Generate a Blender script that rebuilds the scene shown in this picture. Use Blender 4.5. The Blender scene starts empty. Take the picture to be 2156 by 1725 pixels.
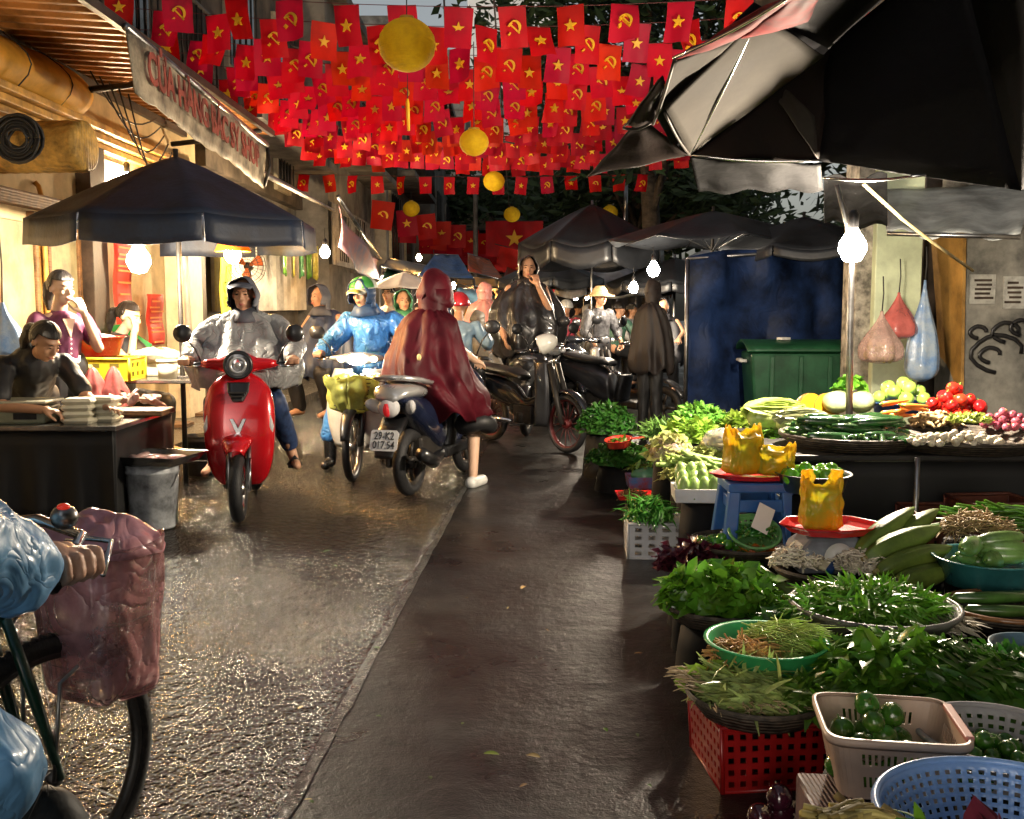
import bpy, math, random
from math import sin, cos, pi, radians as R, sqrt, atan2, floor
from mathutils import Vector, Matrix, Euler, noise as NZ
import numpy as np
V = Vector
SC = bpy.context.scene
COL = SC.collection
rng = random.Random(7)
CAMZ, PITCH, FPX = 1.42, R(5.75), 2159.0
def ray(x, y):
    u = (x-1078)/FPX; v = (862.5-y)/FPX
    return V((u, cos(PITCH)+v*sin(PITCH), v*cos(PITCH)-sin(PITCH)))
def P(x, y, Y):            # point seen at photo pixel (x, y) and standing Y metres up the street
    d = ray(x, y); return V((0, 0, CAMZ)) + d*(Y/d.y)
def G(x, y, z=0.0):        # point seen at photo pixel (x, y) on the level z
    d = ray(x, y); return V((0, 0, CAMZ)) + d*((z-CAMZ)/d.z)

# ---------------------------------------------------------------- objects
def tag(o, label=None, cat=None, group=None, kind=None):
    if label: o['label'] = label
    if cat: o['category'] = cat
    if group: o['group'] = group
    if kind: o['kind'] = kind
    return o
def thing(name, label, cat, loc=(0, 0, 0), rz=0.0, group=None, rx=0, ry=0):
    o = bpy.data.objects.new(name, None); COL.objects.link(o)
    o.empty_display_size = .1
    o.location = loc; o.rotation_euler = (rx, ry, rz)
    return tag(o, label, cat, group)
def mat_of(o):
    return Matrix.Translation(o.location) @ o.rotation_euler.to_matrix().to_4x4() @ Matrix.Diagonal(tuple(o.scale)+(1,))
def dup(root, loc=None, rz=None, label=None, sc=None, rot=None):
    r = root.copy(); COL.objects.link(r)
    if loc is not None: r.location = loc
    if rz is not None: r.rotation_euler = (0, 0, rz)
    if rot is not None: r.rotation_euler = rot
    if sc is not None: r.scale = (sc, sc, sc) if not hasattr(sc, '__len__') else sc
    if label: r['label'] = label
    for ch in list(root.children):
        c = ch.copy(); COL.objects.link(c); c.parent = r
        for g in ch.children:
            d = g.copy(); COL.objects.link(d); d.parent = c
    return r

class MB:
    def __init__(s, root=None):
        s.v = []; s.f = []; s.r = []; s.T = Matrix.Identity(4); s.cur = 0.5
        s.inv = None
        if root is not None:
            m = mat_of(root); p = root.parent
            while p is not None: m = mat_of(p) @ m; p = p.parent
            s.inv = m.inverted()
    def at(s, loc=(0, 0, 0), rot=(0, 0, 0), sc=1.0):
        m = Matrix.Translation(loc) @ Euler(rot).to_matrix().to_4x4()
        s.T = m @ (Matrix.Diagonal((sc, sc, sc, 1)) if not hasattr(sc, '__len__') else Matrix.Diagonal(tuple(sc)+(1,)))
        return s
    def pt(s, p):
        s.v.append(s.T @ V(p)); s.r.append(s.cur); return len(s.v)-1
    def face(s, *i): s.f.append(tuple(i))
    def poly(s, pts): s.f.append(tuple([s.pt(p) for p in pts])); return s
    def box(s, c, d, rz=0.0, rot=None, tp=1.0):
        m = Euler(rot).to_matrix() if rot else Matrix.Rotation(rz, 3, 'Z')
        q = []
        for k in (-1, 1):
            for j in (-1, 1):
                for i in (-1, 1):
                    t = tp if k > 0 else 1.0
                    q.append(s.pt(V(c) + m @ V((i*d[0]/2*t, j*d[1]/2*t, k*d[2]/2))))
        for a in ((0, 2, 3, 1), (4, 5, 7, 6), (0, 1, 5, 4), (2, 6, 7, 3), (0, 4, 6, 2), (1, 3, 7, 5)):
            s.f.append(tuple(q[i] for i in a))
        return s
    def rings(s, rs, cap=True, closed=True):
        ids = [[s.pt(p) for p in r] for r in rs]; n = len(ids[0])
        for a, b in zip(ids, ids[1:]):
            for i in range(n if closed else n-1):
                j = (i+1) % n; s.f.append((a[i], a[j], b[j], b[i]))
        if cap and closed:
            s.f.append(tuple(reversed(ids[0]))); s.f.append(tuple(ids[-1]))
        return ids
    def tube(s, pts, r, n=8, cap=True, flat=None):
        pts = [V(p) for p in pts]; m = len(pts)
        rr = r if hasattr(r, '__len__') else [r]*m
        rs = []; up = None
        for i, p in enumerate(pts):
            t = (pts[min(i+1, m-1)] - pts[max(i-1, 0)])
            if t.length < 1e-9: t = V((0, 0, 1))
            t.normalize()
            if up is None:
                up = V((0, 0, 1)) if abs(t.z) < .9 else V((1, 0, 0))
            a = up - t*up.dot(t)
            if a.length < 1e-4: a = t.orthogonal()
            a.normalize(); b = t.cross(a); up = a
            k = flat or 1.0
            rs.append([p + (a*cos(2*pi*j/n) + b*sin(2*pi*j/n)*k)*rr[i] for j in range(n)])
        s.rings(rs, cap); return s
    def lathe(s, prof, n=24, c=(0, 0, 0), ax='z', skip=None, a0=0, a1=2*pi, cap=False, wob=None):
        c = V(c); full = abs(a1-a0-2*pi) < 1e-6
        m = n if full else n+1; ids = []
        for (r, z) in prof:
            row = []
            for i in range(m):
                a = a0+(a1-a0)*i/n; q = wob(a, z) if wob else 1.0
                p = V((r*cos(a)*q, r*sin(a)*q, z))
                if ax == 'y': p = V((p.x, p.z, p.y))
                if ax == 'x': p = V((p.z, p.x, p.y))
                row.append(s.pt(c+p))
            ids.append(row)
        for j in range(len(ids)-1):
            for i in range(n):
                if skip and skip(i, j): continue
                k = (i+1) % m if full else i+1
                s.f.append((ids[j][i], ids[j][k], ids[j+1][k], ids[j+1][i]))
        if cap: s.f.append(tuple(reversed(ids[0]))); s.f.append(tuple(ids[-1]))
        return s
    def ell(s, c, r, n=12, m=8, rot=None, e=None):
        M3 = Euler(rot).to_matrix() if rot else Matrix.Identity(3)
        r = r if hasattr(r, '__len__') else (r, r, r); c = V(c)
        top = s.pt(c+M3 @ V((0, 0, r[2]))); bot = s.pt(c+M3 @ V((0, 0, -r[2]))); ids = []
        for j in range(1, m):
            t = pi*j/m
            ids.append([s.pt(c+M3 @ V((r[0]*sin(t)*cos(2*pi*i/n), r[1]*sin(t)*sin(2*pi*i/n), r[2]*cos(t)))) for i in range(n)])
        for i in range(n):
            k = (i+1) % n; s.f.append((top, ids[0][i], ids[0][k])); s.f.append((bot, ids[-1][k], ids[-1][i]))
        for a, b in zip(ids, ids[1:]):
            for i in range(n):
                k = (i+1) % n; s.f.append((a[i], b[i], b[k], a[k]))
        return s
    def surf(s, fn, nu, nv, skip=None):
        ids = [[s.pt(fn(i/nu, j/nv)) for i in range(nu+1)] for j in range(nv+1)]
        for j in range(nv):
            for i in range(nu):
                if skip and skip(i, j): continue
                s.f.append((ids[j][i], ids[j][i+1], ids[j+1][i+1], ids[j+1][i]))
        return s
    def quad(s, a, b, c, d, nu=1, nv=1, skip=None, wob=None):
        a, b, c, d = V(a), V(b), V(c), V(d)
        def fn(u, v):
            p = (a.lerp(b, u)).lerp(d.lerp(c, u), v)
            return p + wob(u, v) if wob else p
        return s.surf(fn, nu, nv, skip)
    def plate(s, out, c, th, U=(1, 0, 0), W=(0, 0, 1)):      # extruded 2D outline
        U, W, c = V(U), V(W), V(c); N = U.cross(W).normalized()
        a = [s.pt(c+U*x+W*y-N*th/2) for x, y in out]; b = [s.pt(c+U*x+W*y+N*th/2) for x, y in out]
        s.f.append(tuple(a)); s.f.append(tuple(reversed(b))); n = len(a)
        for i in range(n): k = (i+1) % n; s.f.append((a[i], b[i], b[k], a[k]))
        return s
    def mesh(s, name, smooth=True):
        me = bpy.data.meshes.new(name)
        vs = [s.inv @ p for p in s.v] if s.inv is not None else s.v
        me.from_pydata([tuple(p) for p in vs], [], s.f)
        at = me.attributes.new('rnd', 'FLOAT', 'POINT'); at.data.foreach_set('value', s.r)
        if smooth: me.polygons.foreach_set('use_smooth', [True]*len(me.polygons))
        me.update(); return me
    def build(s, name, mat, parent=None, smooth=True, bev=0, sol=0, sub=0, smang=None, loc=None, off=0, fix=True):
        if parent is None and loc is None and s.v and s.inv is None:
            xs = [p.x for p in s.v]; ys = [p.y for p in s.v]; loc = V(((min(xs)+max(xs))/2, (min(ys)+max(ys))/2, min(p.z for p in s.v)))
            s.v = [p-loc for p in s.v]
        me = s.mesh(name, smooth)
        if fix:
            import bmesh
            bm = bmesh.new(); bm.from_mesh(me); bmesh.ops.recalc_face_normals(bm, faces=bm.faces); bm.to_mesh(me); bm.free()
        o = bpy.data.objects.new(name, me); COL.objects.link(o)
        me.materials.append(mat)
        if parent is not None: o.parent = parent
        if loc is not None: o.location = loc
        if sol: m = o.modifiers.new('s', 'SOLIDIFY'); m.thickness = sol; m.offset = off
        if bev: m = o.modifiers.new('b', 'BEVEL'); m.width = bev; m.segments = 2; m.limit_method = 'ANGLE'; m.angle_limit = R(40)
        if sub: m = o.modifiers.new('u', 'SUBSURF'); m.levels = sub; m.render_levels = sub
        return o
def sm(x): x = max(0., min(1., x)); return x*x*(3-2*x)
def lerp(a, b, t): return a+(b-a)*t
def cr(pts, n):             # Catmull-Rom through tuples
    out = []; m = len(pts)
    for i in range(m-1):
        a, b, c, d = pts[max(i-1, 0)], pts[i], pts[i+1], pts[min(i+2, m-1)]
        for k in range(n):
            t = k/n
            out.append(tuple(.5*((2*q)+(-p+r)*t+(2*p-5*q+4*r-w)*t*t+(-p+3*q-3*r+w)*t**3) for p, q, r, w in zip(a, b, c, d)))
    out.append(tuple(pts[-1])); return out
def n3(x, y, z): return NZ.noise(V((x, y, z)))

# ---------------------------------------------------------------- materials
MC = {}
def M(name, col, rough=.5, metal=0., var=.15, vs=5., bump=0., bs=40., coat=0., trans=0., emit=None, es=0., alpha=1., transl=0., rand=0., col2=None, spec=.5, wave=None, bd=.01, ior=1.45, crease=0):
    if name in MC: return MC[name]
    m = bpy.data.materials.new(name); m.use_nodes = True; MC[name] = m
    nt = m.node_tree; N = nt.nodes; L = nt.links; b = N['Principled BSDF']; out = N['Material Output']
    b.inputs['Roughness'].default_value = rough; b.inputs['Metallic'].default_value = metal
    b.inputs['Coat Weight'].default_value = coat; b.inputs['Coat Roughness'].default_value = .06
    b.inputs['Transmission Weight'].default_value = trans; b.inputs['Alpha'].default_value = alpha
    b.inputs['Specular IOR Level'].default_value = spec; b.inputs['IOR'].default_value = ior
    tc = N.new('ShaderNodeTexCoord')
    c2 = col2 or tuple(max(0, c*(1-var*1.6)) for c in col); c1 = tuple(min(1, c*(1+var)) for c in col) if not col2 else col
    nz = N.new('ShaderNodeTexNoise'); nz.inputs['Scale'].default_value = vs; nz.inputs['Detail'].default_value = 6; nz.inputs['Roughness'].default_value = .65
    L.new(tc.outputs['Object'], nz.inputs['Vector'])
    ra = N.new('ShaderNodeValToRGB'); ra.color_ramp.elements[0].position = .36; ra.color_ramp.elements[1].position = .64
    ra.color_ramp.elements[0].color = (*c2, 1); ra.color_ramp.elements[1].color = (*c1, 1)
    L.new(nz.outputs['Fac'], ra.inputs['Fac']); src = ra.outputs['Color']
    if rand:
        at = N.new('ShaderNodeAttribute'); at.attribute_name = 'rnd'
        oi = N.new('ShaderNodeObjectInfo')
        ad = N.new('ShaderNodeMath'); ad.operation = 'ADD'; L.new(at.outputs['Fac'], ad.inputs[0]); L.new(oi.outputs['Random'], ad.inputs[1])
        mr = N.new('ShaderNodeMapRange'); mr.inputs[1].default_value = 0; mr.inputs[2].default_value = 2; mr.inputs[3].default_value = 1-rand; mr.inputs[4].default_value = 1+rand
        L.new(ad.outputs[0], mr.inputs[0])
        hs = N.new('ShaderNodeHueSaturation'); L.new(mr.outputs[0], hs.inputs['Value']); L.new(src, hs.inputs['Color'])
        m2 = N.new('ShaderNodeMapRange'); m2.inputs[1].default_value = 0; m2.inputs[2].default_value = 2; m2.inputs[3].default_value = .5-rand*.05; m2.inputs[4].default_value = .5+rand*.05
        L.new(ad.outputs[0], m2.inputs[0]); L.new(m2.outputs[0], hs.inputs['Hue']); src = hs.outputs['Color']
    L.new(src, b.inputs['Base Color'])
    rm = N.new('ShaderNodeMapRange'); rm.inputs[3].default_value = max(.02, rough*.75); rm.inputs[4].default_value = min(1, rough*1.3)
    L.new(nz.outputs['Fac'], rm.inputs[0]); L.new(rm.outputs[0], b.inputs['Roughness'])
    if bump:
        if wave:
            bt = N.new('ShaderNodeTexWave'); bt.bands_direction = wave; bt.inputs['Scale'].default_value = bs; bt.inputs['Distortion'].default_value = 1.2; bt.inputs['Detail'].default_value = 1
        else:
            bt = N.new('ShaderNodeTexNoise'); bt.inputs['Scale'].default_value = bs; bt.inputs['Detail'].default_value = 4
        L.new(tc.outputs['Object'], bt.inputs['Vector']); hsrc = bt.outputs['Fac']
        if crease:          # sharp folds: ridged noise
            bt.inputs['Distortion'].default_value = 1.2; bt.inputs['Detail'].default_value = 2.5
            s1 = N.new('ShaderNodeMath'); s1.operation = 'SUBTRACT'; s1.inputs[1].default_value = .5; L.new(hsrc, s1.inputs[0])
            s2 = N.new('ShaderNodeMath'); s2.operation = 'ABSOLUTE'; L.new(s1.outputs[0], s2.inputs[0])
            s3 = N.new('ShaderNodeMath'); s3.operation = 'POWER'; s3.inputs[1].default_value = .6; L.new(s2.outputs[0], s3.inputs[0]); hsrc = s3.outputs[0]
        bp = N.new('ShaderNodeBump'); bp.inputs['Strength'].default_value = bump; bp.inputs['Distance'].default_value = bd
        L.new(hsrc, bp.inputs['Height']); L.new(bp.outputs['Normal'], b.inputs['Normal'])
        L.new(bp.outputs['Normal'], b.inputs['Coat Normal'])
    if emit: b.inputs['Emission Color'].default_value = (*emit, 1); b.inputs['Emission Strength'].default_value = es
    if transl:
        tr = N.new('ShaderNodeBsdfTranslucent'); L.new(src, tr.inputs['Color'])
        mx = N.new('ShaderNodeMixShader'); mx.inputs[0].default_value = transl
        L.new(b.outputs[0], mx.inputs[1]); L.new(tr.outputs[0], mx.inputs[2]); L.new(mx.outputs[0], out.inputs['Surface'])
    return m
TS = bpy.data.scenes.new('workbench'); TD = {}
def baked(o):
    TS.collection.objects.link(o); vl = TS.view_layers[0]; vl.update()
    me = bpy.data.meshes.new_from_object(o.evaluated_get(vl.depsgraph)); return me
def txt(s, size, depth=.002, bold=0.0):
    c = bpy.data.curves.new('writing', 'FONT'); c.body = s; c.size = size; c.extrude = depth; c.offset = bold; c.resolution_u = 3
    c.align_x = 'CENTER'; c.align_y = 'CENTER'
    o = bpy.data.objects.new('writing', c); me = baked(o)
    bpy.data.objects.remove(o); bpy.data.curves.remove(c); return me
def put_mesh(name, me, mat, parent, M4=None):
    if M4 is not None: me.transform(M4)
    me.materials.clear(); me.materials.append(mat)
    o = bpy.data.objects.new(name, me); COL.objects.link(o); o.parent = parent
    return o
def basis(c, U, W):        # matrix with local x=U, y=W, origin c
    U = V(U).normalized(); W = V(W).normalized(); N = U.cross(W)
    m = Matrix((U, W, N)).transposed().to_4x4(); m.translation = V(c); return m

# ---- palette
black = M('black_plastic', (.012, .012, .013), .35, var=.3, coat=.3)
rubber = M('rubber', (.014, .014, .015), .6, var=.3, bump=.3, bs=90)
chrome = M('chrome', (.75, .75, .75), .18, 1, var=.1)
steel = M('dull_steel', (.34, .34, .34), .32, 1, var=.25)
ironm = M('dark_iron', (.05, .045, .04), .5, .6, var=.3)
skin = M('skin', (.46, .25, .15), .45, var=.08, bump=.05, bs=150)
skin2 = M('skin_fair', (.62, .40, .27), .42, var=.06)
hairm = M('hair', (.012, .009, .008), .38, var=.4, vs=30, bump=.5, bs=60, wave='X')
darkeye = M('eye_dark', (.01, .008, .006), .1, var=.1)
lipm = M('lips', (.38, .12, .09), .4, var=.05)
whitep = M('white_plastic', (.62, .61, .57), .35, var=.12)
rope = M('cord', (.03, .03, .03), .7)
# ---------------------------------------------------------------- figures
def remesh(mb, vox, it=3, fold=0., fs=9., seed=0, name='m'):
    me = mb.mesh(name); o = bpy.data.objects.new('tmp', me)
    m = o.modifiers.new('r', 'REMESH'); m.mode = 'VOXEL'; m.voxel_size = vox; m.use_smooth_shade = True
    if it: k = o.modifiers.new('s', 'SMOOTH'); k.iterations = it; k.factor = .5
    out = baked(o)
    bpy.data.objects.remove(o); bpy.data.meshes.remove(me)
    if fold:
        k_ = len(out.vertices); co_ = np.empty(k_*3, 'f'); out.vertices.foreach_get('co', co_); nn = np.empty(k_*3, 'f'); out.vertex_normals.foreach_get('vector', nn)
        co_ = co_.reshape(-1, 3); nn = nn.reshape(-1, 3); qq = np.empty(k_)
        for i_, (x_, y_, z_) in enumerate(co_.tolist()):
            p = V((x_, y_, z_))
            q = n3(p.x*fs+seed, p.y*fs, p.z*fs*.45) + .5*n3(p.x*fs*2.3, p.y*fs*2.3+seed, p.z*fs*1.1)
            q += .5*(1-2*abs(n3(p.x*fs*1.3, p.y*fs*1.3, p.z*fs*.5+seed*2)))
            qq[i_] = q*fold
        co_ = co_+nn*qq[:, None]; out.vertices.foreach_set('co', co_.astype('f').ravel())
    out.polygons.foreach_set('use_smooth', [True]*len(out.polygons)); out.update()
    return out
def mobj(name, me, mat, parent):
    me.name = name; me.materials.clear(); me.materials.append(mat)
    o = bpy.data.objects.new(name, me); COL.objects.link(o); o.parent = parent; return o
def cap(mb, p0, p1, r0, r1=None, fl=1.0):
    r1 = r0 if r1 is None else r1; p0 = V(p0); p1 = V(p1); d = p1-p0
    if d.length < 1e-5: mb.ell(p0, r0); return
    t = d.normalized(); pts = []; rs = []
    for k in range(5):
        a = pi/2*(1-k/4.0); pts.append(p0-t*r0*sin(a)); rs.append(max(.0015, r0*cos(a)))
    for k in range(1, 5):
        a = pi/2*k/4.0; pts.append(p1+t*r1*sin(a)); rs.append(max(.0015, r1*cos(a)))
    pts.insert(5, p1); rs.insert(5, r1)
    mb.tube(pts, rs, 12, flat=fl)
def chain(mb, pts, rs):
    for a, b, r, q in zip(pts, pts[1:], rs, rs[1:]): cap(mb, a, b, r, q)
def head(mb, c, yaw=0., pitch=0., s=1.0, roll=0., jaw=1.0):
    """c = centre of the skull; faces -Y at yaw 0"""
    m = Matrix.Translation(V(c)) @ Euler((pitch, roll, yaw)).to_matrix().to_4x4() @ Matrix.Scale(s, 4)
    old = mb.T; mb.T = old @ m
    mb.ell((0, .012, .028), (.074, .092, .092), 20, 14)
    mb.ell((0, -.028, -.035), (.060*jaw, .062, .082), 18, 12)
    mb.ell((0, -.055, -.092), (.026, .022, .022), 10, 8)
    mb.ell((0, -.068, .035), (.052, .022, .014), 12, 6)       # brow
    cap(mb, (0, -.086, .018), (0, -.108, -.022), .008, .0125)  # nose
    mb.ell((-.011, -.096, -.027), .009, 8, 6); mb.ell((.011, -.096, -.027), .009, 8, 6)
    for e in (-1, 1):
        mb.ell((e*.040, -.066, -.022), (.020, .020, .022), 10, 8)   # cheek
        mb.ell((e*.031, -.080, .008), (.015, .009, .0075), 10, 6)    # lid
        mb.ell((e*.079, .01, -.005), (.010, .020, .030), 10, 8)     # ear
    mb.ell((0, -.092, -.056), (.022, .009, .006), 12, 6); mb.ell((0, -.090, -.067), (.019, .009, .0065), 12, 6)
    mb.T = old
    return m
def face_bits(root, m, T=None):
    """dark eyes, brows and lips on the head whose matrix is m"""
    for k in (-1, 1):
        e = MB(); e.T = m; e.ell((k*.031, -.0885, .008), (.0105, .0035, .0042), 10, 6)
        e.build('eye', darkeye, root); e = MB(); e.T = m
        e.tube([(k*.014, -.094, .028), (k*.032, -.092, .034), (k*.05, -.080, .030)], [.003, .004, .002], 6)
        e.build('eyebrow', hairm, root)
    l = MB(); l.T = m
    l.tube([(-.024, -.092, -.0605), (-.008, -.1005, -.058), (0, -.1005, -.0595), (.008, -.1005, -.058), (.024, -.092, -.0605)], [.002, .0045, .004, .0045, .002], 8)
    l.ell((0, -.098, -.066), (.015, .0045, .0045), 10, 6)
    l.build('lips', lipm, root)
def hand(mb, w, fwd, palm, curl=.35, side=1, s=1.0, spread=.12):
    """w wrist, fwd along the fingers, palm = where the palm faces"""
    w = V(w); f = V(fwd).normalized(); p = V(palm); p = (p-f*p.dot(f)).normalized(); a = f.cross(p)*side
    old = mb.T
    def L(x, y, z): return w + (a*x + f*y + p*z)*s
    cap(mb, L(0, -.02, 0), L(0, .02, 0), .024*s, .026*s)
    for x in (-.028, -.010, .010, .028): cap(mb, L(x*.7, .02, 0), L(x, .080, .004), .014*s, .0115*s)
    for x, ln, sp in ((-.031, .060, -1.6), (-.011, .074, -.5), (.010, .080, .4), (.030, .070, 1.4)):
        q = L(x, .082, .004); ang = 0; d = 0; r = .0098*s
        yy, zz, xx = .082, .004, x
        for k, seg in enumerate((.45, .32, .26)):
            ang += curl*(1.0, 1.2, .8)[k]
            ny = yy+cos(ang)*ln*seg; nz_ = zz+sin(ang)*ln*seg; nx = xx+sp*spread*ln*seg
            cap(mb, L(xx, yy, zz), L(nx, ny, nz_), r*(1-.1*k), r*(.9-.1*k)); xx, yy, zz = nx, ny, nz_
    t0 = L(.022, .015, .006); t1 = L(.050, .045, .018+.01*curl); t2 = L(.056, .072, .030+.02*curl); t3 = L(.050, .094, .038+.035*curl)
    cap(mb, t0, t1, .016*s, .0125*s); cap(mb, t1, t2, .012*s, .011*s); cap(mb, t2, t3, .011*s, .009*s)
def shoe(mb, c, d, s=1.0):
    c = V(c); d = V(d).normalized()
    cap(mb, c+V((0, 0, .045)), c+d*.16*s+V((0, 0, .025)), .042*s, .03*s); cap(mb, c+d*.02+V((0, 0, .03)), c-d*.04+V((0, 0, .035)), .035*s, .035*s)
def drape(name, mat, parent, rs, n=110, folds=9, seed=0, sub=5, th=.004, top=True, jit=.004, trans=None):
    """hanging cloth: rs = (cx, cy, z, rx, ry, fold depth)"""
    rr = cr(rs, sub); mb = MB(); out = []
    if trans is not None: mb.T = trans
    for k, (cx, cy, z, rx, ry, fd) in enumerate(rr):
        row = []
        for i in range(n):
            a = 2*pi*i/n
            f = sin(a*folds+seed+1.3*sin(a*2+seed)+z*1.5)*.5 + .35*sin(a*(folds*2-3)+seed*2+z*3)
            f += 1.1*n3(cos(a)*1.8+seed, sin(a)*1.8, z*2.2)
            f += .5*(1-2.2*abs(n3(cos(a)*3+seed, sin(a)*3, z*5)))
            q = 1+f*fd
            row.append((cx+rx*cos(a)*q, cy+ry*sin(a)*q, z+f*fd*.25+jit*n3(a*3, z*9, seed)))
        out.append(row)
    mb.rings(out, cap=False)
    if top: mb.f.append(tuple(range(n))) if False else None
    return mb.build(name, mat, parent, sol=th)
def fig_root(label, loc, rz, group=None, sc=1.0):
    t = thing('person', label, 'person', loc, rz, group); t.scale = (sc, sc, sc); return t
def hood(parent, mat, c, yaw=0., pitch=0., s=1.0, visor=False, name='hood', depth=1.0):
    """open-faced rain hood round a head centred at c, facing -Y"""
    mb = MB(); m = Matrix.Translation(V(c)) @ Euler((pitch, 0, yaw)).to_matrix().to_4x4() @ Matrix.Scale(s, 4); mb.T = m
    def fn(u, v):
        a = -2.35+u*4.7       # angle round the face opening, 0 = top
        q = v*pi*.52
        R0 = .118+.006*sin(a*5)+.008*n3(a*2, v*3, s)
        # rim circle in XZ plane at y=-.085, pole at the back
        r = R0*cos(q)*.82+.001; y = -.095+.225*sin(q)
        x = r*sin(a); z = r*cos(a)*1.25
        if v > .0: x *= 1+.32*sin(v*pi)*.9; z *= 1+.22*sin(v*pi)
        if z < -.05: x *= 1.12
        return (x, y, z+.005)
    mb.surf(fn, 40, 14)
    mb.lathe([(.075, -.09), (.100, -.13), (.135, -.19)], 30, (0, .02, 0), wob=lambda a, z: 1+.05*sin(a*5+z*20))
    mb.lathe([(.104, .03), (.100, -.04), (.094, -.10), (.10, -.135)], 22, (0, .015, 0), a0=-.35, a1=pi+.35)
    o = mb.build(name, mat, parent, sol=.006)
    if visor:
        vb = MB(); vb.T = m
        vb.surf(lambda u, v: ((u-.5)*.19*(1-.25*v*v), -.085-.085*v*(1-(2*u-1)**2*.55), .095-.03*v-.02*(2*u-1)**2), 12, 6)
        vb.build('visor', mat, parent, sol=.005)
    return o
# ---------------------------------------------------------------- camera, sky, ground
cam = bpy.data.cameras.new('camera'); co = bpy.data.objects.new('camera', cam); COL.objects.link(co)
co.location = (0, 0, CAMZ); co.rotation_euler = (pi/2-PITCH, 0, 0)
cam.sensor_width = 36; cam.lens = 36*FPX/2156; cam.clip_start = .05; cam.clip_end = 500
SC.camera = co
W = bpy.data.worlds.new('World'); SC.world = W; W.use_nodes = True
wn = W.node_tree; bg = wn.nodes['Background']
sky = wn.nodes.new('ShaderNodeTexSky'); sky.sky_type = 'NISHITA'; sky.sun_disc = False
SUN_EL, SUN_AZ = 9, 200
sky.sun_elevation = R(SUN_EL); sky.sun_rotation = R(SUN_AZ); sky.air_density = 1.0; sky.dust_density = 4.0; sky.ozone_density = .6
hsv = wn.nodes.new('ShaderNodeHueSaturation'); hsv.inputs['Saturation'].default_value = .35; wn.links.new(sky.outputs[0], hsv.inputs['Color'])
wn.links.new(hsv.outputs[0], bg.inputs['Color']); bg.inputs['Strength'].default_value = .10
sl = bpy.data.lights.new('dusk_sun', 'SUN'); sl.energy = .06; sl.angle = R(20); sl.color = (.85, .9, 1)
so = bpy.data.objects.new('dusk_sun', sl); COL.objects.link(so); so.rotation_euler = (R(90-SUN_EL-40), 0, R(180-SUN_AZ))
SC.view_settings.view_transform = 'Standard'; SC.view_settings.look = 'None'; SC.view_settings.exposure = .35; SC.view_settings.gamma = 1
cy = SC.cycles; cy.volume_bounces = 0; cy.max_bounces = 5; cy.diffuse_bounces = 2; cy.glossy_bounces = 2; cy.transmission_bounces = 4; cy.transparent_max_bounces = 8
cy.caustics_reflective = False; cy.caustics_refractive = False; cy.sample_clamp_indirect = 3; cy.use_denoising = True

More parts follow.
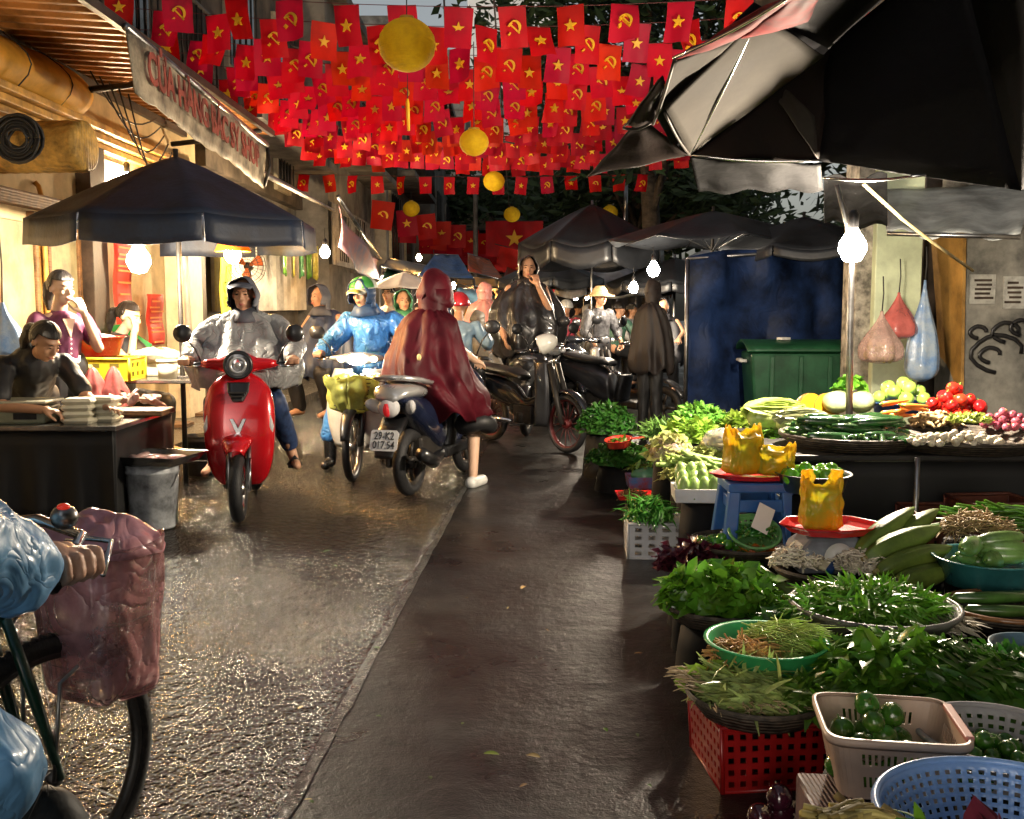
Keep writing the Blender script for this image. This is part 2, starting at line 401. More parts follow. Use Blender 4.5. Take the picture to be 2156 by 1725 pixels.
def road_mat():
    m = bpy.data.materials.new('wet_road'); m.use_nodes = True; nt = m.node_tree; N = nt.nodes; L = nt.links; b = N['Principled BSDF']
    g = N.new('ShaderNodeNewGeometry'); sp = N.new('ShaderNodeSeparateXYZ'); L.new(g.outputs['Position'], sp.inputs[0])
    def math(op, a, c, d=None):
        n = N.new('ShaderNodeMath'); n.operation = op
        for i, x in enumerate((a, c, d)):
            if x is None: continue
            if isinstance(x, (int, float)): n.inputs[i].default_value = x
            else: L.new(x, n.inputs[i])
        return n.outputs[0]
    def noise(sc, det=4, vec=None, ro=.6):
        n = N.new('ShaderNodeTexNoise'); n.inputs['Scale'].default_value = sc; n.inputs['Detail'].default_value = det; n.inputs['Roughness'].default_value = ro
        L.new(vec or g.outputs['Position'], n.inputs['Vector']); return n.outputs['Fac']
    edge = math('MULTIPLY_ADD', sp.outputs['Y'], .051, -.79)
    wob = math('MULTIPLY_ADD', noise(4), .10, -.05)
    dx = math('SUBTRACT', math('ADD', edge, wob), sp.outputs['X'])
    mask = N.new('ShaderNodeMapRange'); L.new(dx, mask.inputs[0]); mask.inputs[1].default_value = -.02; mask.inputs[2].default_value = .05
    mask = mask.outputs[0]                      # 1 = rough loose left lane
    mp = N.new('ShaderNodeMapping'); L.new(g.outputs['Position'], mp.inputs['Vector']); mp.inputs['Rotation'].default_value = (0, 0, R(30)); mp.inputs['Scale'].default_value = (1.25, .9, 1)
    vo = N.new('ShaderNodeTexVoronoi'); vo.inputs['Scale'].default_value = 52; L.new(mp.outputs[0], vo.inputs['Vector'])
    h1 = math('ADD', math('MULTIPLY', vo.outputs['Distance'], .30), math('MULTIPLY', noise(60, 2, mp.outputs[0], .5), 1.4))
    h1 = math('ADD', h1, math('MULTIPLY', noise(17, 2, mp.outputs[0], .5), 2.6))
    h2 = math('ADD', math('MULTIPLY', noise(150, 3), .12), math('MULTIPLY', noise(26, 4), .14))
    h2 = math('ADD', h2, math('MULTIPLY', noise(7.0, 5, None, .7), .7))
    h = N.new('ShaderNodeMix'); h.data_type = 'FLOAT'; L.new(mask, h.inputs[0]); L.new(h2, h.inputs[2]); L.new(h1, h.inputs[3])
    bp = N.new('ShaderNodeBump'); bp.inputs['Strength'].default_value = 1.0; bp.inputs['Distance'].default_value = .012
    L.new(h.outputs[0], bp.inputs['Height']); L.new(bp.outputs[0], b.inputs['Normal'])
    pud = noise(1.4, 5)
    rr = N.new('ShaderNodeMapRange'); L.new(pud, rr.inputs[0]); rr.inputs[1].default_value = .30; rr.inputs[2].default_value = .70; rr.inputs[3].default_value = .22; rr.inputs[4].default_value = .50
    r1 = N.new('ShaderNodeMix'); r1.data_type = 'FLOAT'; L.new(mask, r1.inputs[0]); L.new(rr.outputs[0], r1.inputs[2]); r1.inputs[3].default_value = .10
    L.new(r1.outputs[0], b.inputs['Roughness'])
    ra = N.new('ShaderNodeValToRGB'); ra.color_ramp.elements[0].color = (.004, .0038, .0036, 1); ra.color_ramp.elements[1].color = (.017, .016, .015, 1)
    ra.color_ramp.elements[0].position = .35; ra.color_ramp.elements[1].position = .7
    L.new(noise(9, 6), ra.inputs['Fac']); L.new(ra.outputs[0], b.inputs['Base Color'])
    L.new(math('MULTIPLY_ADD', mask, .35, .36), b.inputs['Specular IOR Level']); b.inputs['IOR'].default_value = 1.45; cwn = N.new('ShaderNodeMapRange'); L.new(noise(2.2, 5, None, .7), cwn.inputs[0]); cwn.inputs[1].default_value = .40; cwn.inputs[2].default_value = .60; cwn.inputs[3].default_value = .30; cwn.inputs[4].default_value = .65; L.new(math('MULTIPLY', cwn.outputs[0], math('MULTIPLY_ADD', mask, .95, .05)), b.inputs['Coat Weight']); b.inputs['Coat Roughness'].default_value = .07; b.inputs['Coat IOR'].default_value = 1.55; L.new(bp.outputs[0], b.inputs['Coat Normal'])
    return m
ROADM = road_mat()
mb = MB(); mb.quad((-30, -8, 0), (30, -8, 0), (30, 100, 0), (-30, 100, 0), 8, 8)
tag(mb.build('road', ROADM, smooth=False, loc=(0, 0, 0)), kind='structure')
# worn pale line between the two surfaces
seam = M('worn_line_paint', (.13, .125, .115), .16, var=.35, vs=14, bump=.8, bs=55, col2=(.03, .03, .028), bd=.006)
mb = MB()
mb.surf(lambda u, v: (-.775+.051*(1.2+v*7)+(u-.5)*(.04+.02*n3(v*40, 3, 3))+.006*n3(v*16, 0, 1), 1.2+v*7, .004), 1, 60)
tag(mb.build('road_line', seam, loc=(0, 0, 0)), kind='structure')
# raised left pavement by the shops
pavem = M('wet_paving', (.10, .09, .075), .25, var=.3, vs=8, bump=.4, bs=30)
mb = MB(); mb.poly([(-8, 7.6, .12), (-3.25, 7.6, .12), (-1.6, 60, .12), (-8, 60, .12)]); mb.poly([(-8, 7.6, 0), (-3.25, 7.6, 0), (-3.25, 7.6, .12), (-8, 7.6, .12)]); mb.poly([(-3.25, 7.6, 0), (-1.6, 60, 0), (-1.6, 60, .12), (-3.25, 7.6, .12)])
tag(mb.build('pavement', pavem, smooth=False), kind='structure')

# ---------------------------------------------------------------- lamps
def bulb(loc, col, es, r=.045, label='', wire=None, group=None):
    t = thing('light_bulb', label, 'light bulb', loc, 0, group)
    g = M('lit_glass_%02d%02d%02d_%d' % (col[0]*99, col[1]*99, col[2]*99, es), (1, 1, 1), .3, emit=col, es=es)
    MB().lathe([(.002, -r*1.15), (r*.6, -r), (r, -r*.25), (r*.95, r*.3), (r*.5, r), (r*.36, r*1.3), (.002, r*1.31)], 14).build('glass_bulb', g, t)
    MB().lathe([(r*.38, r*1.32), (r*.42, r*2.3), (r*.2, r*2.6), (.003, r*2.6)], 12).build('socket', black, t)
    if wire is not None:
        w = V(wire)-V(loc); MB().tube([(0, 0, r*2.5), (w.x*.3, w.y*.3, r*2.5+(w.z-r*2.5)*.5), tuple(w)], .004, 6).build('wire', rope, t)
    return t
# ---------------------------------------------------------------- flags
flagm = M('red_flag_cloth', (.52, .001, .004), .6, var=.12, vs=3, bump=.15, bs=20, transl=.45, rand=.25)
goldm = M('yellow_print', (.95, .52, .02), .5, var=.05, transl=.3)
def star_out(r): return [((r if k % 2 == 0 else r*.4)*sin(pi*k/5), (r if k % 2 == 0 else r*.4)*cos(pi*k/5)) for k in range(10)]
def emblem_star(mb, c, r, th):
    o = star_out(r); a = [mb.pt((c[0]+x, -th, c[2]+y)) for x, y in o]; m0 = mb.pt((c[0], -th, c[2])); b = [mb.pt((c[0]+x, th, c[2]+y)) for x, y in o]; m1 = mb.pt((c[0], th, c[2]))
    for i in range(10):
        k = (i+1) % 10; mb.f += [(a[i], a[k], m0), (b[k], b[i], m1), (a[i], b[i], b[k], a[k])]
def emblem_hs(mb, c, r, th):
    def strip(pts, ws):
        L_, R_ = [], []
        for i, p in enumerate(pts):
            d = V(pts[min(i+1, len(pts)-1)])-V(pts[max(i-1, 0)]); n = V((-d[1], d[0])).normalized()
            L_.append((p[0]+n[0]*ws[i], p[1]+n[1]*ws[i])); R_.append((p[0]-n[0]*ws[i], p[1]-n[1]*ws[i]))
        for k in range(len(pts)-1):
            q = [L_[k], L_[k+1], R_[k+1], R_[k]]
            a = [mb.pt((c[0]+x*r, -th, c[2]+y*r)) for x, y in q]; b = [mb.pt((c[0]+x*r, th, c[2]+y*r)) for x, y in q]
            mb.f += [tuple(a), tuple(reversed(b))]+[(a[i], b[i], b[(i+1) % 4], a[(i+1) % 4]) for i in range(4)]
    arc = [(.05+.78*sin(t), -.02+.82*cos(t)) for t in [(-.35+k*.36) for k in range(9)]]
    strip(arc, [.02, .08, .13, .17, .19, .18, .15, .12, .10]); strip([(-.45, -.62), (-.62, -.82), (-.80, -.95)], [.10, .10, .12])
    strip([(-.42, .38), (.1, -.15), (.72, -.80)], [.09, .09, .10]); strip([(-.66, .14), (-.42, .42), (-.16, .62)], [.13, .15, .13])
FW, FH = .220, .31
def make_flag(kind, k, w=FW, h=FH):
    t = thing('flag', '', 'flag')
    mb = MB(); mb.cur = rng.random()
    mb.surf(lambda u, v: ((u-.5)*w*(1-.04*sin(v*3+k)), (.022*sin(u*5+k*1.7)*v+.05*v*v*sin(k*2.1)+.03*(u-.5)*sin(k*3.7)*v*2)*(1 if k % 2 else -1)+.006*sin(v*6+k), -v*h*(1-.03*abs(sin(k*2.1)))), 6, 6)
    f = mb.build('flag_cloth', flagm, t, fix=False)
    e = MB(); (emblem_star if kind == 'star' else emblem_hs)(e, (0, 0, -h*.5), w*(.235 if kind == 'star' else .27), .020)
    e.build('emblem', goldm, t, smooth=False)
    return t
protos = {}
for kd in ('star', 'hammer'):
    protos[kd] = [make_flag(kd, k) for k in range(7)]
used = {}
LBL = {'star': 'small red flag with a yellow star in the dense rows above the lane', 'hammer': 'small red flag with yellow hammer and sickle in the dense rows overhead'}
def put_flag(kd, loc, rz, label, group):
    p = rng.choice(protos[kd])
    if p.name not in used:
        used[p.name] = 1; o = p; o.location = loc; o.rotation_euler = (0, 0, rz)
    else: o = dup(p, loc, rz)
    o.rotation_euler = (rng.gauss(0, .20), rng.gauss(0, .06), rz+rng.gauss(0, .26)); o['label'] = label; o['group'] = group
    return o
cordm = M('bunting_cord', (.10, .02, .02), .7)
row = 0; Y = 8.25
while Y < 16.6:
    x0, x1 = -3.15+.033*Y*.3, 2.75; zt = 3.87+rng.gauss(0, .035)
    off = (row % 2)*.215+rng.uniform(-.05, .05)
    def zz(x): u = (x-x0)/(x1-x0); return zt-.15*4*u*(1-u)
    x = x0+off; k = row
    while x < x1:
        if not (rng.random() < .03):
            put_flag('star' if k % 2 == 0 else 'hammer', (x, Y+rng.gauss(0, .02), zz(x)), 0, LBL['star' if k % 2 == 0 else 'hammer'], 'dense rows of small red flags above the lane')
        k += 1; x += .437+rng.gauss(0, .015)
    c = MB(); c.tube([(x0-.6+(x1-x0+1.2)*i/14, Y, zt+.1-.25*4*(i/14)*(1-i/14) if False else zz(min(max(x0-.6+(x1-x0+1.2)*i/14, x0), x1))) for i in range(15)], .003, 4)
    tag(c.build('bunting_cord', cordm), 'thin cord of red flags stretched across the lane overhead', 'cord', 'cords that carry the red flags')
    row += 1; Y += .51
# the lone far row
Y = 18.7
for i in range(15):
    x = P(640+i*51, 350, Y).x
    kd = 'star' if i % 2 else 'hammer'
    put_flag(kd, (x, Y, 3.77-.05*sin(pi*i/14)), 0, 'small red flag in the single widely spaced row beyond the dense rows', 'single far row of red flags')
c = MB(); c.tube([(P(600+i*80, 350, Y).x, Y, 3.78-.05*sin(pi*i/10)) for i in range(11)], .004, 4)
tag(c.build('bunting_cord', cordm), 'cord of the single widely spaced far row of red flags', 'cord')
# lengthwise strings far up the street
for s in range(8):
    X0 = -3.0+s*.58; Y0 = 23.5+s*3.0
    n = 0; Y = Y0
    while Y < 52 and n < 8:
        put_flag('star' if n % 2 else 'hammer', (X0+.03*Y-.6+.25*(n % 2), Y, 3.78-.03*s-.25*sin(pi*(Y-Y0)/(56-Y0))*.6), 0,
                 'tiny red flag in the far band of flags sloping down the street', 'far band of red flags down the street').scale = (2.3, 1.3, 2.1)
        n += 1; Y += 1.7+.15*n
# large national flags far down the lane
def big_flag(c, w, h, kind, label, rz=0, tilt=0):
    t = thing('large_flag', label, 'flag', c, rz, None, ry=tilt)
    mb = MB(); mb.surf(lambda u, v: ((u-.5)*w, .05*sin(u*9+v*2), (v-.5)*h), 20, 8); mb.build('flag_cloth', flagm, t, fix=False)
    e = MB(); (emblem_star if kind == 'star' else emblem_hs)(e, (0, 0, 0), h*.26, .06); e.build('emblem', goldm, t, smooth=False)
    MB().tube([(-w/2-.15, 0, h/2), (w/2+.15, 0, h/2)], .012, 6).build('cord', rope, t)
big_flag(P(1083, 503, 28), 1.55, .95, 'star', 'large red flag with one yellow star hung across the lane far off')
big_flag(P(1100, 556, 26), 1.3, .62, 'hammer', 'large red flag with yellow hammer and sickle hung below the starred one', 0, .25)
big_flag(P(1185, 565, 24), .95, .8, 'star', 'large drooping red flag beside the black parasol far down the lane', .5, -.5)
# ---------------------------------------------------------------- yellow lanterns
lantm = M('yellow_lantern_cloth', (.98, .66, .02), .7, var=.12, vs=8, bump=.35, bs=22, wave='Z', transl=.5)
def lantern(px, py, rp, label, tassel=False, rd=.2, sq=.92):
    Yd = rd*FPX/rp; c = P(px, py, Yd); t = thing('paper_lantern', label, 'lantern', c-V((0, 0, rd)), 0, 'yellow lanterns above the lane')
    MB().lathe([(max(.02, rd*sin(pi*k/18))*(1+.018*(k % 2)), rd-rd*sq*cos(pi*k/18)) for k in range(19)], 28, cap=True, wob=lambda a, z: 1+.012*sin(a*14)).build('lantern_globe', lantm, t)
    MB().lathe([(.05, rd*1.93-.02), (.05, rd*1.97), (.03, rd*1.99)], 14, cap=True).build('lantern_cap', M('gold_trim', (.5, .3, .03), .4), t)
    zc = 3.75-(c.z-rd)
    MB().tube([(0, 0, rd*1.95), (.0, 0, max(zc, rd*2+.2))], .004, 6).build('cord', rope, t)
    if tassel:
        MB().tube([(0, 0, 0), (0, 0, -.18)], .003, 5).build('tassel_cord', rope, t)
        MB().tube([(0, 0, -.17), (0, 0, -.2), (.005, 0, -.39)], [.008, .014, .010], 8).build('tassel', goldm, t)
lantern(857, 95, 58, 'largest yellow lantern, hanging nearest among the red flags', True)
lantern(998, 300, 30, 'yellow lantern below the dense red flags, second largest', rd=.13)
lantern(1040, 382, 22, 'yellow lantern hanging in front of the lone far flag row', rd=.165)
lantern(866, 440, 17.5, 'small yellow lantern at the left end of the far flag band')
lantern(1078, 452, 17, 'small yellow lantern above the large starred flag')
lantern(1284, 448, 16.5, 'small greenish yellow lantern just above the black parasol')
# ---------------------------------------------------------------- left side shops
wallm = M('cream_plaster', (.56, .43, .23), .75, var=.22, vs=1.6, bump=.3, bs=12)
wood = M('brown_wood', (.16, .085, .035), .5, var=.35, vs=9, bump=.3, bs=14, wave='Z')
darkw = M('dark_wood', (.045, .03, .02), .5, var=.4, bump=.2)
panelm = M('worn_cream_board', (.40, .35, .24), .6, var=.25, vs=3, bump=.2, bs=20)
ochre = M('ochre_paint', (.48, .26, .05), .5, var=.3, vs=6, bump=.2, bs=30)
concrete = M('weathered_concrete', (.17, .16, .14), .8, var=.4, vs=1.8, bump=.5, bs=14)
glassd = M('dark_glass', (.015, .017, .02), .08, var=.2)
def FX(Y): return -4.0
shop = thing('shop_house', 'cream plastered shop front with ochre beam and boarded doors behind the meat stall', 'shop', (-4.0, 9, 0))
def wbox(name, mt, y0, y1, z0, z1, x0=-4.0, dx=.08, par=None, bev=.006):
    mb = MB(par or shop); mb.box((x0+dx/2, (y0+y1)/2, (z0+z1)/2), (dx, y1-y0, z1-z0)); return mb.build(name, mt, par or shop, smooth=False, bev=bev)
wbox('wall', wallm, 5, 13.2, 0, 3.6, -4.25, .25)
mb = MB(shop)
for k, z in enumerate((2.93, 3.0, 3.07)): mb.box((-4+.05+.03*k, 8.9, z), (.1+.06*k, 8.4, .062))
mb.build('beam', ochre, shop, smooth=False, bev=.008)
for y0, y1 in ((7.95, 8.55), (8.85, 9.4)): wbox('door_panel', M('green_cream_board', (.24, .23, .14), .6, var=.25, vs=3, bump=.2, bs=20), y0, y1, .3, 2.1, -4, .05); wbox('panel_frame', wood, y0-.06, y0-.003, .12, 2.2, -4, .07); wbox('panel_frame', wood, y1+.003, y1+.06, .12, 2.2, -4, .07)
wbox('lintel', wood, 7.8, 9.7, 2.22, 2.34, -4, .10)
wbox('post', darkw, 9.55, 9.9, .12, 2.9, -4, .14); wbox('column', M('cream_column_paint', (.68, .58, .40), .6, var=.15), 11.9, 12.5, .12, 2.9, -4, .25)  # column wears its own cream paint
wbox('post', darkw, 12.55, 12.9, .12, 2.9, -4, .18)
for y0, y1, z0, z1 in ((9.95, 10.8, 2.3, 2.85), (11.0, 11.8, 2.3, 2.85)): wbox('transom_window', M('lit_frosted_glass', (.85, .75, .5), .3, emit=(1, .62, .22), es=1.1), y0, y1, z0, z1, -4, .03)
mb = MB(shop); mb.tube([(-3.93, 8.72, .12), (-3.93, 8.72, 2.3), (-3.96, 8.72, 2.42), (-3.99, 8.72, 2.45)], .022, 8); mb.build('drain_pipe', ochre, shop)
# striped awning (underside seen) and its bracket
aw = thing('ribbed_awning', 'orange brown ribbed metal awning jutting from the shop front, seen from below', 'awning', (-3.5, 8.6, 3.4))
def rib(u, v):
    yy = 4.5+v*8.2; xx = -4.0+u*1.12
    return (xx, yy, 3.58-.07*u+.028*(1 if ((int(v*164.01)//2) % 2) else -1))
MB(aw).surf(rib, 4, 164).build('awning_sheet', M('rusty_orange_sheet', (.50, .22, .06), .45, .1, var=.35, vs=3, bump=.2), aw, smooth=False)
mb = MB(aw); mb.box((-3.97, 8.6, 3.5), (.06, 8.2, .08)); mb.box((-2.9, 8.6, 3.5), (.05, 8.2, .07)); mb.build('awning_beam', darkw, aw, smooth=False)
for y in (6.2, 9.3, 12.2): MB(aw).tube([(-3.97, y, 3.3), (-3.4, y, 3.36), (-2.92, y, 3.46)], .03, 6).build('bracket', ironm, aw)
# yellow canvas bulging under the awning
cv = thing('canvas_screen', 'bulging yellow canvas screen strapped under the ribbed awning', 'canvas')
cv.location = (-3.8, 8.6, 3.0)
MB(cv).surf(lambda u, v: (-3.93+.20*sin(pi*v)+.03*sin(u*9), 6.2+u*3.25-.25*v*u, 3.50-.48*v-.05*sin(u*7)*v), 30, 12).build('canvas', M('lit_yellow_canvas', (.75, .40, .05), .6, var=.15, vs=3, transl=.4, bump=.2), cv, sol=.01)
for k in range(4): MB(cv).tube([(-3.90+.21*sin(pi*q/6), 6.6+k*.75, 3.51-.48*q/6) for q in range(7)], .006, 5).build('strap', rope, cv)
bm_ = MB(); bm_.at((-3.75, 7.95, 2.62), (0, 0, R(-6)))
bm_.lathe([(.001, -.55), (.17, -.55)]+[(.19+.006*(k % 2), -.54+.045*k) for k in range(25)]+[(.17, .55), (.001, .55)], 26, ax='x')
rl = bm_.build('rolled_blind', M('yellow_slat_bamboo', (.50, .30, .07), .5, var=.4, vs=8, bump=.5, bs=9, wave='Y'), smooth=True)
tag(rl, 'rolled bamboo slat blind below the yellow canvas', 'blind')
cc = MB(); cpos = P(38, 292, 7.1)
for k in range(14):
    r = .06+.008*k; cc.tube([(cpos.x+r*cos(a*pi/10)+.008*sin(k*3+a), cpos.y-.02*sin(k*2.2), cpos.z+r*sin(a*pi/10)) for a in range(21)], .009, 6)
tag(cc.build('cable_coil', rope), 'round coil of black cable hanging in front of the rolled blind', 'cable')
for k in range(5):
    mb = MB(); a = P(190+20*k, 150+12*k, 9.2); b = P(330+8*k, 250+18*k, 10.5)
    mb.tube([a.lerp(b, t/8)-V((0, 0, .22*sin(pi*t/8)*(1+.3*k))) for t in range(9)], .008, 5)
    tag(mb.build('power_cable', rope), 'black power cable sagging under the shop awning', 'cable', 'cables sagging under the shop awning')
# faded sign board hanging from the awning edge
sg = thing('shop_sign', 'long dirty cream sign with faded red letters hanging from the awning edge', 'sign', (-2.86, 7.9, 3.0))
A_, B_ = P(284, 195, 7.9), P(556, 393, 12.1); C_, D_ = P(562, 307, 12.1), P(264, 56, 7.8)
signm = M('dirty_cream_sheet', (.36, .31, .22), .6, var=.45, vs=3.5, bump=.3, bs=10)
MB(sg).quad(A_, B_, C_, D_, 40, 6, wob=lambda u, v: V((.02*sin(u*12), 0, -.02*abs(sin(u*30))*(1-v)))).build('board', signm, sg, sol=.012)
sgr = M('faded_red_paint', (.30, .065, .045), .6, var=.35, vs=5)
U_ = (B_-A_); W_ = (D_-A_); me = txt('CỬA HÀNG BÁC SỸ SHOP', .42, .004, .012)
xs = [v.co.x for v in me.vertices]; wdt = max(xs)-min(xs)
nrm = U_.cross(W_).normalized()
M4 = mat_of(sg).inverted() @ basis(A_.lerp(B_, .48)+W_*.52+nrm*.06, U_, W_-U_*(W_.dot(U_)/U_.dot(U_))) @ Matrix.Diagonal((U_.length*.86/wdt, .82, 1, 1))
put_mesh('lettering', me, sgr, sg, M4)
MB(sg).tube([D_, C_], .03, 8).build('top_rail', steel, sg)
MB(sg).tube([C_, C_.lerp(B_, .5)+V((.05, 0, 0)), B_], .02, 8).build('end_rail', ironm, sg)
# corrugated white awning beyond the sign
mb = MB()
mb.surf(lambda u, v: P(562, 372, 12.3).lerp(P(706, 446, 17.5), v)+V((-.75*u, 0, .42*u+.02*(1 if int(v*80) % 2 else -1)*0+.025*sin(u*60))), 40, 3)
tag(mb.build('corrugated_awning', M('pale_metal_sheet', (.55, .52, .46), .35, .2, var=.3), smooth=True, sol=.01), 'pale corrugated awning edge beyond the faded sign', 'awning')
# shuttered stall house further on
sh = thing('shuttered_shop', 'shop with tall pale corrugated metal shutters lit by a yellow bulb', 'shop', (-3.9, 16, 0))
MB(sh).box((-4.2, 16.6, 1.6), (.3, 6.6, 3.2)).build('wall', concrete, sh, smooth=False)
mb = MB(sh); mb.surf(lambda u, v: (-3.9+.045*(abs(((u*46) % 2)-1)*2-1), 13.4+u*6.2, 1.35+v*1.45), 184, 1)
mb.build('shutter', M('pale_corrugated_shutter', (.62, .60, .54), .4, .3, var=.25, vs=2), sh, smooth=False)
MB(sh).surf(lambda u, v: (-3.85, 14.6+u*1.2, .35+v*1.0), 1, 1).build('notice_board', M('tan_paper_board', (.48, .36, .18), .7, var=.4, vs=12), sh, smooth=False)
put_mesh('notice_writing', txt('TẬP', .2), darkw, sh, mat_of(sh).inverted() @ basis((-3.84, 15.2, 1.1), (0, 1, 0), (0, 0, 1)))
for k in range(5):
    mb = MB(); y = 15.6+k*.62
    mb.surf(lambda u, v: (-3.45+.03*sin(u*5+k), y+u*.2, 1.9+v*.55+.03*sin(u*9)), 6, 5)
    tag(mb.build('hanging_packet', M('green_yellow_wrap_%d' % (k % 3), [(.12, .30, .04), (.55, .50, .08), (.10, .35, .12)][k % 3], .3, var=.3, vs=10, coat=.4), sol=.02), ['green', 'yellow', 'bright green', 'dark green', 'lime'][k]+' packet hung in a row under the pale corrugated awning', 'packet')
# posters
def poster(c, w, h, m1, m2, label, lines, letters=None):
    t = thing('hanging_banner', label, 'banner', c)
    MB().surf(lambda u, v: (.012*sin(v*9), (u-.5)*w, v*h), 4, 14).build('cloth', m1, t, sol=.006)
    e = MB()
    if not letters:
        r_ = random.Random(int(h*100))
        for k in range(lines):
            z = h*(k+.5)/lines
            for j in range(r_.randint(1, 2)): e.box((.014, r_.uniform(-.08, .08)*w, z+(j-.5)*h/lines*.4), (.01, w*r_.uniform(.5, .82), h/lines*.16))
        e.build('print', m2, t, smooth=False)
    else:
        for k, ch in enumerate(letters): put_mesh('letter', txt(ch, h/len(letters)*1.05, .003, .004), m2, t, basis((.022, 0, h*(1-(k+.5)/len(letters))), (0, 1, 0), (0, 0, 1)))
    return t
redp = M('red_banner_cloth', (.60, .035, .015), .6, var=.15); orp = M('orange_print', (.85, .28, .06), .6)
ylp = M('yellow_banner_cloth', (.62, .55, .04), .6, var=.2); grp = M('green_print', (.10, .26, .04), .6)
poster((-3.82, 10.15, 1.05), .46, 1.02, redp, orp, 'tall orange red banner with stripes of print on the dark post', 9)
poster((-3.88, 11.2, 1.0), .50, .55, redp, orp, 'short red poster below the brightest bulb on the shop wall', 5)
poster((-3.74, 13.5, 1.0), .55, 1.15, ylp, grp, 'yellow green vertical banner with stacked letters beside the white pole', 7, 'GIÒCHẢ')
mb = MB(); mb.tube([P(388, 512, 10.6), P(398, 700, 10.5)], .03, 8)
tag(mb.build('white_pipe', whitep), 'thin white upright pole between the shop column and the yellow banner', 'pole')
# ---------------------------------------------------------------- upper floors and far houses on the left
def house(y0, y1, x, h, label, wm, win, z0=3.3, bal=False, seed=0):
    t = thing('tube_house', label, 'house', (x, (y0+y1)/2, 0))
    MB(t).box((x-3, (y0+y1)/2, (h+z0)/2), (6, y1-y0-.02, h-z0)).build('wall', wm, t, smooth=False)
    MB(t).box((x-3.3, (y0+y1)/2, z0/2), (5, y1-y0-.1, z0-.02)).build('ground_floor', darkw, t, smooth=False)
    MB(t).box((x-2.9, (y0+y1)/2, h+.1), (6.4, y1-y0+.05, .2)).build('roof', concrete, t, smooth=False)
    for (wy, wz, ww, wh) in win:
        f = MB(t).box((x+.02, wy, wz), (.10, ww+.14, wh+.14)).build('window_frame', panelm if seed % 2 else concrete, t, smooth=False, bev=.01)
        MB(t).box((x+.055, wy, wz), (.06, ww, wh)).build('pane', glassd, f, smooth=False)
        b = MB(t)
        for k in range(5): b.tube([(x+.12, wy-ww/2+ww*k/4, wz-wh/2), (x+.12, wy-ww/2+ww*k/4, wz+wh/2)], .012, 5)
        b.build('window_bars', ironm, f)
    if bal:
        zb = bal
        MB(t).box((x+.35, (y0+y1)/2, zb), (.7, y1-y0-.3, .14)).build('balcony_slab', concrete, t, smooth=False)
        b = MB(t)
        n = int((y1-y0)*5)
        for k in range(n+1): yy = y0+.2+(y1-y0-.4)*k/n; b.tube([(x+.66, yy, zb+.07), (x+.66, yy, zb+.9)], .012, 5)
        b.tube([(x+.66, y0+.2, zb+.9), (x+.66, y1-.2, zb+.9)], .025, 6); b.build('balcony_railing', ironm, t)
    return t
greyp = M('stained_grey_plaster', (.20, .185, .16), .8, var=.4, vs=1.2, bump=.4, bs=10)
pale = M('pale_plaster', (.34, .32, .28), .8, var=.3, vs=1.4, bump=.3, bs=10)
brownp = M('brown_stained_wall', (.10, .08, .06), .8, var=.45, vs=1.5, bump=.4, bs=8)
house(5.0, 13.2, -4.3, 9.5, 'dark upper storey above the cream shop front', brownp, [(9.2, 5.2, 1.4, 1.5), (11.8, 5.2, 1.0, 1.5)], 3.65, 4.0)
house(13.3, 19.4, -3.9, 8.5, 'brown stained house with railed balcony above the pale shutters', brownp, [(15, 5.4, 1.3, 1.4), (17.8, 5.4, 1.2, 1.4), (17.6, 3.65, .9, .5)], 3.2, 3.9, 1)
house(19.5, 25.5, -3.45, 7.2, 'grey house with barred windows beside the corrugated wall', greyp, [(20.6, 2.75, 1.0, .9), (22.8, 2.75, 1.3, 1.1), (21, 5.2, 1.2, 1.3), (24, 5.2, 1.2, 1.3)], .2, 4.3, 2)
house(25.6, 33, -3.1, 8.2, 'pale plaster house with a white door panel behind the flag band', pale, [(27, 3.4, 1.6, 1.7), (30.5, 3.4, 1.4, 1.5), (27.5, 6.2, 1.4, 1.4), (31, 6.2, 1.4, 1.4)], .2, 4.7, 1)
house(33.2, 44, -2.6, 9.0, 'farthest narrow house on the left of the lane', greyp, [(36, 4.4, 1.8, 1.8), (41, 4.4, 1.8, 1.8), (36, 7, 1.8, 1.5)], .2, None, 2)
mb = MB(); mb.surf(lambda u, v: (-3.38, 19.2+u*6.0, 2.2+v*1.15) if int(u*59.9) % 2 else (-3.33, 19.2+u*6.0, 2.2+v*1.15), 60, 1)
tag(mb.build('corrugated_wall', M('grey_corrugated', (.22, .21, .20), .5, .3, var=.3), smooth=False), 'grey corrugated metal sheet fixed above the street awnings', 'metal sheet')
house(-9, 4.9, -4.5, 8.5, 'unseen plain grey house added on the near left to block sky light', greyp, [(-2, 5, 1.2, 1.4)], .2, None, 2)  # out of view, added to keep sky light off the near lane
nh = thing('house', 'unseen plain house added on the near right to block sky light', 'house', (6.6, .5, 0))  # out of view too, added to screen the stall side from the sky
MB(nh).box((7.6, .3, 4.3), (5.4, 18.6, 8.6)).build('wall', greyp, nh, smooth=False)
MB(nh).box((7.6, .3, 8.7), (5.6, 18.7, .2)).build('roof', concrete, nh, smooth=False)
sky_block = thing('tarpaulin', 'unseen dark sheet added high over the near lane to block sky light', 'tarpaulin', (0, -1.5, 3.7))  # unseen sheet added overhead to shade the foreground from the sky
MB(sky_block).quad((-.6, -8, 3.9), (4.8, -8, 3.9), (4.8, .3, 3.7), (-.6, .3, 3.9), 30, 30, wob=lambda u, v: V((0, 0, -.25*sin(pi*u)*sin(pi*v)+.04*n3(u*6, v*6, 1)))).build('sheet', darkw, sky_block, sol=.01)
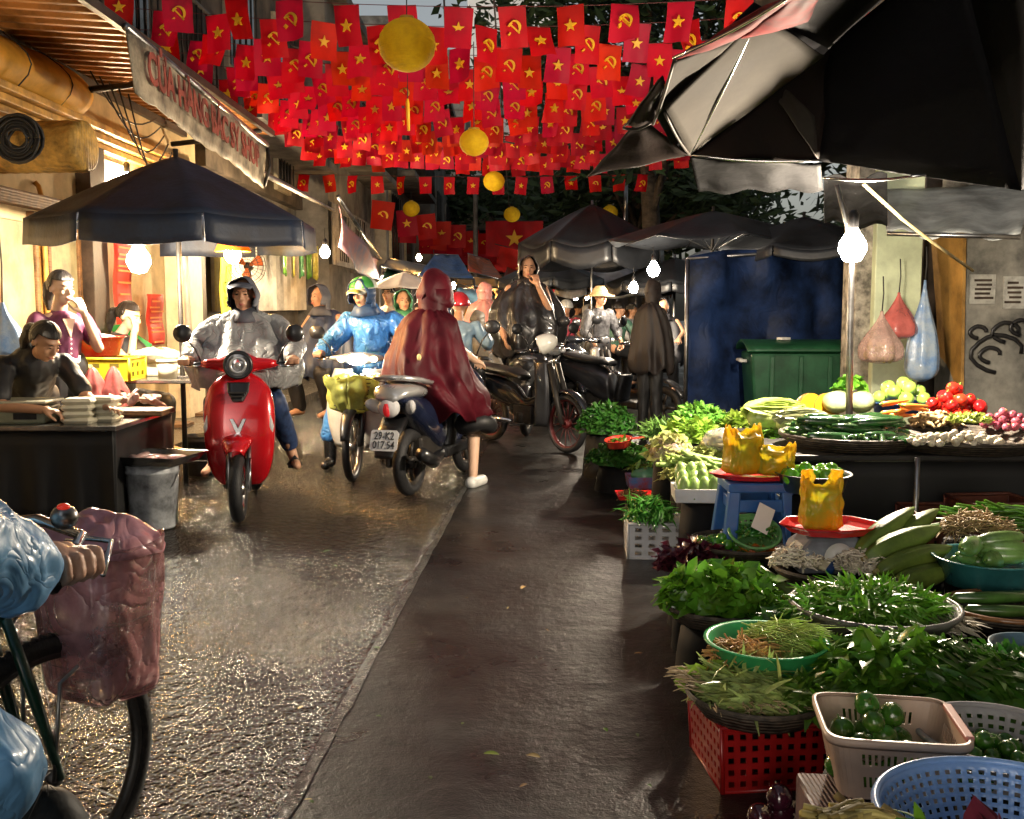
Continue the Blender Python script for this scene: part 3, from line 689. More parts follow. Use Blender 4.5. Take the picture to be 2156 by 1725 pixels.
# leaning advertising flag/banner strung beside the shutters
bn = thing('slanting_banner', 'faded pink and blue cloth banner slanting down from the awning corner', 'banner', P(712, 520, 15))
a, b, c, d = P(712, 430, 14.5), P(712, 520, 14.5), P(800, 590, 17.5), P(800, 545, 17.5)
MB(bn).quad(b, c, d, a, 24, 8, wob=lambda u, v: V((.05*sin(u*9+v*3), 0, -.12*sin(pi*u)))).build('cloth', M('faded_pink_blue_cloth', (.42, .20, .20), .7, var=.2, vs=2.2, col2=(.14, .18, .30), transl=.3), bn, sol=.008)
MB(bn).tube([a+V((0, 0, .1)), d.lerp(a, .4)+V((0, 0, -.02))+V((0, 0, .05)), d], .03, 8).build('pole', steel, bn)
# ---------------------------------------------------------------- end of the lane
eb = thing('end_building', 'low pale shop building with blue ledge and air conditioner closing the lane', 'building', (0, 47, 0))
X0, X1 = P(925, 450, 46).x, P(1420, 450, 46).x
MB(eb).box(((X0+X1)/2, 49, 3.9), (X1-X0, 5, 3.4)).build('upper_wall', M('tan_wall', (.38, .32, .22), .8, var=.25, vs=.8), eb, smooth=False)
MB(eb).box(((X0+X1)/2, 48.9, 1.1), (X1-X0-.2, 4.6, 2.2)).build('ground_floor', darkw, eb, smooth=False)
MB(eb).box(((X0+X1)/2, 46.2, 4.35), (X1-X0+.4, .8, .55)).build('blue_ledge', M('blue_grey_ledge', (.10, .16, .20), .5, var=.2), eb, smooth=False)
MB(eb).box(((X0+X1)/2, 46.2, 4.8), (X1-X0+.4, .7, .10)).build('cornice', pale, eb, smooth=False)
for px in (1080, 1240):
    q = P(px-18, 419, 46.1); ac = MB(eb).box((q.x, 46.25, 5.45), (1.0, .5, .8)).build('air_conditioner', whitep, eb, smooth=False, bev=.03)
    MB(eb).lathe([(.01, 0), (.3, 0), (.31, .03), (.28, .03)], 18, (q.x-.1, 45.97, 5.45), ax='y').build('fan_grille', ironm, ac)
MB(eb).box(((X0+X1)/2, 48.5, 6.5), (X1-X0, 4, 1.4)).build('parapet_floor', brownp, eb, smooth=False)
for k in range(5): MB(eb).box((X0+1+k*2.1, 46.4, 3.3), (1.1, .1, .9)).build('window', glassd, eb, smooth=False)
tw = thing('white_tower_block', 'tall pale block seen through gaps in the flags beyond the lane', 'building', (-1, 62, 0))
ta, tb = P(985, 200, 60).x, P(1175, 200, 60).x
MB(tw).box(((ta+tb)/2, 63, 10), (tb-ta, 6, 20)).build('wall', M('whitewashed_wall', (.80, .80, .78), .8, var=.08, vs=.5), tw, smooth=False)
for k in range(5):
    for j in range(2): MB(tw).box((ta+1.6+j*2.6, 59.96, 4+k*3.0), (1.1, .12, 1.5)).build('window', glassd, tw, smooth=False)
tg = thing('grey_block', 'grey concrete block beyond the left houses', 'building', (-5, 52, 0))
ga, gb = P(820, 200, 52).x, P(980, 200, 52).x
MB(tg).box(((ga+gb)/2, 55, 7), (gb-ga, 6, 14)).build('wall', greyp, tg, smooth=False)
for k in range(4): MB(tg).box(((ga+gb)/2, 51.96, 5+k*2.6), (1.5, .12, 1.3)).build('window', glassd, tg, smooth=False)
mb = MB(); mb.tube([P(1317, 470, 24), P(1318, 385, 24)], .05, 8); mb.v = mb.v; 
tag(mb.build('grey_pole', steel), 'thin grey pole rising behind the black parasol', 'pole')
mb = MB(); mb.tube([P(1001, 500, 30)-V((0, 0, 3)), P(1001, 440, 30), P(1001, 400, 30)], .07, 8)
tag(mb.build('utility_pole', concrete), 'slim concrete utility pole before the end building', 'pole')
for k, (x0, y0, Ya, x1, y1, Yb, sg_) in enumerate(((1450, 150, 14, 1300, 262, 16, .2), (1040, 0, 12, 1075, 470, 30, .1), (900, 245, 14, 1360, 262, 15, .35), (560, 60, 10, 1200, 300, 22, .5), (935, 0, 11, 945, 260, 13, .0), (1280, 440, 26, 1100, 400, 40, .2))):
    a, b = P(x0, y0, Ya), P(x1, y1, Yb); mb = MB(); mb.tube([a.lerp(b, t/10)-V((0, 0, sg_*sin(pi*t/10))) for t in range(11)], .011, 5)
    tag(mb.build('overhead_wire', rope), 'black overhead wire crossing the lane among the flags', 'wire', 'overhead wires across the lane')
# ---------------------------------------------------------------- trees
leafm = M('tree_leaf', (.045, .075, .03), .5, var=.3, vs=2, rand=.45, transl=.25)
barkm = M('bark', (.07, .055, .04), .85, var=.4, vs=6, bump=.8, bs=12, wave='Z')
def tree(x, y, h, spread, nleaf, label, seed, zlow=3.5, ls=.17):
    r = random.Random(seed); t = thing('street_tree', label, 'tree', (x, y, 0))
    mb = MB(); mb.tube([(0, 0, 0), (.08, .05, h*.25), (-.05, .1, h*.5), (.1, 0, h*.7)], [.24, .19, .15, .09], 10)
    cl = []
    for k in range(13):
        a = r.uniform(0, 2*pi); e = r.uniform(.3, 1); zt = r.uniform(zlow+.3, h); s = (.05, 0, h*.35+r.random()*h*.25); en = (cos(a)*spread*e, sin(a)*spread*e, zt)
        mid = ((s[0]+en[0])*.45, (s[1]+en[1])*.45, (s[2]+en[2])*.55); mb.tube([s, mid, en], [.07, .045, .015], 6); cl.append(en); cl.append(((mid[0]+en[0])/2, (mid[1]+en[1])/2, (mid[2]+en[2])/2+.3))
    mb.build('trunk', barkm, t)
    f = MB()
    for k in range(nleaf):
        c = r.choice(cl); q = V((r.gauss(0, 1), r.gauss(0, 1), r.gauss(0, .7)))*spread*.19; p = V(c)+q
        if p.z < zlow-.6: continue
        f.cur = r.random(); a = V((r.gauss(0, 1), r.gauss(0, 1), r.gauss(0, .6))).normalized(); b = a.orthogonal().normalized(); l = ls*r.uniform(.6, 1.3)
        f.poly([p-a*l, p-b*l*.38+V((0, 0, -.02)), p+a*l, p+b*l*.38+V((0, 0, -.02))])
    f.build('crown', leafm, t, smooth=False, fix=False); return t
tree(2.6, 19.5, 8.2, 3.2, 6500, 'dark leafy tree behind the right flags, its gaps showing white sky', 3, 4.0)
tree(6.2, 17.0, 8.0, 3.4, 6500, 'broad dark tree standing behind the blue tarpaulin', 5, 3.6)
tree(3.4, 29, 8.0, 4.0, 7000, 'far bushy tree above the parked umbrellas', 8, 3.2, .22)
tree(7.5, 34, 10, 4.6, 6000, 'farthest tall tree at the right of the lane', 11, 3, .26)
tree(-.2, 43, 8.5, 2.8, 4500, 'small pale lit tree in front of the end building', 14, 4.6, .2)
# ---------------------------------------------------------------- parasols and tarpaulins
def parasol(loc, Rr, zr, za, n, drop, mt, label, rot=0., pole=True, gaps=(), polem=None, group=None, sag=.06, zb=0, ribm=None, dm=None):
    t = thing('parasol', label, 'parasol', (loc[0], loc[1], zb), rot, group); mb = MB(); K = 6
    def pt(a, q):          # q 0 apex .. 1 rim
        s = (a/(2*pi)*n) % 1.0; w = cos(pi/n)/cos((s-.5)*2*pi/n)
        rr = Rr*q*(w*.5+.5*w); zz_ = za+(zr-za)*(q**1.15) - sag*sin(pi*s)*q*(q)
        return (rr*cos(a), rr*sin(a), zz_-zb)
    mb.surf(lambda u, v: pt(u*2*pi, .02+.98*v), n*8, 10); mb.build('canopy', mt, t, sol=.006)
    if drop:
        d = MB()
        for k in range(n):
            if k in gaps: continue
            def fl(u, v, k=k):
                p = pt((k+.01+u*.98)*2*pi/n*.9999, 1); return (p[0]*(1+.012*v), p[1]*(1+.012*v), p[2]-drop*v*(1+.05*sin(u*6+k))+.004)
            d.surf(fl, 8, 3)
        d.build('valance', dm or mt, t, sol=.004)
    if pole: MB().tube([(0, 0, 0), (0, 0, za-zb+.06)], .02, 8).build('pole', polem or steel, t)
    rb = MB()
    for k in range(n):
        a = k*2*pi/n; p = pt(a, 1); rb.tube([(0, 0, za-zb-.05), (p[0]*.5, p[1]*.5, pt(a, .5)[2]-.02), (p[0]*.98, p[1]*.98, p[2]-.015)], .007, 5)
        rb.tube([(0, 0, za-zb-.5), (p[0]*.5, p[1]*.5, pt(a, .5)[2]-.025)], .006, 5)
    rb.build('ribs', ribm or steel, t); return t
navy = M('navy_black_canvas', (.011, .012, .018), .55, var=.35, vs=3, bump=.3, bs=30, col2=(.010, .022, .05))
blackc = M('black_canvas', (.009, .010, .012), .38, var=.3, vs=3, bump=.25, bs=25)
greyc = M('grey_black_canvas', (.022, .025, .03), .4, var=.35, vs=2, bump=.3, bs=20)
silver = M('silver_coated_cloth', (.042, .038, .033), .9, .0, spec=.15, var=.2, vs=2.5, bump=.2, bs=6, bd=.01)
whitec = M('pale_tarp', (.50, .52, .55), .4, var=.25, vs=2.5, bump=.4, bs=8, transl=.2)
bluet = M('blue_tarp', (.04, .12, .36), .42, var=.3, vs=3, bump=.7, bs=7, transl=.1, crease=1, bd=.02)
orange = M('orange_tarp', (.65, .16, .03), .45, var=.25, vs=3, bump=.4, bs=9, transl=.25)
c = P(376, 520, 8.15)
parasol((c.x, c.y), 1.10, 2.06, 2.58, 8, .20, navy, 'wide navy black stall parasol with a drooping valance over the meat stall', R(22.5+4), True, (2, 3), ironm, sag=.015)
c = P(1246, 540, 15.5)
parasol((c.x, 15.5), 1.12, 2.34, 2.93, 8, .30, blackc, 'black scalloped parasol on a thin pole below the greenish lantern', R(10), True, (), steel, sag=.10)
c = P(1500, 520, 13.2)
parasol((c.x, 13.2), 1.35, 2.25, 2.62, 8, .0, greyc, 'wide dark grey parasol to the right of the black scalloped one', R(5), True, (), ironm)
c = P(1690, 560, 12.6)
parasol((c.x, 12.6), 1.1, 2.10, 2.5, 8, .12, greyc, 'dark grey parasol half behind the blue tarpaulin screen', R(12), True, (), ironm)
c = P(1230, 600, 19.5)
parasol((c.x, 19.5), 1.3, 1.98, 2.42, 8, .1, whitec, 'pale tarpaulin parasol under the black scalloped one', R(0), True)
c = P(1340, 600, 22)
parasol((c.x, 22), 1.6, 1.95, 2.38, 6, .1, whitec, 'whitish grey stall cover farther behind the pale one', R(15), True)
c = P(1540, 600, 17)
parasol((c.x, 17), 1.3, 2.0, 2.5, 8, .0, whitec, 'bluish white stall cover behind the dark grey parasol', R(15), True)
c = P(850, 600, 13.4)
parasol((c.x, 13.4), .50, 1.66, 1.86, 8, 0, M('white_umbrella_cloth', (.60, .56, .52), .5, var=.1, transl=.15), 'pale hand umbrella held over the person in white', R(0), False, sag=.02, zb=1.1)
def tarp(label, pts, mt, nu=20, nv=10, sagz=.12, cat='tarpaulin', name='tarpaulin', wr=.03):
    t = thing(name, label, cat, tuple(sum((V(p) for p in pts), V())/4))
    MB(t).quad(*pts, nu, nv, wob=lambda u, v: V((0, 0, -sagz*sin(pi*u)*sin(pi*v)+wr*n3(u*5, v*4, len(label))))).build('sheet', mt, t, sol=.006)
    for a_, b_ in ((0, 1), (3, 2)): MB(t).tube([pts[a_], pts[b_]], .015, 6).build('edge_pole', steel, t)
    for p in (pts[0], pts[1]): MB(t).tube([tuple(p), (p[0], p[1], 0)], .018, 6).build('pole', steel, t)
    return t
tarp('bright blue tarpaulin roof over a far left stall', [P(880, 582, 16.5), P(998, 588, 17.5), P(965, 538, 20), P(915, 536, 19.5)], bluet)
tarp('orange tarpaulin roof just beyond the blue one', [P(985, 572, 21), P(1062, 590, 22), P(1030, 548, 26), P(985, 534, 25)], orange)
tarp('grey tarpaulin roof against the left houses', [P(800, 560, 17), P(890, 585, 18), P(900, 560, 22), P(820, 545, 20)], greyc)
tarp('long pale grey stall roof far down the right side', [P(1160, 575, 26), P(1300, 590, 24), P(1330, 566, 30), P(1170, 558, 34)], whitec)
tarp('small sky blue plastic sheet hung over a far stall', [P(952, 640, 15), P(1018, 655, 15.2), P(1020, 612, 16), P(965, 606, 16)], M('light_blue_plastic', (.25, .50, .70), .3, var=.15, transl=.3), 8, 6)
tarp('rusty red tarpaulin roof above the distant crowd', [P(1060, 585, 23), P(1130, 596, 23), P(1150, 566, 27), P(1070, 556, 27)], M('rust_tarp', (.35, .07, .03), .5, transl=.25))
tarp('dark green tarpaulin roof left of the bright blue one', [P(800, 592, 15.5), P(868, 604, 15.5), P(880, 578, 18), P(815, 566, 18)], M('green_tarp', (.03, .12, .05), .5, transl=.2))
tarp('yellowed tarpaulin sheet over a stall under the orange roof', [P(960, 600, 18), P(1050, 606, 18), P(1045, 588, 20), P(965, 582, 20)], M('yellowed_tarp', (.5, .36, .14), .5, transl=.3))
for k_, (px_, py_, Y_, R_) in enumerate(((1160, 588, 17.5, .9), (1290, 606, 18.5, 1.1), (1420, 596, 15.2, 1.0), (1600, 590, 14.6, 1.0))):
    c_ = P(px_, py_, Y_); parasol((c_.x, Y_), R_, c_.z, c_.z+.36, 8, .14, (greyc, whitec, blackc, greyc)[k_], ['low dark grey parasol beside the pale stall roofs', 'low pale parasol over the far right stalls', 'black parasol behind the white bulb near the blue tarpaulin', 'dark parasol peeping above the blue tarpaulin'][k_], R(k_*17), True, (), steel)
# blue tarpaulin screen on the right
bs_ = thing('tarpaulin_screen', 'tall dark blue tarpaulin hung as a wall behind the green bin', 'tarpaulin', (P(1600, 880, 11.9).x, 11.9, 0))
def bsf(u, v):
    a = P(1448, 545, 11.6); b = P(1830, 520, 12.4); p = a.lerp(b, u); z = p.z*(v)+.02+.05*sin(u*7)*v
    return V((p.x+.05*sin(u*22)*(1-v*.6)+.06*n3(u*9, v*5, 1)*1, p.y+.07*sin(u*17+v*3)*(1-v*.5)+.10*n3(u*6, v*4, 7), z))
MB(bs_).surf(bsf, 70, 40).build('sheet', M('dark_blue_tarp', (.010, .026, .085), .55, var=.45, vs=2.5, bump=.35, bs=4, bd=.03, crease=1, spec=.3), bs_, sol=.006)
MB(bs_).tube([P(1448, 545, 11.6), P(1830, 520, 12.4)], .02, 6).build('top_rail', steel, bs_)
MB(bs_).tube([P(1448, 545, 11.6), (P(1448, 545, 11.6).x, 11.6, 0)], .025, 6).build('post', steel, bs_)
# big black parasol over the vegetable stall: panels meet at ridges
bp = thing('market_parasol', 'huge black market parasol with torn silver lined flap above the vegetables', 'parasol', (2.6, 4.9, 0))
blk = M('heavy_black_tarp', (.002, .002, .003), .7, spec=.15, var=.4, vs=3, bump=.3, bs=12, bd=.02)
brn = M('brown_black_cloth', (.010, .006, .005), .7, spec=.2, var=.3, vs=3, bump=.2)
hub = P(2010, -140, 5.2)
def panel(name, pts, mt, n=12, sg=.06, wr=.02):
    MB(bp).quad(*pts, n, n, wob=lambda u, v: V((0, 0, sg*sin(pi*u)*sin(pi*v)+wr*n3(u*3, v*3, len(name)+sg*10)))).build(name, mt, bp, sol=.008)
a1 = P(1235, 372, 6.6); a2 = P(1452, 326, 6.0); a3 = P(1724, 338, 5.8); a4 = P(1734, 375, 5.7); a5 = P(2150, 402, 5.2); a6 = P(2400, 380, 4.4); e0 = P(1400, 238, 5.4); e1 = P(1425, 120, 4.9); e2 = P(1730, -60, 4.2)
panel('silver_flap', [a2, e0+V((0, 0, .02)), P(1600, 30, 5.1), P(1735, 118, 5.6)], silver, 16, .02, .008)
panel('dark_panel', [a2+V((.02, .05, 0)), P(1738, 112, 5.65), P(1760, 90, 5.7), a3], brn, 14, -.05)
panel('silver_gusset', [P(1640, 215, 5.72), P(1655, 190, 5.7), P(1715, 245, 5.74), P(1722, 334, 5.77)], silver, 8, .02)
panel('black_panel', [a3+V((0, .03, 0)), P(1740, 110, 5.7), hub, a5+V((0, 0, .0))], blk, 14, .10)
panel('black_panel', [a5, hub, P(2600, -200, 3.4), a6], blk, 10, .12)
panel('black_panel', [P(1600, 26, 5.12), e2, hub, P(1745, 105, 5.72)], blk, 10, .08)
panel('brown_panel', [a1, P(1330, 272, 5.9), P(1372, 262, 5.9), a2], brn, 12, -.03)
panel('silver_corner', [P(1375, 252, 5.6), P(1402, 180, 5.2), P(1418, 128, 5.0), P(1545, 85, 5.15)], silver, 10, .01, .008)
panel('red_edge', [P(1418, 122, 5.0), P(1530, 60, 4.75), P(1700, -30, 4.3), P(1560, 78, 5.1)], M('dark_red_edging', (.13, .008, .008), .75, var=.4, vs=5, spec=.2), 12, -.03)
panel('red_edge', [P(1560, 78, 5.1), P(1700, -30, 4.3), P(1735, -30, 4.4), P(1700, 48, 5.0)], MC['dark_red_edging'], 12, -.03)
panel('brown_panel', [P(1312, 268, 5.75), P(1395, 160, 5.15), P(1400, 175, 5.2), P(1372, 262, 5.65)], brn, 8, 0)
K_ = V((0, .12, .05))
panel('back_lining', [a2+K_+V((-.05, 0, -.03)), e0+K_+V((-.06, 0, 0)), P(1600, 15, 5.1)+K_, P(1760, 90, 5.7)+K_], blk, 8, .02)
panel('back_lining', [a2+K_+V((-.05, .05, -.02)), P(1600, 60, 5.4)+K_, P(1770, 60, 5.75)+K_, a3+K_+V((.05, .05, -.02))], blk, 8, .02)
for i, (a, b) in enumerate(((a2, P(1600, 28, 5.1)), (e0, a2), (a2, a3), (P(1418, 122, 5.0), P(1700, -30, 4.3)), (a4, P(1950, 368, 5.4)), (P(1375, 262, 5.6), P(1420, 125, 5.0)), (P(1312, 270, 5.7), P(1372, 258, 5.6)))):
    MB(bp).tube([a.lerp(b, k/6)-V((0, 0, .02*sin(pi*k/6))) for k in range(7)], .008, 6).build('edge_rod', chrome if i in (0, 2, 3, 4) else ironm, bp)
# sagging clear sheet below the parasol
panel2 = MB(bp); panel2.quad(P(1452, 332, 6.0), P(1730, 345, 5.85), P(1735, 400, 6.1), P(1470, 405, 6.5), 30, 8, wob=lambda u, v: V((0, .04*sin(u*9), .012*sin(u*19)*v)))
panel2.build('hanging_skirt', M('dark_clear_plastic', (.007, .007, .0075), .7, spec=.12, var=.3, vs=4, bump=.6, bs=6, bd=.03), bp, sol=.006)
MB(bp).tube([V((hub.x+1.0, hub.y+.25, 0)), V((hub.x+.3, hub.y+.1, hub.z))], .025, 8).build('pole', steel, bp)
# grey canvas at the right wall
aw2 = thing('wall_awning', 'grey canvas awning on the right wall above the hanging bags', 'awning', (P(2010, 450, 8.6).x, 8.8, 0))
aw2.location.z = 2
q0, q1, q2, q3 = P(1868, 492, 8.2), P(2148, 500, 7.8), P(2190, 385, 9.6), P(1850, 402, 9.7)
MB(aw2).quad(q0, q1, q2, q3, 24, 12, wob=lambda u, v: V((0, 0, .03*sin(u*14)*(1-v)+.02*n3(u*5, v*5, 0)))).build('canvas', M('grey_canvas', (.28, .30, .30), .45, var=.3, vs=3, bump=.4, bs=10), aw2, sol=.008)
MB(aw2).quad(P(1735, 378, 7.0), P(1868, 370, 7.2), P(1868, 480, 8.2), P(1735, 470, 8.6), 12, 8, wob=lambda u, v: V((0, 0, .03*sin(u*9)))).build('side_sheet', M('dark_clear_plastic2', (.025, .025, .026), .7, spec=.12, var=.3, vs=4, bump=.6, bs=6, bd=.03), aw2, sol=.006)
MB(aw2).tube([q0, q1], .018, 8).build('front_rod', steel, aw2)
# ---------------------------------------------------------------- right wall
rw = thing('right_wall_building', 'grimy grey wall with pale green pillar at the side of the vegetable stall', 'building', (5.5, 10.6, 0))
pil = M('pale_green_paint', (.60, .68, .46), .6, var=.15, vs=2.5, bump=.15)
def rbx(name, mt, xa, xb, Yd, dy, z0, z1, bev=.01):
    A = P(xa, 600, Yd).x; B = P(xb, 600, Yd).x
    return MB(rw).box(((A+B)/2, Yd+dy/2, (z0+z1)/2), (B-A, dy, z1-z0)).build(name, mt, rw, smooth=False, bev=bev)
rbx('pillar', pil, 1842, 1940, 9.9, .45, 0, 3.4)
rbx('old_pillar', M('flaking_plaster', (.36, .33, .27), .8, var=.45, vs=7, bump=.8, bs=14), 1802, 1841, 10.0, .4, 0, 3.4)
rbx('recess', darkw, 1941, 2035, 10.6, .1, 0, 3.4)
grime = M('grimy_wall', (.30, .29, .25), .75, var=.6, vs=1.7, bump=.5, bs=9, col2=(.05, .05, .045))
rbx('wall', grime, 2030, 3300, 9.8, .6, 0, 3.6)
rbx('upper_wall', brownp, 1842, 3300, 9.7, 6, 3.65, 6.5)
MB(rw).quad(P(1962, 490, 10.3), P(2032, 485, 9.75), (P(2034, 700, 9.75).x, 9.75, .1), (P(2000, 760, 10.3).x, 10.3, .1), 6, 10, wob=lambda u, v: V((.0, .0, 0))).build('board', M('ochre_board', (.36, .20, .05), .5, var=.3, vs=3, bump=.2), rw, smooth=False, sol=.03)
for i, (x0, y0, x1, y1) in enumerate(((2041, 578, 2098, 640), (2112, 582, 2160, 650))):
    a = P(x0, y1, 9.77); b = P(x1, y0, 9.77); f = MB(rw).box(((a.x+b.x)/2, 9.785, (a.z+b.z)/2), (b.x-a.x, .02, b.z-a.z)).build('stencil_poster', M('poster_paper', (.40, .40, .36), .7, var=.2, vs=10), rw, smooth=False)
    l = MB(rw); r_ = random.Random(i)
    for k in range(5): l.box(((a.x+b.x)/2+r_.uniform(-.02, .02), 9.770, a.z+(b.z-a.z)*(.2+.15*k)), ((b.x-a.x)*r_.uniform(.5, .8), .008, .022))
    l.build('poster_lines', darkw, f, smooth=False)
g = MB(rw)
for cx, cy, r in ((2085, 748, 20), (2118, 700, 26), (2100, 745, 50), (2150, 690, 20), (2060, 700, 16)):
    g.tube([P(cx+r*cos(a*.42)*(1+.15*sin(a)), cy-r*.8*sin(a*.42), 9.765) for a in range(int(12))], .02, 6, flat=.5)
g.build('graffiti', black, rw)
mb = MB(); mb.tube([P(1818, 388, 6.6), P(1900, 462, 6.8), P(1960, 508, 7.0), P(2048, 570, 7.6)], .012, 6)
tag(mb.build('pale_cord', M('straw_cord', (.55, .45, .22), .6, var=.15)), 'pale straw cord slanting from the parasol to the grimy wall', 'cord')
# lamp post of the vegetable stall
mb = MB(); p0 = P(1795, 885, 6.1); mb.tube([(p0.x, 6.1, 0), P(1789, 700, 6.1), P(1795, 520, 6.08), P(1762, 390, 6.0)], [.022, .022, .016, .014], 8)
tag(mb.build('lamp_pole', steel), 'thin metal lamp pole standing in the vegetable stall', 'pole')
# green wheelie bin
gb_ = thing('wheeled_bin', 'dark green four wheeled rubbish bin in front of the blue tarpaulin', 'bin', (P(1680, 880, 10.9).x, 11.1, 0), R(-4))
gm = M('dark_green_plastic', (.012, .075, .03), .38, var=.25, vs=4, bump=.1)
b = MB(); b.rings([[(x*.52*s, y*.36*s, z) for x, y in ((-1, -1), (1, -1), (1, 1), (-1, 1))] for z, s in ((.12, .88), (.5, .94), (.93, 1.0))]); b.build('body', gm, gb_, smooth=False, bev=.03)
b = MB(); b.surf(lambda u, v: ((u-.5)*1.14, -.40+v*.8, .95+.10*sin(pi*v)**.6), 8, 12); b.build('lid', gm, gb_, sol=.03)
for x in (-.3, 0, .3): b = MB(); b.box((x, -.365, .55), (.05, .03, .7)); b.build('rib', gm, gb_, smooth=False, bev=.01)
for x in (-.54, .54): b = MB(); b.tube([(x, -.2, .84), (x*1.1, -.2, .84), (x*1.1, .1, .84), (x, .1, .84)], .018, 8); b.build('handle', whitep if x < 0 else black, gb_)
for x in (-.42, .42):
    for y in (-.25, .25): b = MB(); b.lathe([(.01, -.02), (.08, -.02), (.08, .02), (.01, .02)], 16, (x, y, .08), ax='y', cap=True); b.build('wheel', rubber, gb_)
b = MB(); b.box((-.15, -.1, 1.075), (.12, .09, .03), rz=.4); tag(b.build('litter_scrap', whitep, None, bev=.005, loc=gb_.location), 'crumpled pale scrap lying on the green bin lid', 'litter')
# hanging bags
def bag(loc, w, h, mt, label, fill=None, tie=.35, seed=0, string=.3):
    t = thing('hanging_bag', label, 'plastic bag', loc)
    def fn(u, v):
        a = u*2*pi; q = (v-tie)/(1-tie) if v > tie else 0
        r = w*.5*(.06+.94*(sm(v/.8)**.9)) * (1 if v < .86 else sqrt(max(.0, 1-((v-.86)/.14)**2*.96)))
        f = 1+.10*sin(a*7+seed)*(1-.5*v)+.08*n3(cos(a)*2+seed, sin(a)*2, v*4)
        return (r*cos(a)*f, r*sin(a)*f*.75, -v*h)
    MB().surf(fn, 48, 24).build('bag', mt, t, sol=.002)
    if fill:
        r_ = random.Random(seed); f = MB()
        for k in range(26): f.cur = r_.random(); a = r_.uniform(0, 6.3); q = r_.random()*.34*w; f.ell((q*cos(a), q*sin(a)*.7, -h*r_.uniform(.66, .93)), (.03, .022, .045), 8, 6, rot=(r_.random()*3, r_.random()*3, 0))
        f.build('contents', fill, t)
    MB().tube([(0, 0, string), (.01, 0, string/2), (0, 0, -.02)], .006, 6).build('string', rope, t); return t
pinkf = M('pink_film', (.62, .16, .14), .2, var=.2, vs=6, bump=.5, bs=14, coat=.3, alpha=.62, crease=1)
clearf = M('clear_pinkish_film', (.62, .42, .36), .15, var=.2, vs=6, bump=.6, bs=14, coat=.4, alpha=.45, crease=1)
bluef = M('blue_film', (.16, .32, .62), .2, var=.25, vs=6, bump=.6, bs=12, coat=.4, alpha=.8, col2=(.45, .55, .65), crease=1)
vegf = M('mixed_veg', (.55, .50, .06), .35, var=.2, rand=.5); meatf = M('dark_meat', (.25, .05, .04), .3, var=.4, vs=20, rand=.3)
bag(P(1893, 616, 9.3), .34, .42, pinkf, 'reddish pink plastic bag hung highest on the green pillar', meatf, seed=2)
bag(P(1857, 655, 9.0), .38, .46, clearf, 'clear plastic bag of yellow green vegetables hanging from the pillar', vegf, seed=5)
bag(P(1948, 590, 9.35), .30, .92, bluef, 'long blue white plastic bag hanging in the dark recess', None, seed=8)
# ---------------------------------------------------------------- motor scooters (local +X forward, z up, origin on the ground)
redpaint = M('red_gloss_paint', (.55, .006, .012), .22, .25, var=.08, coat=1., spec=.7)
blackpaint = M('black_gloss_paint', (.010, .011, .014), .2, var=.2, coat=1.)
navypaint = M('navy_gloss_paint', (.01, .014, .035), .2, var=.2, coat=1.)
silverp = M('silver_paint', (.52, .52, .52), .28, .6, var=.08, coat=.6)
whitepaint = M('ivory_paint', (.52, .50, .46), .3, var=.12, coat=.6)
seatm = M('black_seat_vinyl', (.012, .012, .012), .4, var=.3, bump=.1, bs=60)
lensc = M('clear_lens', (.75, .75, .75), .06, var=.05, coat=1., trans=.3)
headoff = M('reflector', (.35, .35, .36), .12, .6, var=.1, coat=1.)
taillit = M('tail_red', (.5, .02, .03), .2, var=.1, coat=1., emit=(1, .02, .02), es=.15)
def tyre(name, par, c, Rw, w, rimr, rimm, spokes=6, thin=False, disc=None):
    t = MB(); pr = []
    for k in range(13):
        a = pi*k/12; pr.append((Rw-w*.55+ w*.55*sin(a), -w/2*cos(a)))
    pr = [(rimr, -w*.36)]+pr+[(rimr, w*.36)]
    t.lathe(pr, 40, c, ax='y'); o = t.build(name, rubber, par)
    r = MB(); r.lathe([(rimr+.004, -w*.38), (rimr-.012, -w*.30), (rimr-.018, 0), (rimr-.012, w*.30), (rimr+.004, w*.38)], 36, c, ax='y')
    r.lathe([(.01, -w*.45), (.045, -w*.45), (.045, w*.45), (.01, w*.45)], 16, c, ax='y')
    for k in range(spokes):
        a = 2*pi*k/spokes
        r.tube([(c[0]+.04*cos(a), c[1], c[2]+.04*sin(a)), (c[0]+(rimr-.012)*cos(a+(.12 if thin else 0)), c[1], c[2]+(rimr-.012)*sin(a+(.12 if thin else 0)))], .004 if thin else .016, 6)
    if disc: r.lathe([(.05, -w*.5), (.10, -w*.5), (.10, -w*.44), (.05, -w*.44)], 24, c, ax='y')
    r.build('rim', rimm, o); return o
def mirror(par, x, y, z, s, ex=.10, up=.20, r=.055, oval=1.0):
    m = MB(); m.tube([(x, y, z), (x, y+s*ex*.4, z+up*.6), (x-.01, y+s*ex, z+up)], .006, 6)
    m.lathe([(.002, -.018), (r*.7, -.014), (r, 0), (r*.96, .008), (.002, .009)], 22, (x-.01, y+s*(ex+.02), z+up+r*.6), ax='x', wob=lambda a, z_: 1 if oval == 1 else 1+(oval-1)*abs(cos(a)))
    return m.build('mirror', black, par)
def grips(par, x, y, z, back=.05, wid=.34, m=None):
    for s in (-1, 1):
        g = MB(); g.tube([(x-.01, s*(wid-.12), z), (x-back, s*wid, z-.005)], .0165, 10); o = g.build('grip', m or black, par)
        l = MB(); l.tube([(x+.03, s*(wid-.11), z-.005), (x+.035, s*(wid-.07), z-.01), (x+.01, s*(wid+.01), z-.015)], .006, 6); l.build('brake_lever', chrome, o)
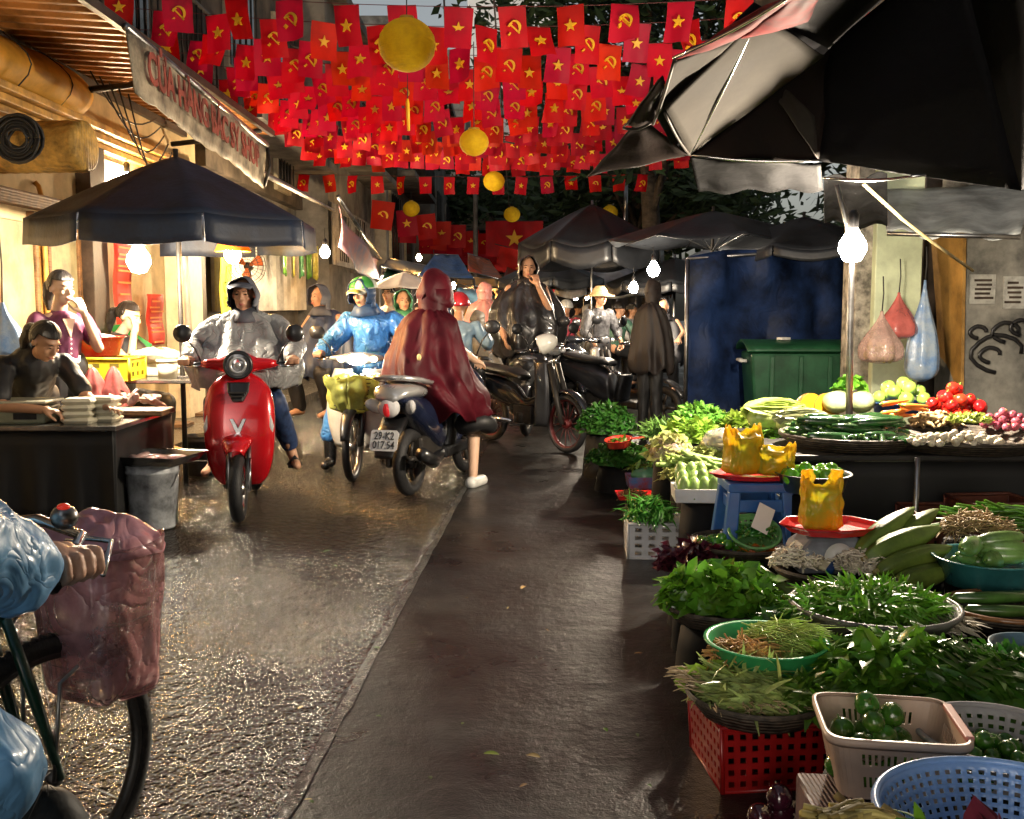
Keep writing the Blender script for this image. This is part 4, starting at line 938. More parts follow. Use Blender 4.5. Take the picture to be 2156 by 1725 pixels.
def sect(z, cx, dx, wy, p=2.3, n=28):
    out = []
    for k in range(n):
        a = 2*pi*k/n; ca, sa = cos(a), sin(a)
        out.append((cx+dx*math.copysign(abs(ca)**(2/p), ca), wy*math.copysign(abs(sa)**(2/p), sa), z))
    return out
def xsect(x, cz, dz, wy, p=2.4, n=24, cyy=0):
    out = []
    for k in range(n):
        a = 2*pi*k/n; ca, sa = cos(a), sin(a)
        out.append((x, cyy+wy*math.copysign(abs(ca)**(2/p), ca), cz+dz*math.copysign(abs(sa)**(2/p), sa)))
    return out
def fender(par, name, c, Rw, a0, a1, wy, mt, n=16, thick=.03):
    f = MB(); rs = []
    for k in range(n+1):
        t = k/n; a = a0+(a1-a0)*t; e = sin(pi*min(1, max(.06, t+.03)))**.35
        ring = []
        for j in range(11):
            b = -pi/2+pi*j/10; rr = Rw+thick*cos(b)*1.0; ring.append((c[0]+rr*cos(a), c[1]+wy*e*sin(b), c[2]+rr*sin(a)))
        rs.append(ring)
    f.rings(rs, cap=False, closed=False); return f.build(name, mt, par, sol=.006)
def scooter(name, label, loc, rz, paint, style, seatpaint=None, group=None, lean=0.):
    t = thing(name, label, 'motorbike' if style != 'retro' else 'scooter', loc, rz, group, rx=lean)
    sp_ = seatpaint or paint; Rw = .225 if style == 'retro' else .255; fx, bx = .62, -.60
    fw = tyre('front_wheel', t, (fx, 0, Rw), Rw, .085 if style == 'retro' else .075, Rw-.075, chrome if style == 'retro' else ironm, 5)
    tyre('rear_wheel', t, (bx, 0, Rw), Rw, .10, Rw-.085, ironm, 5)
    f = MB()
    for s in (-1, 1): f.tube([(fx, s*.062, Rw), (fx-.10, s*.062, .52)], .020, 10)
    f.build('front_fork', steel if style == 'retro' else ironm, t)
    if style == 'retro':
        g = MB(); g.tube([(fx+.015, .072, Rw-.02), (fx-.05, .078, .42)], [.026, .018], 8, flat=.5); g.build('fork_cover', chrome, t)
        fender(t, 'front_fender', (fx-.02, 0, Rw+.03), Rw+.055, R(48), R(150), .098, paint, thick=.05)
        s = MB(); prof = cr([(.22, .40, .05, .13), (.28, .42, .07, .18), (.38, .44, .09, .212), (.50, .445, .095, .228), (.62, .44, .095, .233), (.74, .425, .09, .230), (.84, .405, .08, .212), (.90, .39, .065, .18), (.945, .375, .05, .13), (.985, .365, .035, .05)], 4)
        s.rings([sect(*q, p=2.7) for q in prof]); s.build('front_shield', paint, t)
        q = MB(); q.rings([sect(.915, .425, .035, .078, 4), sect(.85, .458, .04, .070, 4), sect(.79, .478, .045, .038, 3)]); q.build('air_intake', black, t, smooth=False, bev=.006)
        q = MB()
        for k in range(3): q.box((.515, 0, .80+.025*k), (.03, .06+.025*k, .009))
        q.build('intake_slats', ironm, t, smooth=False)
        e = MB(); e.plate([(-.055, .05), (-.030, .05), (.0, -.012), (.030, .05), (.055, .05), (.012, -.05), (-.012, -.05)], (.538, 0, .63), .014, (0, 1, 0), (-.06, 0, 1)); e.build('badge', chrome, t, smooth=False, bev=.003)
        for s_ in (-1, 1):
            g = MB(); g.tube([(.485, s_*.198, .70), (.49, s_*.207, .62), (.48, s_*.205, .55)], [.006, .014, .006], 8, flat=1.6); g.build('side_lamp', lensc, t)
        h = MB(); rs = [];
        for yy, r_, zc in ((-.245, .022, 1.035), (-.20, .034, 1.035), (-.12, .046, 1.03), (-.06, .070, 1.035), (0, .085, 1.045), (.06, .070, 1.035), (.12, .046, 1.03), (.20, .034, 1.035), (.245, .022, 1.035)):
            rs.append([(.37+r_*1.15*cos(a*pi/10), yy, zc+r_*sin(a*pi/10)) for a in range(20)])
        h.rings(rs); h.build('handlebar_cover', paint, t)
        h = MB(); h.rings([sect(.95, .375, .05, .06), sect(1.0, .38, .07, .085), sect(1.04, .375, .06, .07)]); h.build('neck_cover', paint, t)
        h = MB(); h.lathe([(.085, -.06), (.098, .02), (.096, .055), (.080, .062), (.076, .05)], 30, (.405, 0, 1.03), ax='x'); hb = h.build('headlight', black, t)
        h = MB(); h.lathe([(.001, .012), (.045, .010), (.076, 0)], 26, (.452, 0, 1.03), ax='x'); h.build('lens', headoff, hb)
        h = MB(); h.lathe([(.040, 0), (.050, .012), (.058, 0)], 26, (.462, 0, 1.03), ax='x'); h.lathe([(.001, .014), (.018, .012), (.022, 0)], 16, (.458, 0, 1.03), ax='x'); h.build('light_ring', silverp, hb)
        grips(t, .34, 0, 1.03, wid=.35); 
        for s_ in (-1, 1): mirror(t, .33, s_*.25, 1.04, s_, .10, .16, .062)
        b = MB(); b.box((.06, 0, .27), (.66, .28, .09)); b.build('floorboard', black, t, smooth=False, bev=.03)
        b = MB(); b.rings([xsect(x, z, dz, wy) for x, z, dz, wy in cr([(-.13, .48, .22, .10), (-.22, .50, .25, .15), (-.42, .54, .22, .19), (-.62, .56, .18, .185), (-.80, .60, .10, .12), (-.88, .63, .04, .05)], 3)]); b.build('rear_body', paint, t)
    else:
        fender(t, 'front_fender', (fx-.01, 0, Rw+.02), Rw+.03, R(20), R(140), .07, paint if style != 'tail' else navypaint, thick=.035)
        s = MB(); prof = cr([(.30, .36, .04, .05), (.38, .39, .07, .09), (.50, .42, .10, .15), (.64, .45, .13, .215), (.75, .47, .14, .235), (.84, .46, .13, .20), (.92, .42, .09, .12), (.98, .37, .05, .05)], 4)
        s.rings([sect(*q, p=1.7) for q in prof]); s.build('front_shield', paint, t)
        v = MB()
        for s_ in (-1, 1): v.poly([(.605, s_*.012, .70), (.60, s_*.09, .80), (.575, s_*.16, .76), (.545, s_*.02, .52)])
        v.build('front_trim', MC['dull_steel'], t, smooth=False, sol=.008)
        h = MB(); h.rings([xsect(x, .845, dz, wy, 2) for x, dz, wy in ((.45, .05, .13), (.58, .04, .10), (.61, .015, .05))]); h.build('headlight', headoff, t)
        h = MB(); rs = []
        for yy, r_ in ((-.22, .022), (-.12, .05), (0, .075), (.12, .05), (.22, .022)): rs.append([(.33+r_*1.4*cos(a*pi/9), yy, 1.0+r_*.8*sin(a*pi/9)) for a in range(18)])
        h.rings(rs); h.build('handlebar_cover', blackpaint, t)
        grips(t, .30, 0, 1.0, wid=.34)
        for s_ in (-1, 1): mirror(t, .31, s_*.22, 1.02, s_, .12, .20, .055, 1.25)
        b = MB(); b.rings([sect(z, x, .07, wy) for z, x, wy in ((.28, .05, .12), (.45, .08, .13), (.62, .12, .11))]); b.box((.1, 0, .27), (.5, .26, .09)); b.build('footboard', black, t, smooth=False, bev=.02)
        b = MB(); b.rings([xsect(x, z, dz, wy) for x, z, dz, wy in cr([(-.05, .45, .17, .10), (-.20, .50, .20, .15), (-.42, .58, .17, .17), (-.65, .66, .12, .155), (-.84, .74, .075, .11), (-.93, .78, .03, .06)], 3)]); b.build('rear_body', sp_, t)
        b = MB(); b.tube([(-.35, -.16, .30), (-.6, -.19, .27), (-.86, -.2, .36)], [.03, .055, .048], 12); b.build('exhaust', steel if style != 'tail' else black, t)
        b = MB(); b.box((-.3, 0, .33), (.5, .16, .22)); b.box((-.60, .09, .28), (.42, .05, .1)); b.build('engine', ironm, t, smooth=False, bev=.03)
    b = MB(); b.rings([xsect(x, z, dz, wy, 2.6) for x, z, dz, wy in cr([(-.06, .74, .03, .09), (-.15, .765, .045, .13), (-.38, .775, .05, .155), (-.58, .80, .05, .15), (-.78, .845, .045, .12), (-.86, .86, .02, .07)], 3)]); b.build('seat', seatm, t)
    if style == 'tail':      # seen from the rear
        b = MB(); b.tube([(-.55, .17, .85), (-.78, .16, .89), (-.93, .11, .91), (-.97, 0, .915), (-.93, -.11, .91), (-.78, -.16, .89), (-.55, -.17, .85)], .020, 10, flat=1.4); b.build('grab_rail', silverp, t)
        b = MB(); b.rings([xsect(x, z, dz, wy, 2.2) for x, z, dz, wy in cr([(-.60, .79, .06, .15), (-.80, .81, .06, .165), (-.95, .80, .05, .13), (-1.01, .765, .03, .07)], 3)]); b.build('tail_panel', silverp, t)
        tl = MB(); tl.ell((-.975, 0, .70), (.055, .085, .075), 18, 12); tl = tl.build('tail_light', lensc, t); q = MB(); q.ell((-1.005, 0, .69), (.032, .035, .055), 12, 8); q.build('lamp', taillit, tl)
        for s_ in (-1, 1): q = MB(); q.ell((-.90, s_*.135, .70), (.10, .04, .05), 14, 8, rot=(0, .35, s_*-.5)); q.build('indicator', lensc, t)
        q = MB(); q.rings([xsect(-.86, .60, .05, .10, 3), xsect(-1.0, .50, .03, .09, 3), xsect(-1.08, .36, .015, .07, 3)]); q.build('rear_fender', black, t)
        pl = MB(); cR = V((-1.065, 0, .475)); U_ = V((0, -1, 0)); W_ = V((-.25, 0, 1)).normalized()
        W_ = V((.28, 0, 1)).normalized()
        pl.plate([(x*.105, y*.075) for x, y in ((-1, -.8), (-.85, -1), (.85, -1), (1, -.8), (1, .8), (.85, 1), (-.85, 1), (-1, .8))], cR, .004, U_, W_)
        pl = pl.build('number_plate', M('plate_white', (.72, .72, .70), .35, var=.05), t, smooth=False)
        Nn = U_.cross(W_)
        sg_ = 1 if Nn.x < 0 else -1
        for s__, dz in (('29-K2', .032), ('017.54', -.034)): put_mesh('plate_writing', txt(s__, .078, .001, .0006), M('plate_ink', (.03, .03, .03), .5), pl, basis(cR+W_*dz+V((-.005, 0, 0)), U_, W_) @ Matrix.Diagonal((.80, 1, 1, 1)))
    else:
        q = MB(); q.rings([xsect(-.80, .72, .05, .10, 3), xsect(-.95, .62, .03, .08, 3), xsect(-1.02, .45, .012, .07, 3)]); q.build('rear_fender', black, t)
        q = MB(); q.ell((-.90, 0, .76), (.05, .09, .035), 14, 8); q.build('tail_light', taillit, t)
    return t
def underbone(name, label, loc, rz, shield, rimm, lit=False, basket=False, group=None, steer=0, lean=0):
    """step-through motorbike with spoked wheels"""
    t = thing(name, label, 'motorbike', loc, rz, group, rx=lean); Rw = .285; fx, bx = .62, -.60
    tyre('front_wheel', t, (fx, 0, Rw), Rw, .062, Rw-.05, rimm, 14, True); tyre('rear_wheel', t, (bx, 0, Rw), Rw, .07, Rw-.055, rimm, 14, True)
    f = MB()
    for s in (-1, 1): f.tube([(fx, s*.065, Rw), (fx-.07, s*.065, .50), (fx-.20, s*.05, .86)], [.024, .030, .028], 10)
    f.build('front_fork', ironm if not lit else black, t)
    fender(t, 'front_fender', (fx, 0, Rw), Rw+.02, R(15), R(155), .05, black if lit else blackpaint, thick=.03)
    for s in (-1, 1):          # curved leg shields
        g = MB()
        g.surf(lambda u, v, s=s: (.43-.10*(v-.5)**2*2-.12*u*u, s*(.045+(.235 if lit else .10)*u*(1-.25*(2*v-1)**2)), .90-.66*v), 8, 16)
        g.build('leg_shield', shield, t, sol=.012)
    b = MB(); b.rings([xsect(x, z, dz, wy) for x, z, dz, wy in cr([(.40, .62, .09, .05), (.2, .48, .07, .05), (0, .42, .08, .055), (-.2, .50, .13, .09), (-.5, .58, .12, .12), (-.82, .66, .06, .08)], 3)]); b.build('frame_body', shield if lit else blackpaint, t)
    b = MB(); b.box((.02, 0, .33), (.28, .16, .18)); b.tube([(-.02, 0, .35), (-.02, .0, .25)], .1, 10); b.tube([(.05, -.26, .24), (.05, .26, .24)], .012, 8); b.build('engine', ironm, t, bev=.02)
    b = MB(); b.rings([xsect(x, z, dz, wy, 2.6) for x, z, dz, wy in cr([(-.03, .70, .03, .08), (-.15, .735, .045, .12), (-.45, .76, .05, .13), (-.78, .79, .04, .11), (-.84, .80, .02, .07)], 3)]); b.build('seat', seatm, t)
    b = MB(); b.tube([(-.1, -.12, .26), (-.5, -.15, .27), (-.92, -.16, .34)], [.02, .04, .038], 10); b.build('exhaust', chrome, t)
    h = MB(); rs = []
    for yy, r_ in ((-.24, .018), (-.15, .04), (-.06, .062), (.06, .062), (.15, .04), (.24, .018)): rs.append([(.35+r_*1.3*cos(a*pi/9), yy, .99+r_*.8*sin(a*pi/9)) for a in range(18)])
    h.rings(rs); h.build('handlebar_cover', silverp if lit else blackpaint, t)
    lm = M('lit_headlamp', (1, 1, 1), .3, emit=(1, .88, .66), es=120) if lit else headoff
    h = MB(); h.rings([xsect(x, .985, dz, wy, 3) for x, dz, wy in ((.37, .045, .072), (.45, .042, .068), (.465, .03, .05))]); h.build('headlight', lm, t)
    im = M('lit_indicator', (1, .6, .3), .3, emit=(1, .62, .3), es=12) if lit else lensc
    for s in (-1, 1): h = MB(); h.ell((.40, s*.135, .985), (.03, .034, .026), 12, 8); h.build('indicator', im, t)
    grips(t, .30, 0, .99, wid=.35)
    for s_ in (-1, 1): mirror(t, .31, s_*.22, 1.0, s_, .12, .17, .052, 1.3)
    if not lit or True: q = MB(); q.ell((-.90, 0, .70), (.05, .06, .05), 12, 8); q.build('tail_light', taillit, t)
    return t
# positions
g1 = G(505, 1100); red = scooter('motor_scooter', 'glossy red retro scooter with round headlight driving towards the viewer', (g1.x-.10, g1.y+.61, 0), R(-81), redpaint, 'retro')
g2 = G(742, 1014); cub = underbone('step_through_motorbike', 'step through motorbike with lit headlamp and a bagged front basket', (g2.x+.05, g2.y+.62, 0), R(-94), whitepaint, steel, True)
g3 = G(868, 1043); tail = scooter('motor_scooter', 'black and silver scooter seen from behind with white number plate', (g3.x+.16, g3.y+.57, 0), R(73), navypaint, 'tail', navypaint)
# cub basket with yellow green bag
bk = MB(cub)
def l2w(o, p): return mat_of(o) @ V(p)
bb = MB(); 
for k in range(9):
    z = .60+.03*k; w = .095+.006*k
    bb.tube([(.50-.0, -w*1.25, z), (.50+.20+.003*k, -w*1.25, z), (.50+.20+.003*k, w*1.25, z), (.50, w*1.25, z), (.50, -w*1.25, z)], .004, 5)
for s in range(7):
    y = (s-3)*.038; bb.tube([(.505, y, .60), (.70, y*.95, .60), (.724, y*1.2, .84)], .003, 5)
bb.build('basket', ironm, cub)
yb = M('yellow_green_film', (.50, .52, .14), .2, var=.2, vs=8, bump=.6, bs=14, coat=.4, transl=.35, alpha=.9)
yb_t = thing('plastic_bag', 'crumpled yellow green plastic bag lining the motorbike basket', 'plastic bag', l2w(cub, (.61, 0, .56)), R(-94))
def ybf(u, v):
    a = u*2*pi; z = .0+.30*v; r = 1.12*(.105+.05*sm(v*1.2)+.012*sin(a*9+v*4)+.03*n3(cos(a)*3, sin(a)*3, v*4)); 
    if v < .12: r *= .5+.5*v/.12
    return (r*cos(a)*1.0, r*sin(a)*1.22, z+.02*sin(a*4)*v)
MB().surf(ybf, 60, 18).build('bag', yb, yb_t, sol=.002)
MB().surf(lambda u, v: (.12*v*cos(u*2*pi), .15*v*sin(u*2*pi), .285+.035*n3(v*3*cos(u*6.28), v*3*sin(u*6.28), 2)), 30, 8).build('bag_top', yb, yb_t, sol=.002)

# ---- parked bikes on the right
bikes = []
def pk(kind, px, py, rzd, label, paint, sh=None, dx=.62, steel_=steel, lean=.0):
    g = G(px, py); rz = R(rzd); c = (g.x-dx*cos(rz), g.y-dx*sin(rz), 0)
    o = scooter('motor_scooter', label, c, rz, paint, 'parked', sh, 'motorbikes parked on the right of the lane', lean) if kind == 's' else underbone('motorbike', label, c, rz, paint, steel_, group='motorbikes parked on the right of the lane', lean=lean)
    bikes.append(o); return o
satin = M('satin_black_paint', (.022, .022, .024), .3, var=.2, coat=.5)
bkA = pk('s', 1108, 918, -103, 'large black scooter parked facing the lane with a white helmet on it', satin)
bkB = pk('u', 1193, 954, -52, 'black motorbike with red rimmed front wheel turned beside the herb heap', satin, steel_=M('red_rim', (.10, .012, .012), .4, .2))
bkC = pk('s', 1215, 890, -75, 'black scooter parked directly behind the red rimmed motorbike', blackpaint)
bkD = pk('u', 1290, 880, -60, 'silver grey motorbike with pale leg shield parked nearest the blue tarpaulin', silverp)
bkE = pk('s', 1395, 905, -38, 'dusty dark scooter standing against the blue tarpaulin', satin)
bkF = pk('s', 1200, 820, -88, 'white fronted scooter far back among the parked motorbikes', whitepaint)
bkG = pk('u', 1010, 850, 80, 'black motorbike with brown saddle cover left of the large black scooter', blackpaint)
# white helmet hanging on A
hp = P(1152, 722, 9.85); hl = thing('helmet', 'glossy white half helmet hanging on the large black scooter', 'helmet', hp)
MB().surf(lambda u, v: (.115*sin(v*pi*.55)*cos(u*2*pi)*.8, .10*sin(v*pi*.55)*sin(u*2*pi), -.14*0+.15*cos(v*pi*.55)-.05), 28, 12).build('shell', M('helmet_white', (.66, .64, .58), .2, var=.06, coat=1.), hl, sol=.012)
MB().tube([(-.09, 0, -.04), (-.05, 0, -.15), (.05, 0, -.16), (.09, 0, -.04)], .006, 6).build('chin_strap', black, hl); hl.rotation_euler = (.5, 1.1, .3)

# ---------------------------------------------------------------- near bicycle
bw = V((-1.09, 2.3, 0)); hd = R(65)         # heading angle from +X
bic = thing('bicycle', 'dark green bicycle with a bagged front basket at the near left', 'bicycle', bw, hd)
gf = M('dark_green_frame', (.008, .05, .03), .3, var=.2, coat=.7)
Rb = .33
def bwheel(name, x, st=0):
    t = MB(); t.at((x, 0, Rb), (0, 0, st)); t.lathe([(Rb-.045, -.012), (Rb-.030, -.021), (Rb-.008, -.014), (Rb+.001, 0), (Rb-.008, .014), (Rb-.030, .021), (Rb-.045, .012)], 64, ax='y', wob=None)
    for k in range(90):
        a = 2*pi*k/90; t.box(((Rb-.002)*cos(a), 0, (Rb-.002)*sin(a)), (.008, .020, .007), rot=(0, -a, 0))
    o = t.build(name, rubber, bic)
    r = MB(); r.at((x, 0, Rb), (0, 0, st)); r.lathe([(Rb-.043, -.013), (Rb-.058, -.010), (Rb-.058, .010), (Rb-.043, .013)], 56, ax='y')
    for k in range(20):
        a = 2*pi*k/20; r.tube([(.02*cos(a+1.3*(-1)**k), .028*(-1)**k, .02*sin(a+1.3*(-1)**k)), ((Rb-.056)*cos(a), 0, (Rb-.056)*sin(a))], .0012, 4)
    r.lathe([(.003, -.045), (.02, -.04), (.014, 0), (.02, .04), (.003, .045)], 12, ax='y'); r.build('rim', M('tarnished_rim', (.10, .095, .09), .45, .6), o); return o
bwheel('front_wheel', 0, .0); bwheel('rear_wheel', -1.05)
f = MB(); f.tube([(-.12, 0, .82), (-.16, 0, .98)], .014, 8)
for s in (-1, 1): f.tube([(-.11, s*.03, .74), (-.06, s*.045, .55), (0, s*.05, Rb)], [.012, .014, .009], 8)
f.build('fork', gf, bic)
f = MB(); f.tube([(-.13, 0, .84), (-.10, 0, .72)], .021, 10); f.tube([(-.12, 0, .76), (-.30, 0, .45), (-.50, 0, .30), (-.62, 0, .28)], .020, 10); f.tube([(-.13, 0, .82), (-.33, 0, .54), (-.60, 0, .42), (-.66, 0, .46)], .014, 8)
f.tube([(-.60, 0, .28), (-.72, 0, .78)], .016, 8)
for s in (-1, 1): f.tube([(-.62, s*.03, .28), (-1.05, s*.05, Rb)], .009, 6); f.tube([(-.70, s*.02, .62), (-1.05, s*.05, Rb)], .008, 6)
f.build('frame', gf, bic)
f = MB(); f.tube([(-.15, 0, .93), (-.14, 0, .955), (-.09, -.12, .965), (-.10, -.26, .945), (-.24, -.35, .90)], .0115, 8); f.tube([(-.14, 0, .955), (-.09, .12, .965), (-.10, .26, .945), (-.24, .35, .90)], .0115, 8); f.build('handlebar', chrome, bic)
for s in (-1, 1): f = MB(); f.tube([(-.15, s*.30, .928), (-.27, s*.365, .89)], .017, 10); f.build('grip', black, bic)
for s in (-1, 1): f = MB(); f.tube([(-.10, s*.25, .94), (-.05, s*.29, .925), (-.15, s*.37, .885)], .006, 6); f.tube([(-.09, s*.24, .93), (.0, s*.1, .90), (-.08, 0, .7), (-.04, .03, .68)], .003, 5); f.build('brake_lever', chrome, bic)
f = MB(); f.ell((-.12, -.235, .985), (.028, .028, .026), 14, 8); f.build('bell', steel, bic)
f = MB(); f.ell((-.125, -.24, 1.008), (.014, .014, .008), 12, 6); f.build('bell_top', M('red_glow_cap', (.7, .03, .02), .2, coat=1., emit=(1, .05, .02), es=.3), bic)  # bell top is no lamp; a faint red glow is in its material
f = MB(); f.ell((-.80, 0, .84), (.13, .09, .045), 16, 8); f.tube([(-.72, 0, .78), (-.77, 0, .82)], .012, 6); f.build('saddle', seatm, bic)
f = MB(); f.lathe([(.085, -.004), (.095, 0), (.085, .004)], 30, (-.62, -.055, .28), ax='y'); f.tube([(-.62, -.07, .28), (-.52, -.08, .15), (-.50, -.13, .14)], .009, 6); f.tube([(-.62, .07, .28), (-.72, .08, .41), (-.72, .14, .41)], .009, 6); f.box((-.50, -.15, .14), (.09, .09, .02)); f.box((-.72, .16, .41), (.09, .09, .02)); f.build('crankset', ironm, bic)
f = MB(); f.tube([(-.02, -.05, .33), (-.0, -.06, .56), (.13, -.06, .62)], .005, 6); f.tube([(-.02, .05, .33), (-.0, .06, .56), (.13, .06, .62)], .005, 6); f.build('basket_stay', steel, bic)
fender_b = fender(bic, 'mudguard', (-1.05, 0, Rb), Rb+.02, R(20), R(170), .03, gf, thick=.012)
# wire basket
bx0 = .155; by0 = -.02
f = MB()
def bring(z):
    k = (z-.60)/.36; wx = .085+.02*k; wy = .105+.025*k; z -= .09
    return [(bx0+wx*sgn(cos(a))*abs(cos(a))**.5, by0+wy*sgn(sin(a))*abs(sin(a))**.5, z) for a in [2*pi*i/28 for i in range(29)]]
def sgn(x): return 1 if x >= 0 else -1
for k in range(6): f.tube(bring(.60+.055*k), .0018, 5)
for i in range(0, 28, 2): f.tube([(bx0, by0, .51), bring(.60)[i], bring(.92)[i]], .0015, 4)
f.build('basket', steel, bic)
dk = MB(); dk.at((bx0, by0, .66), (0, 0, .2)); dk.ell((0, 0, -.0), (.085, .105, .15), 20, 14)
tag(dk.build('dark_bundle', M('dark_green_cloth', (.008, .012, .014), .6, var=.3, vs=10, bump=.5, bs=20), loc=None), 'dark bundle packed inside the bicycle basket', 'bundle')
bpy.data.objects['dark_bundle'].location = l2w(bic, (0, 0, 0)); bpy.data.objects['dark_bundle'].rotation_euler = (0, 0, hd)
pk_ = thing('plastic_bag', 'translucent pink plastic bag pulled over the whole bicycle basket', 'plastic bag', l2w(bic, (bx0, by0, .465)), hd)
def pbf(u, v):
    a = 2*pi*u; k = v; wx = .10+.022*k; wy = .122+.03*k; z = .0+.40*v
    if v < .15: q = sqrt(max(0, 1-(1-v/.15)**2)); wx *= .35+.65*q; wy *= .35+.65*q
    f_ = 1+.05*n3(cos(a)*3, sin(a)*3, v*5)+.025*sin(a*11+v*8)*(1-v)+.02*sin(a*5)
    return (wx*f_*sgn(cos(a))*abs(cos(a))**.65, wy*f_*sgn(sin(a))*abs(sin(a))**.65, z+.02*n3(a, v*3, 4))
MB().surf(pbf, 90, 26).build('bag', M('dusky_pink_film', (.72, .36, .37), .12, var=.3, vs=6, bump=.9, bs=6, coat=.8, alpha=.52, crease=1, bd=.02), pk_, sol=.002)
pf = M('bright_pink_film', (.95, .48, .54), .22, var=.15, vs=9, bump=.8, bs=7, coat=.6, transl=.35, crease=1, bd=.015)
MB().surf(lambda u, v: (.126*v*sgn(cos(2*pi*u))*abs(cos(2*pi*u))**.65, .156*v*sgn(sin(2*pi*u))*abs(sin(2*pi*u))**.65, .40+.06*cos(v*pi/2)+.018*n3(v*3*cos(u*6.28), v*3*sin(u*6.28), 3)-.03*max(0, v-.9)*10), 70, 20).build('bag_top', pf, pk_, sol=.002)
# ---------------------------------------------------------------- riders and people. Local frame: faces -Y
greypon = M('grey_raincoat', (.23, .235, .235), .34, var=.2, vs=4, bump=.8, bs=7, coat=.15, bd=.02, crease=1)
darkhood = M('slate_hood_cloth', (.065, .07, .09), .6, var=.2, vs=8, bump=.2, bs=40)
bluerc = M('blue_raincoat', (.05, .19, .50), .28, var=.25, vs=4, bump=1., bs=7, coat=.4, bd=.025, crease=1)
bluerc2 = M('blue_poncho', (.12, .30, .54), .4, var=.25, vs=3, bump=.4, bs=8, coat=.15, bd=.025, crease=1)
maroon = M('maroon_poncho', (.060, .002, .007), .55, var=.25, vs=3, bump=.3, bs=4, coat=0, spec=.25, bd=.02, crease=1)
jean = M('denim', (.015, .035, .10), .6, var=.3, vs=10, bump=.2, bs=60)
blackcl = M('black_cloth', (.012, .012, .013), .55, var=.3, vs=6)
greencl = M('green_raincoat', (.05, .19, .09), .35, var=.2, vs=4, bump=.3, bs=9)
def body(t, prims, name='body', mt=None, vox=.009, fold=0, fs=9, seed=0, it=3):
    mb = MB(); prims(mb); return mobj(name, remesh(mb, vox, it, fold, fs, seed, name), mt or skin, t)
# 1. grey poncho rider on the red scooter
l = mat_of(red) @ V((-.22, 0, 0))
t = fig_root('rider in a grey rain poncho and slate peaked hood on the red scooter', (l.x, l.y, 0), R(9))
H1 = V((-.01, -.05, 1.50))
HL, HR = V((.36, -.58, 1.03)), V((-.36, -.58, 1.03))     # scooter local x forward = world -Y
def pr(mb):
    head(mb, H1, yaw=-.12, pitch=.06); cap(mb, H1+V((0, .01, -.08)), (0, .02, 1.32), .055, .06)
    cap(mb, (0, .04, 1.20), (0, .06, .86), .14, .14)
    for s in (-1, 1):
        g = V((s*.36, -.545, 1.045)); e = V((s*.33, -.16, 1.10)); sh = V((s*.19, .02, 1.30))
        chain(mb, [sh, e, g+V((-s*.03, .07, .01))], [.055, .045, .028])
        cap(mb, g+V((-s*.03, .07, .01)), g+V((0, .01, .01)), .028, .036)
        for k in range(4): q = g+V((s*(-.03+.02*k), -.02, .022)); chain(mb, [q, q+V((0, -.035, -.008)), q+V((0, -.03, -.035))], [.0115, .011, .009])
        cap(mb, g+V((-s*.045, 0, 0)), g+V((-s*.05, -.03, -.02)), .012, .01)
        hp_ = V((s*.10, .08, .84)); kn = V((s*.20, -.28, .74)); an = V((s*.23, -.16, .34)) if s < 0 else V((.30, -.05, .36))
        chain(mb, [hp_, kn, an, an+V((s*.02, -.03, -.05))], [.08, .06, .04, .035]); cap(mb, an+V((s*.02, -.02, -.06)), an+V((s*.05, -.17, -.085)), .035, .03)
body(t, pr, vox=.008)
face_bits(t, Matrix.Translation(H1) @ Euler((.06, 0, -.12)).to_matrix().to_4x4())
hood(t, darkhood, H1, yaw=-.12, pitch=.06, visor=True)
def pr(mb):
    for s in (-1, 1):
        kn = V((s*.20, -.28, .74)); an = V((-.23, -.16, .42)) if s < 0 else V((.29, -.06, .42)); chain(mb, [V((s*.10, .08, .84)), kn, an], [.10, .085, .065])
body(t, pr, 'jeans', jean, .012, .008, 12)
drape('poncho', greypon, t, [(0, -.01, 1.385, .085, .08, .02), (0, 0, 1.36, .15, .11, .03), (0, .01, 1.30, .235, .14, .05), (0, -.02, 1.20, .30, .19, .07), (0, -.08, 1.08, .375, .28, .08), (0, -.14, .96, .40, .36, .10), (0, -.12, .84, .36, .36, .13)], folds=8, seed=2, jit=.012)
def pr(mb):
    for s in (-1, 1): chain(mb, [V((s*.20, 0, 1.28)), V((s*.35, -.18, 1.13)), V((s*.345, -.42, 1.07))], [.085, .08, .062])
body(t, pr, 'poncho_sleeves', greypon, .010, .012, 11, 3)
for s in (1, -1):
    m = MB(); an = V((-.25, -.20, .25)) if s < 0 else V((.33, -.10, .27)); m.rings([[(an.x+x*.045, an.y+y*.12+.02, an.z+zz) for x, y in ((-1, -1), (0, -1.15), (1, -1), (1, 1), (-1, 1))] for zz in (-.015, .005)]); m.tube([(an.x-.045, an.y-.04, an.z), (an.x, an.y-.06, an.z+.06), (an.x+.045, an.y-.04, an.z)], .016, 8); m.build('sandal', blackcl, t)
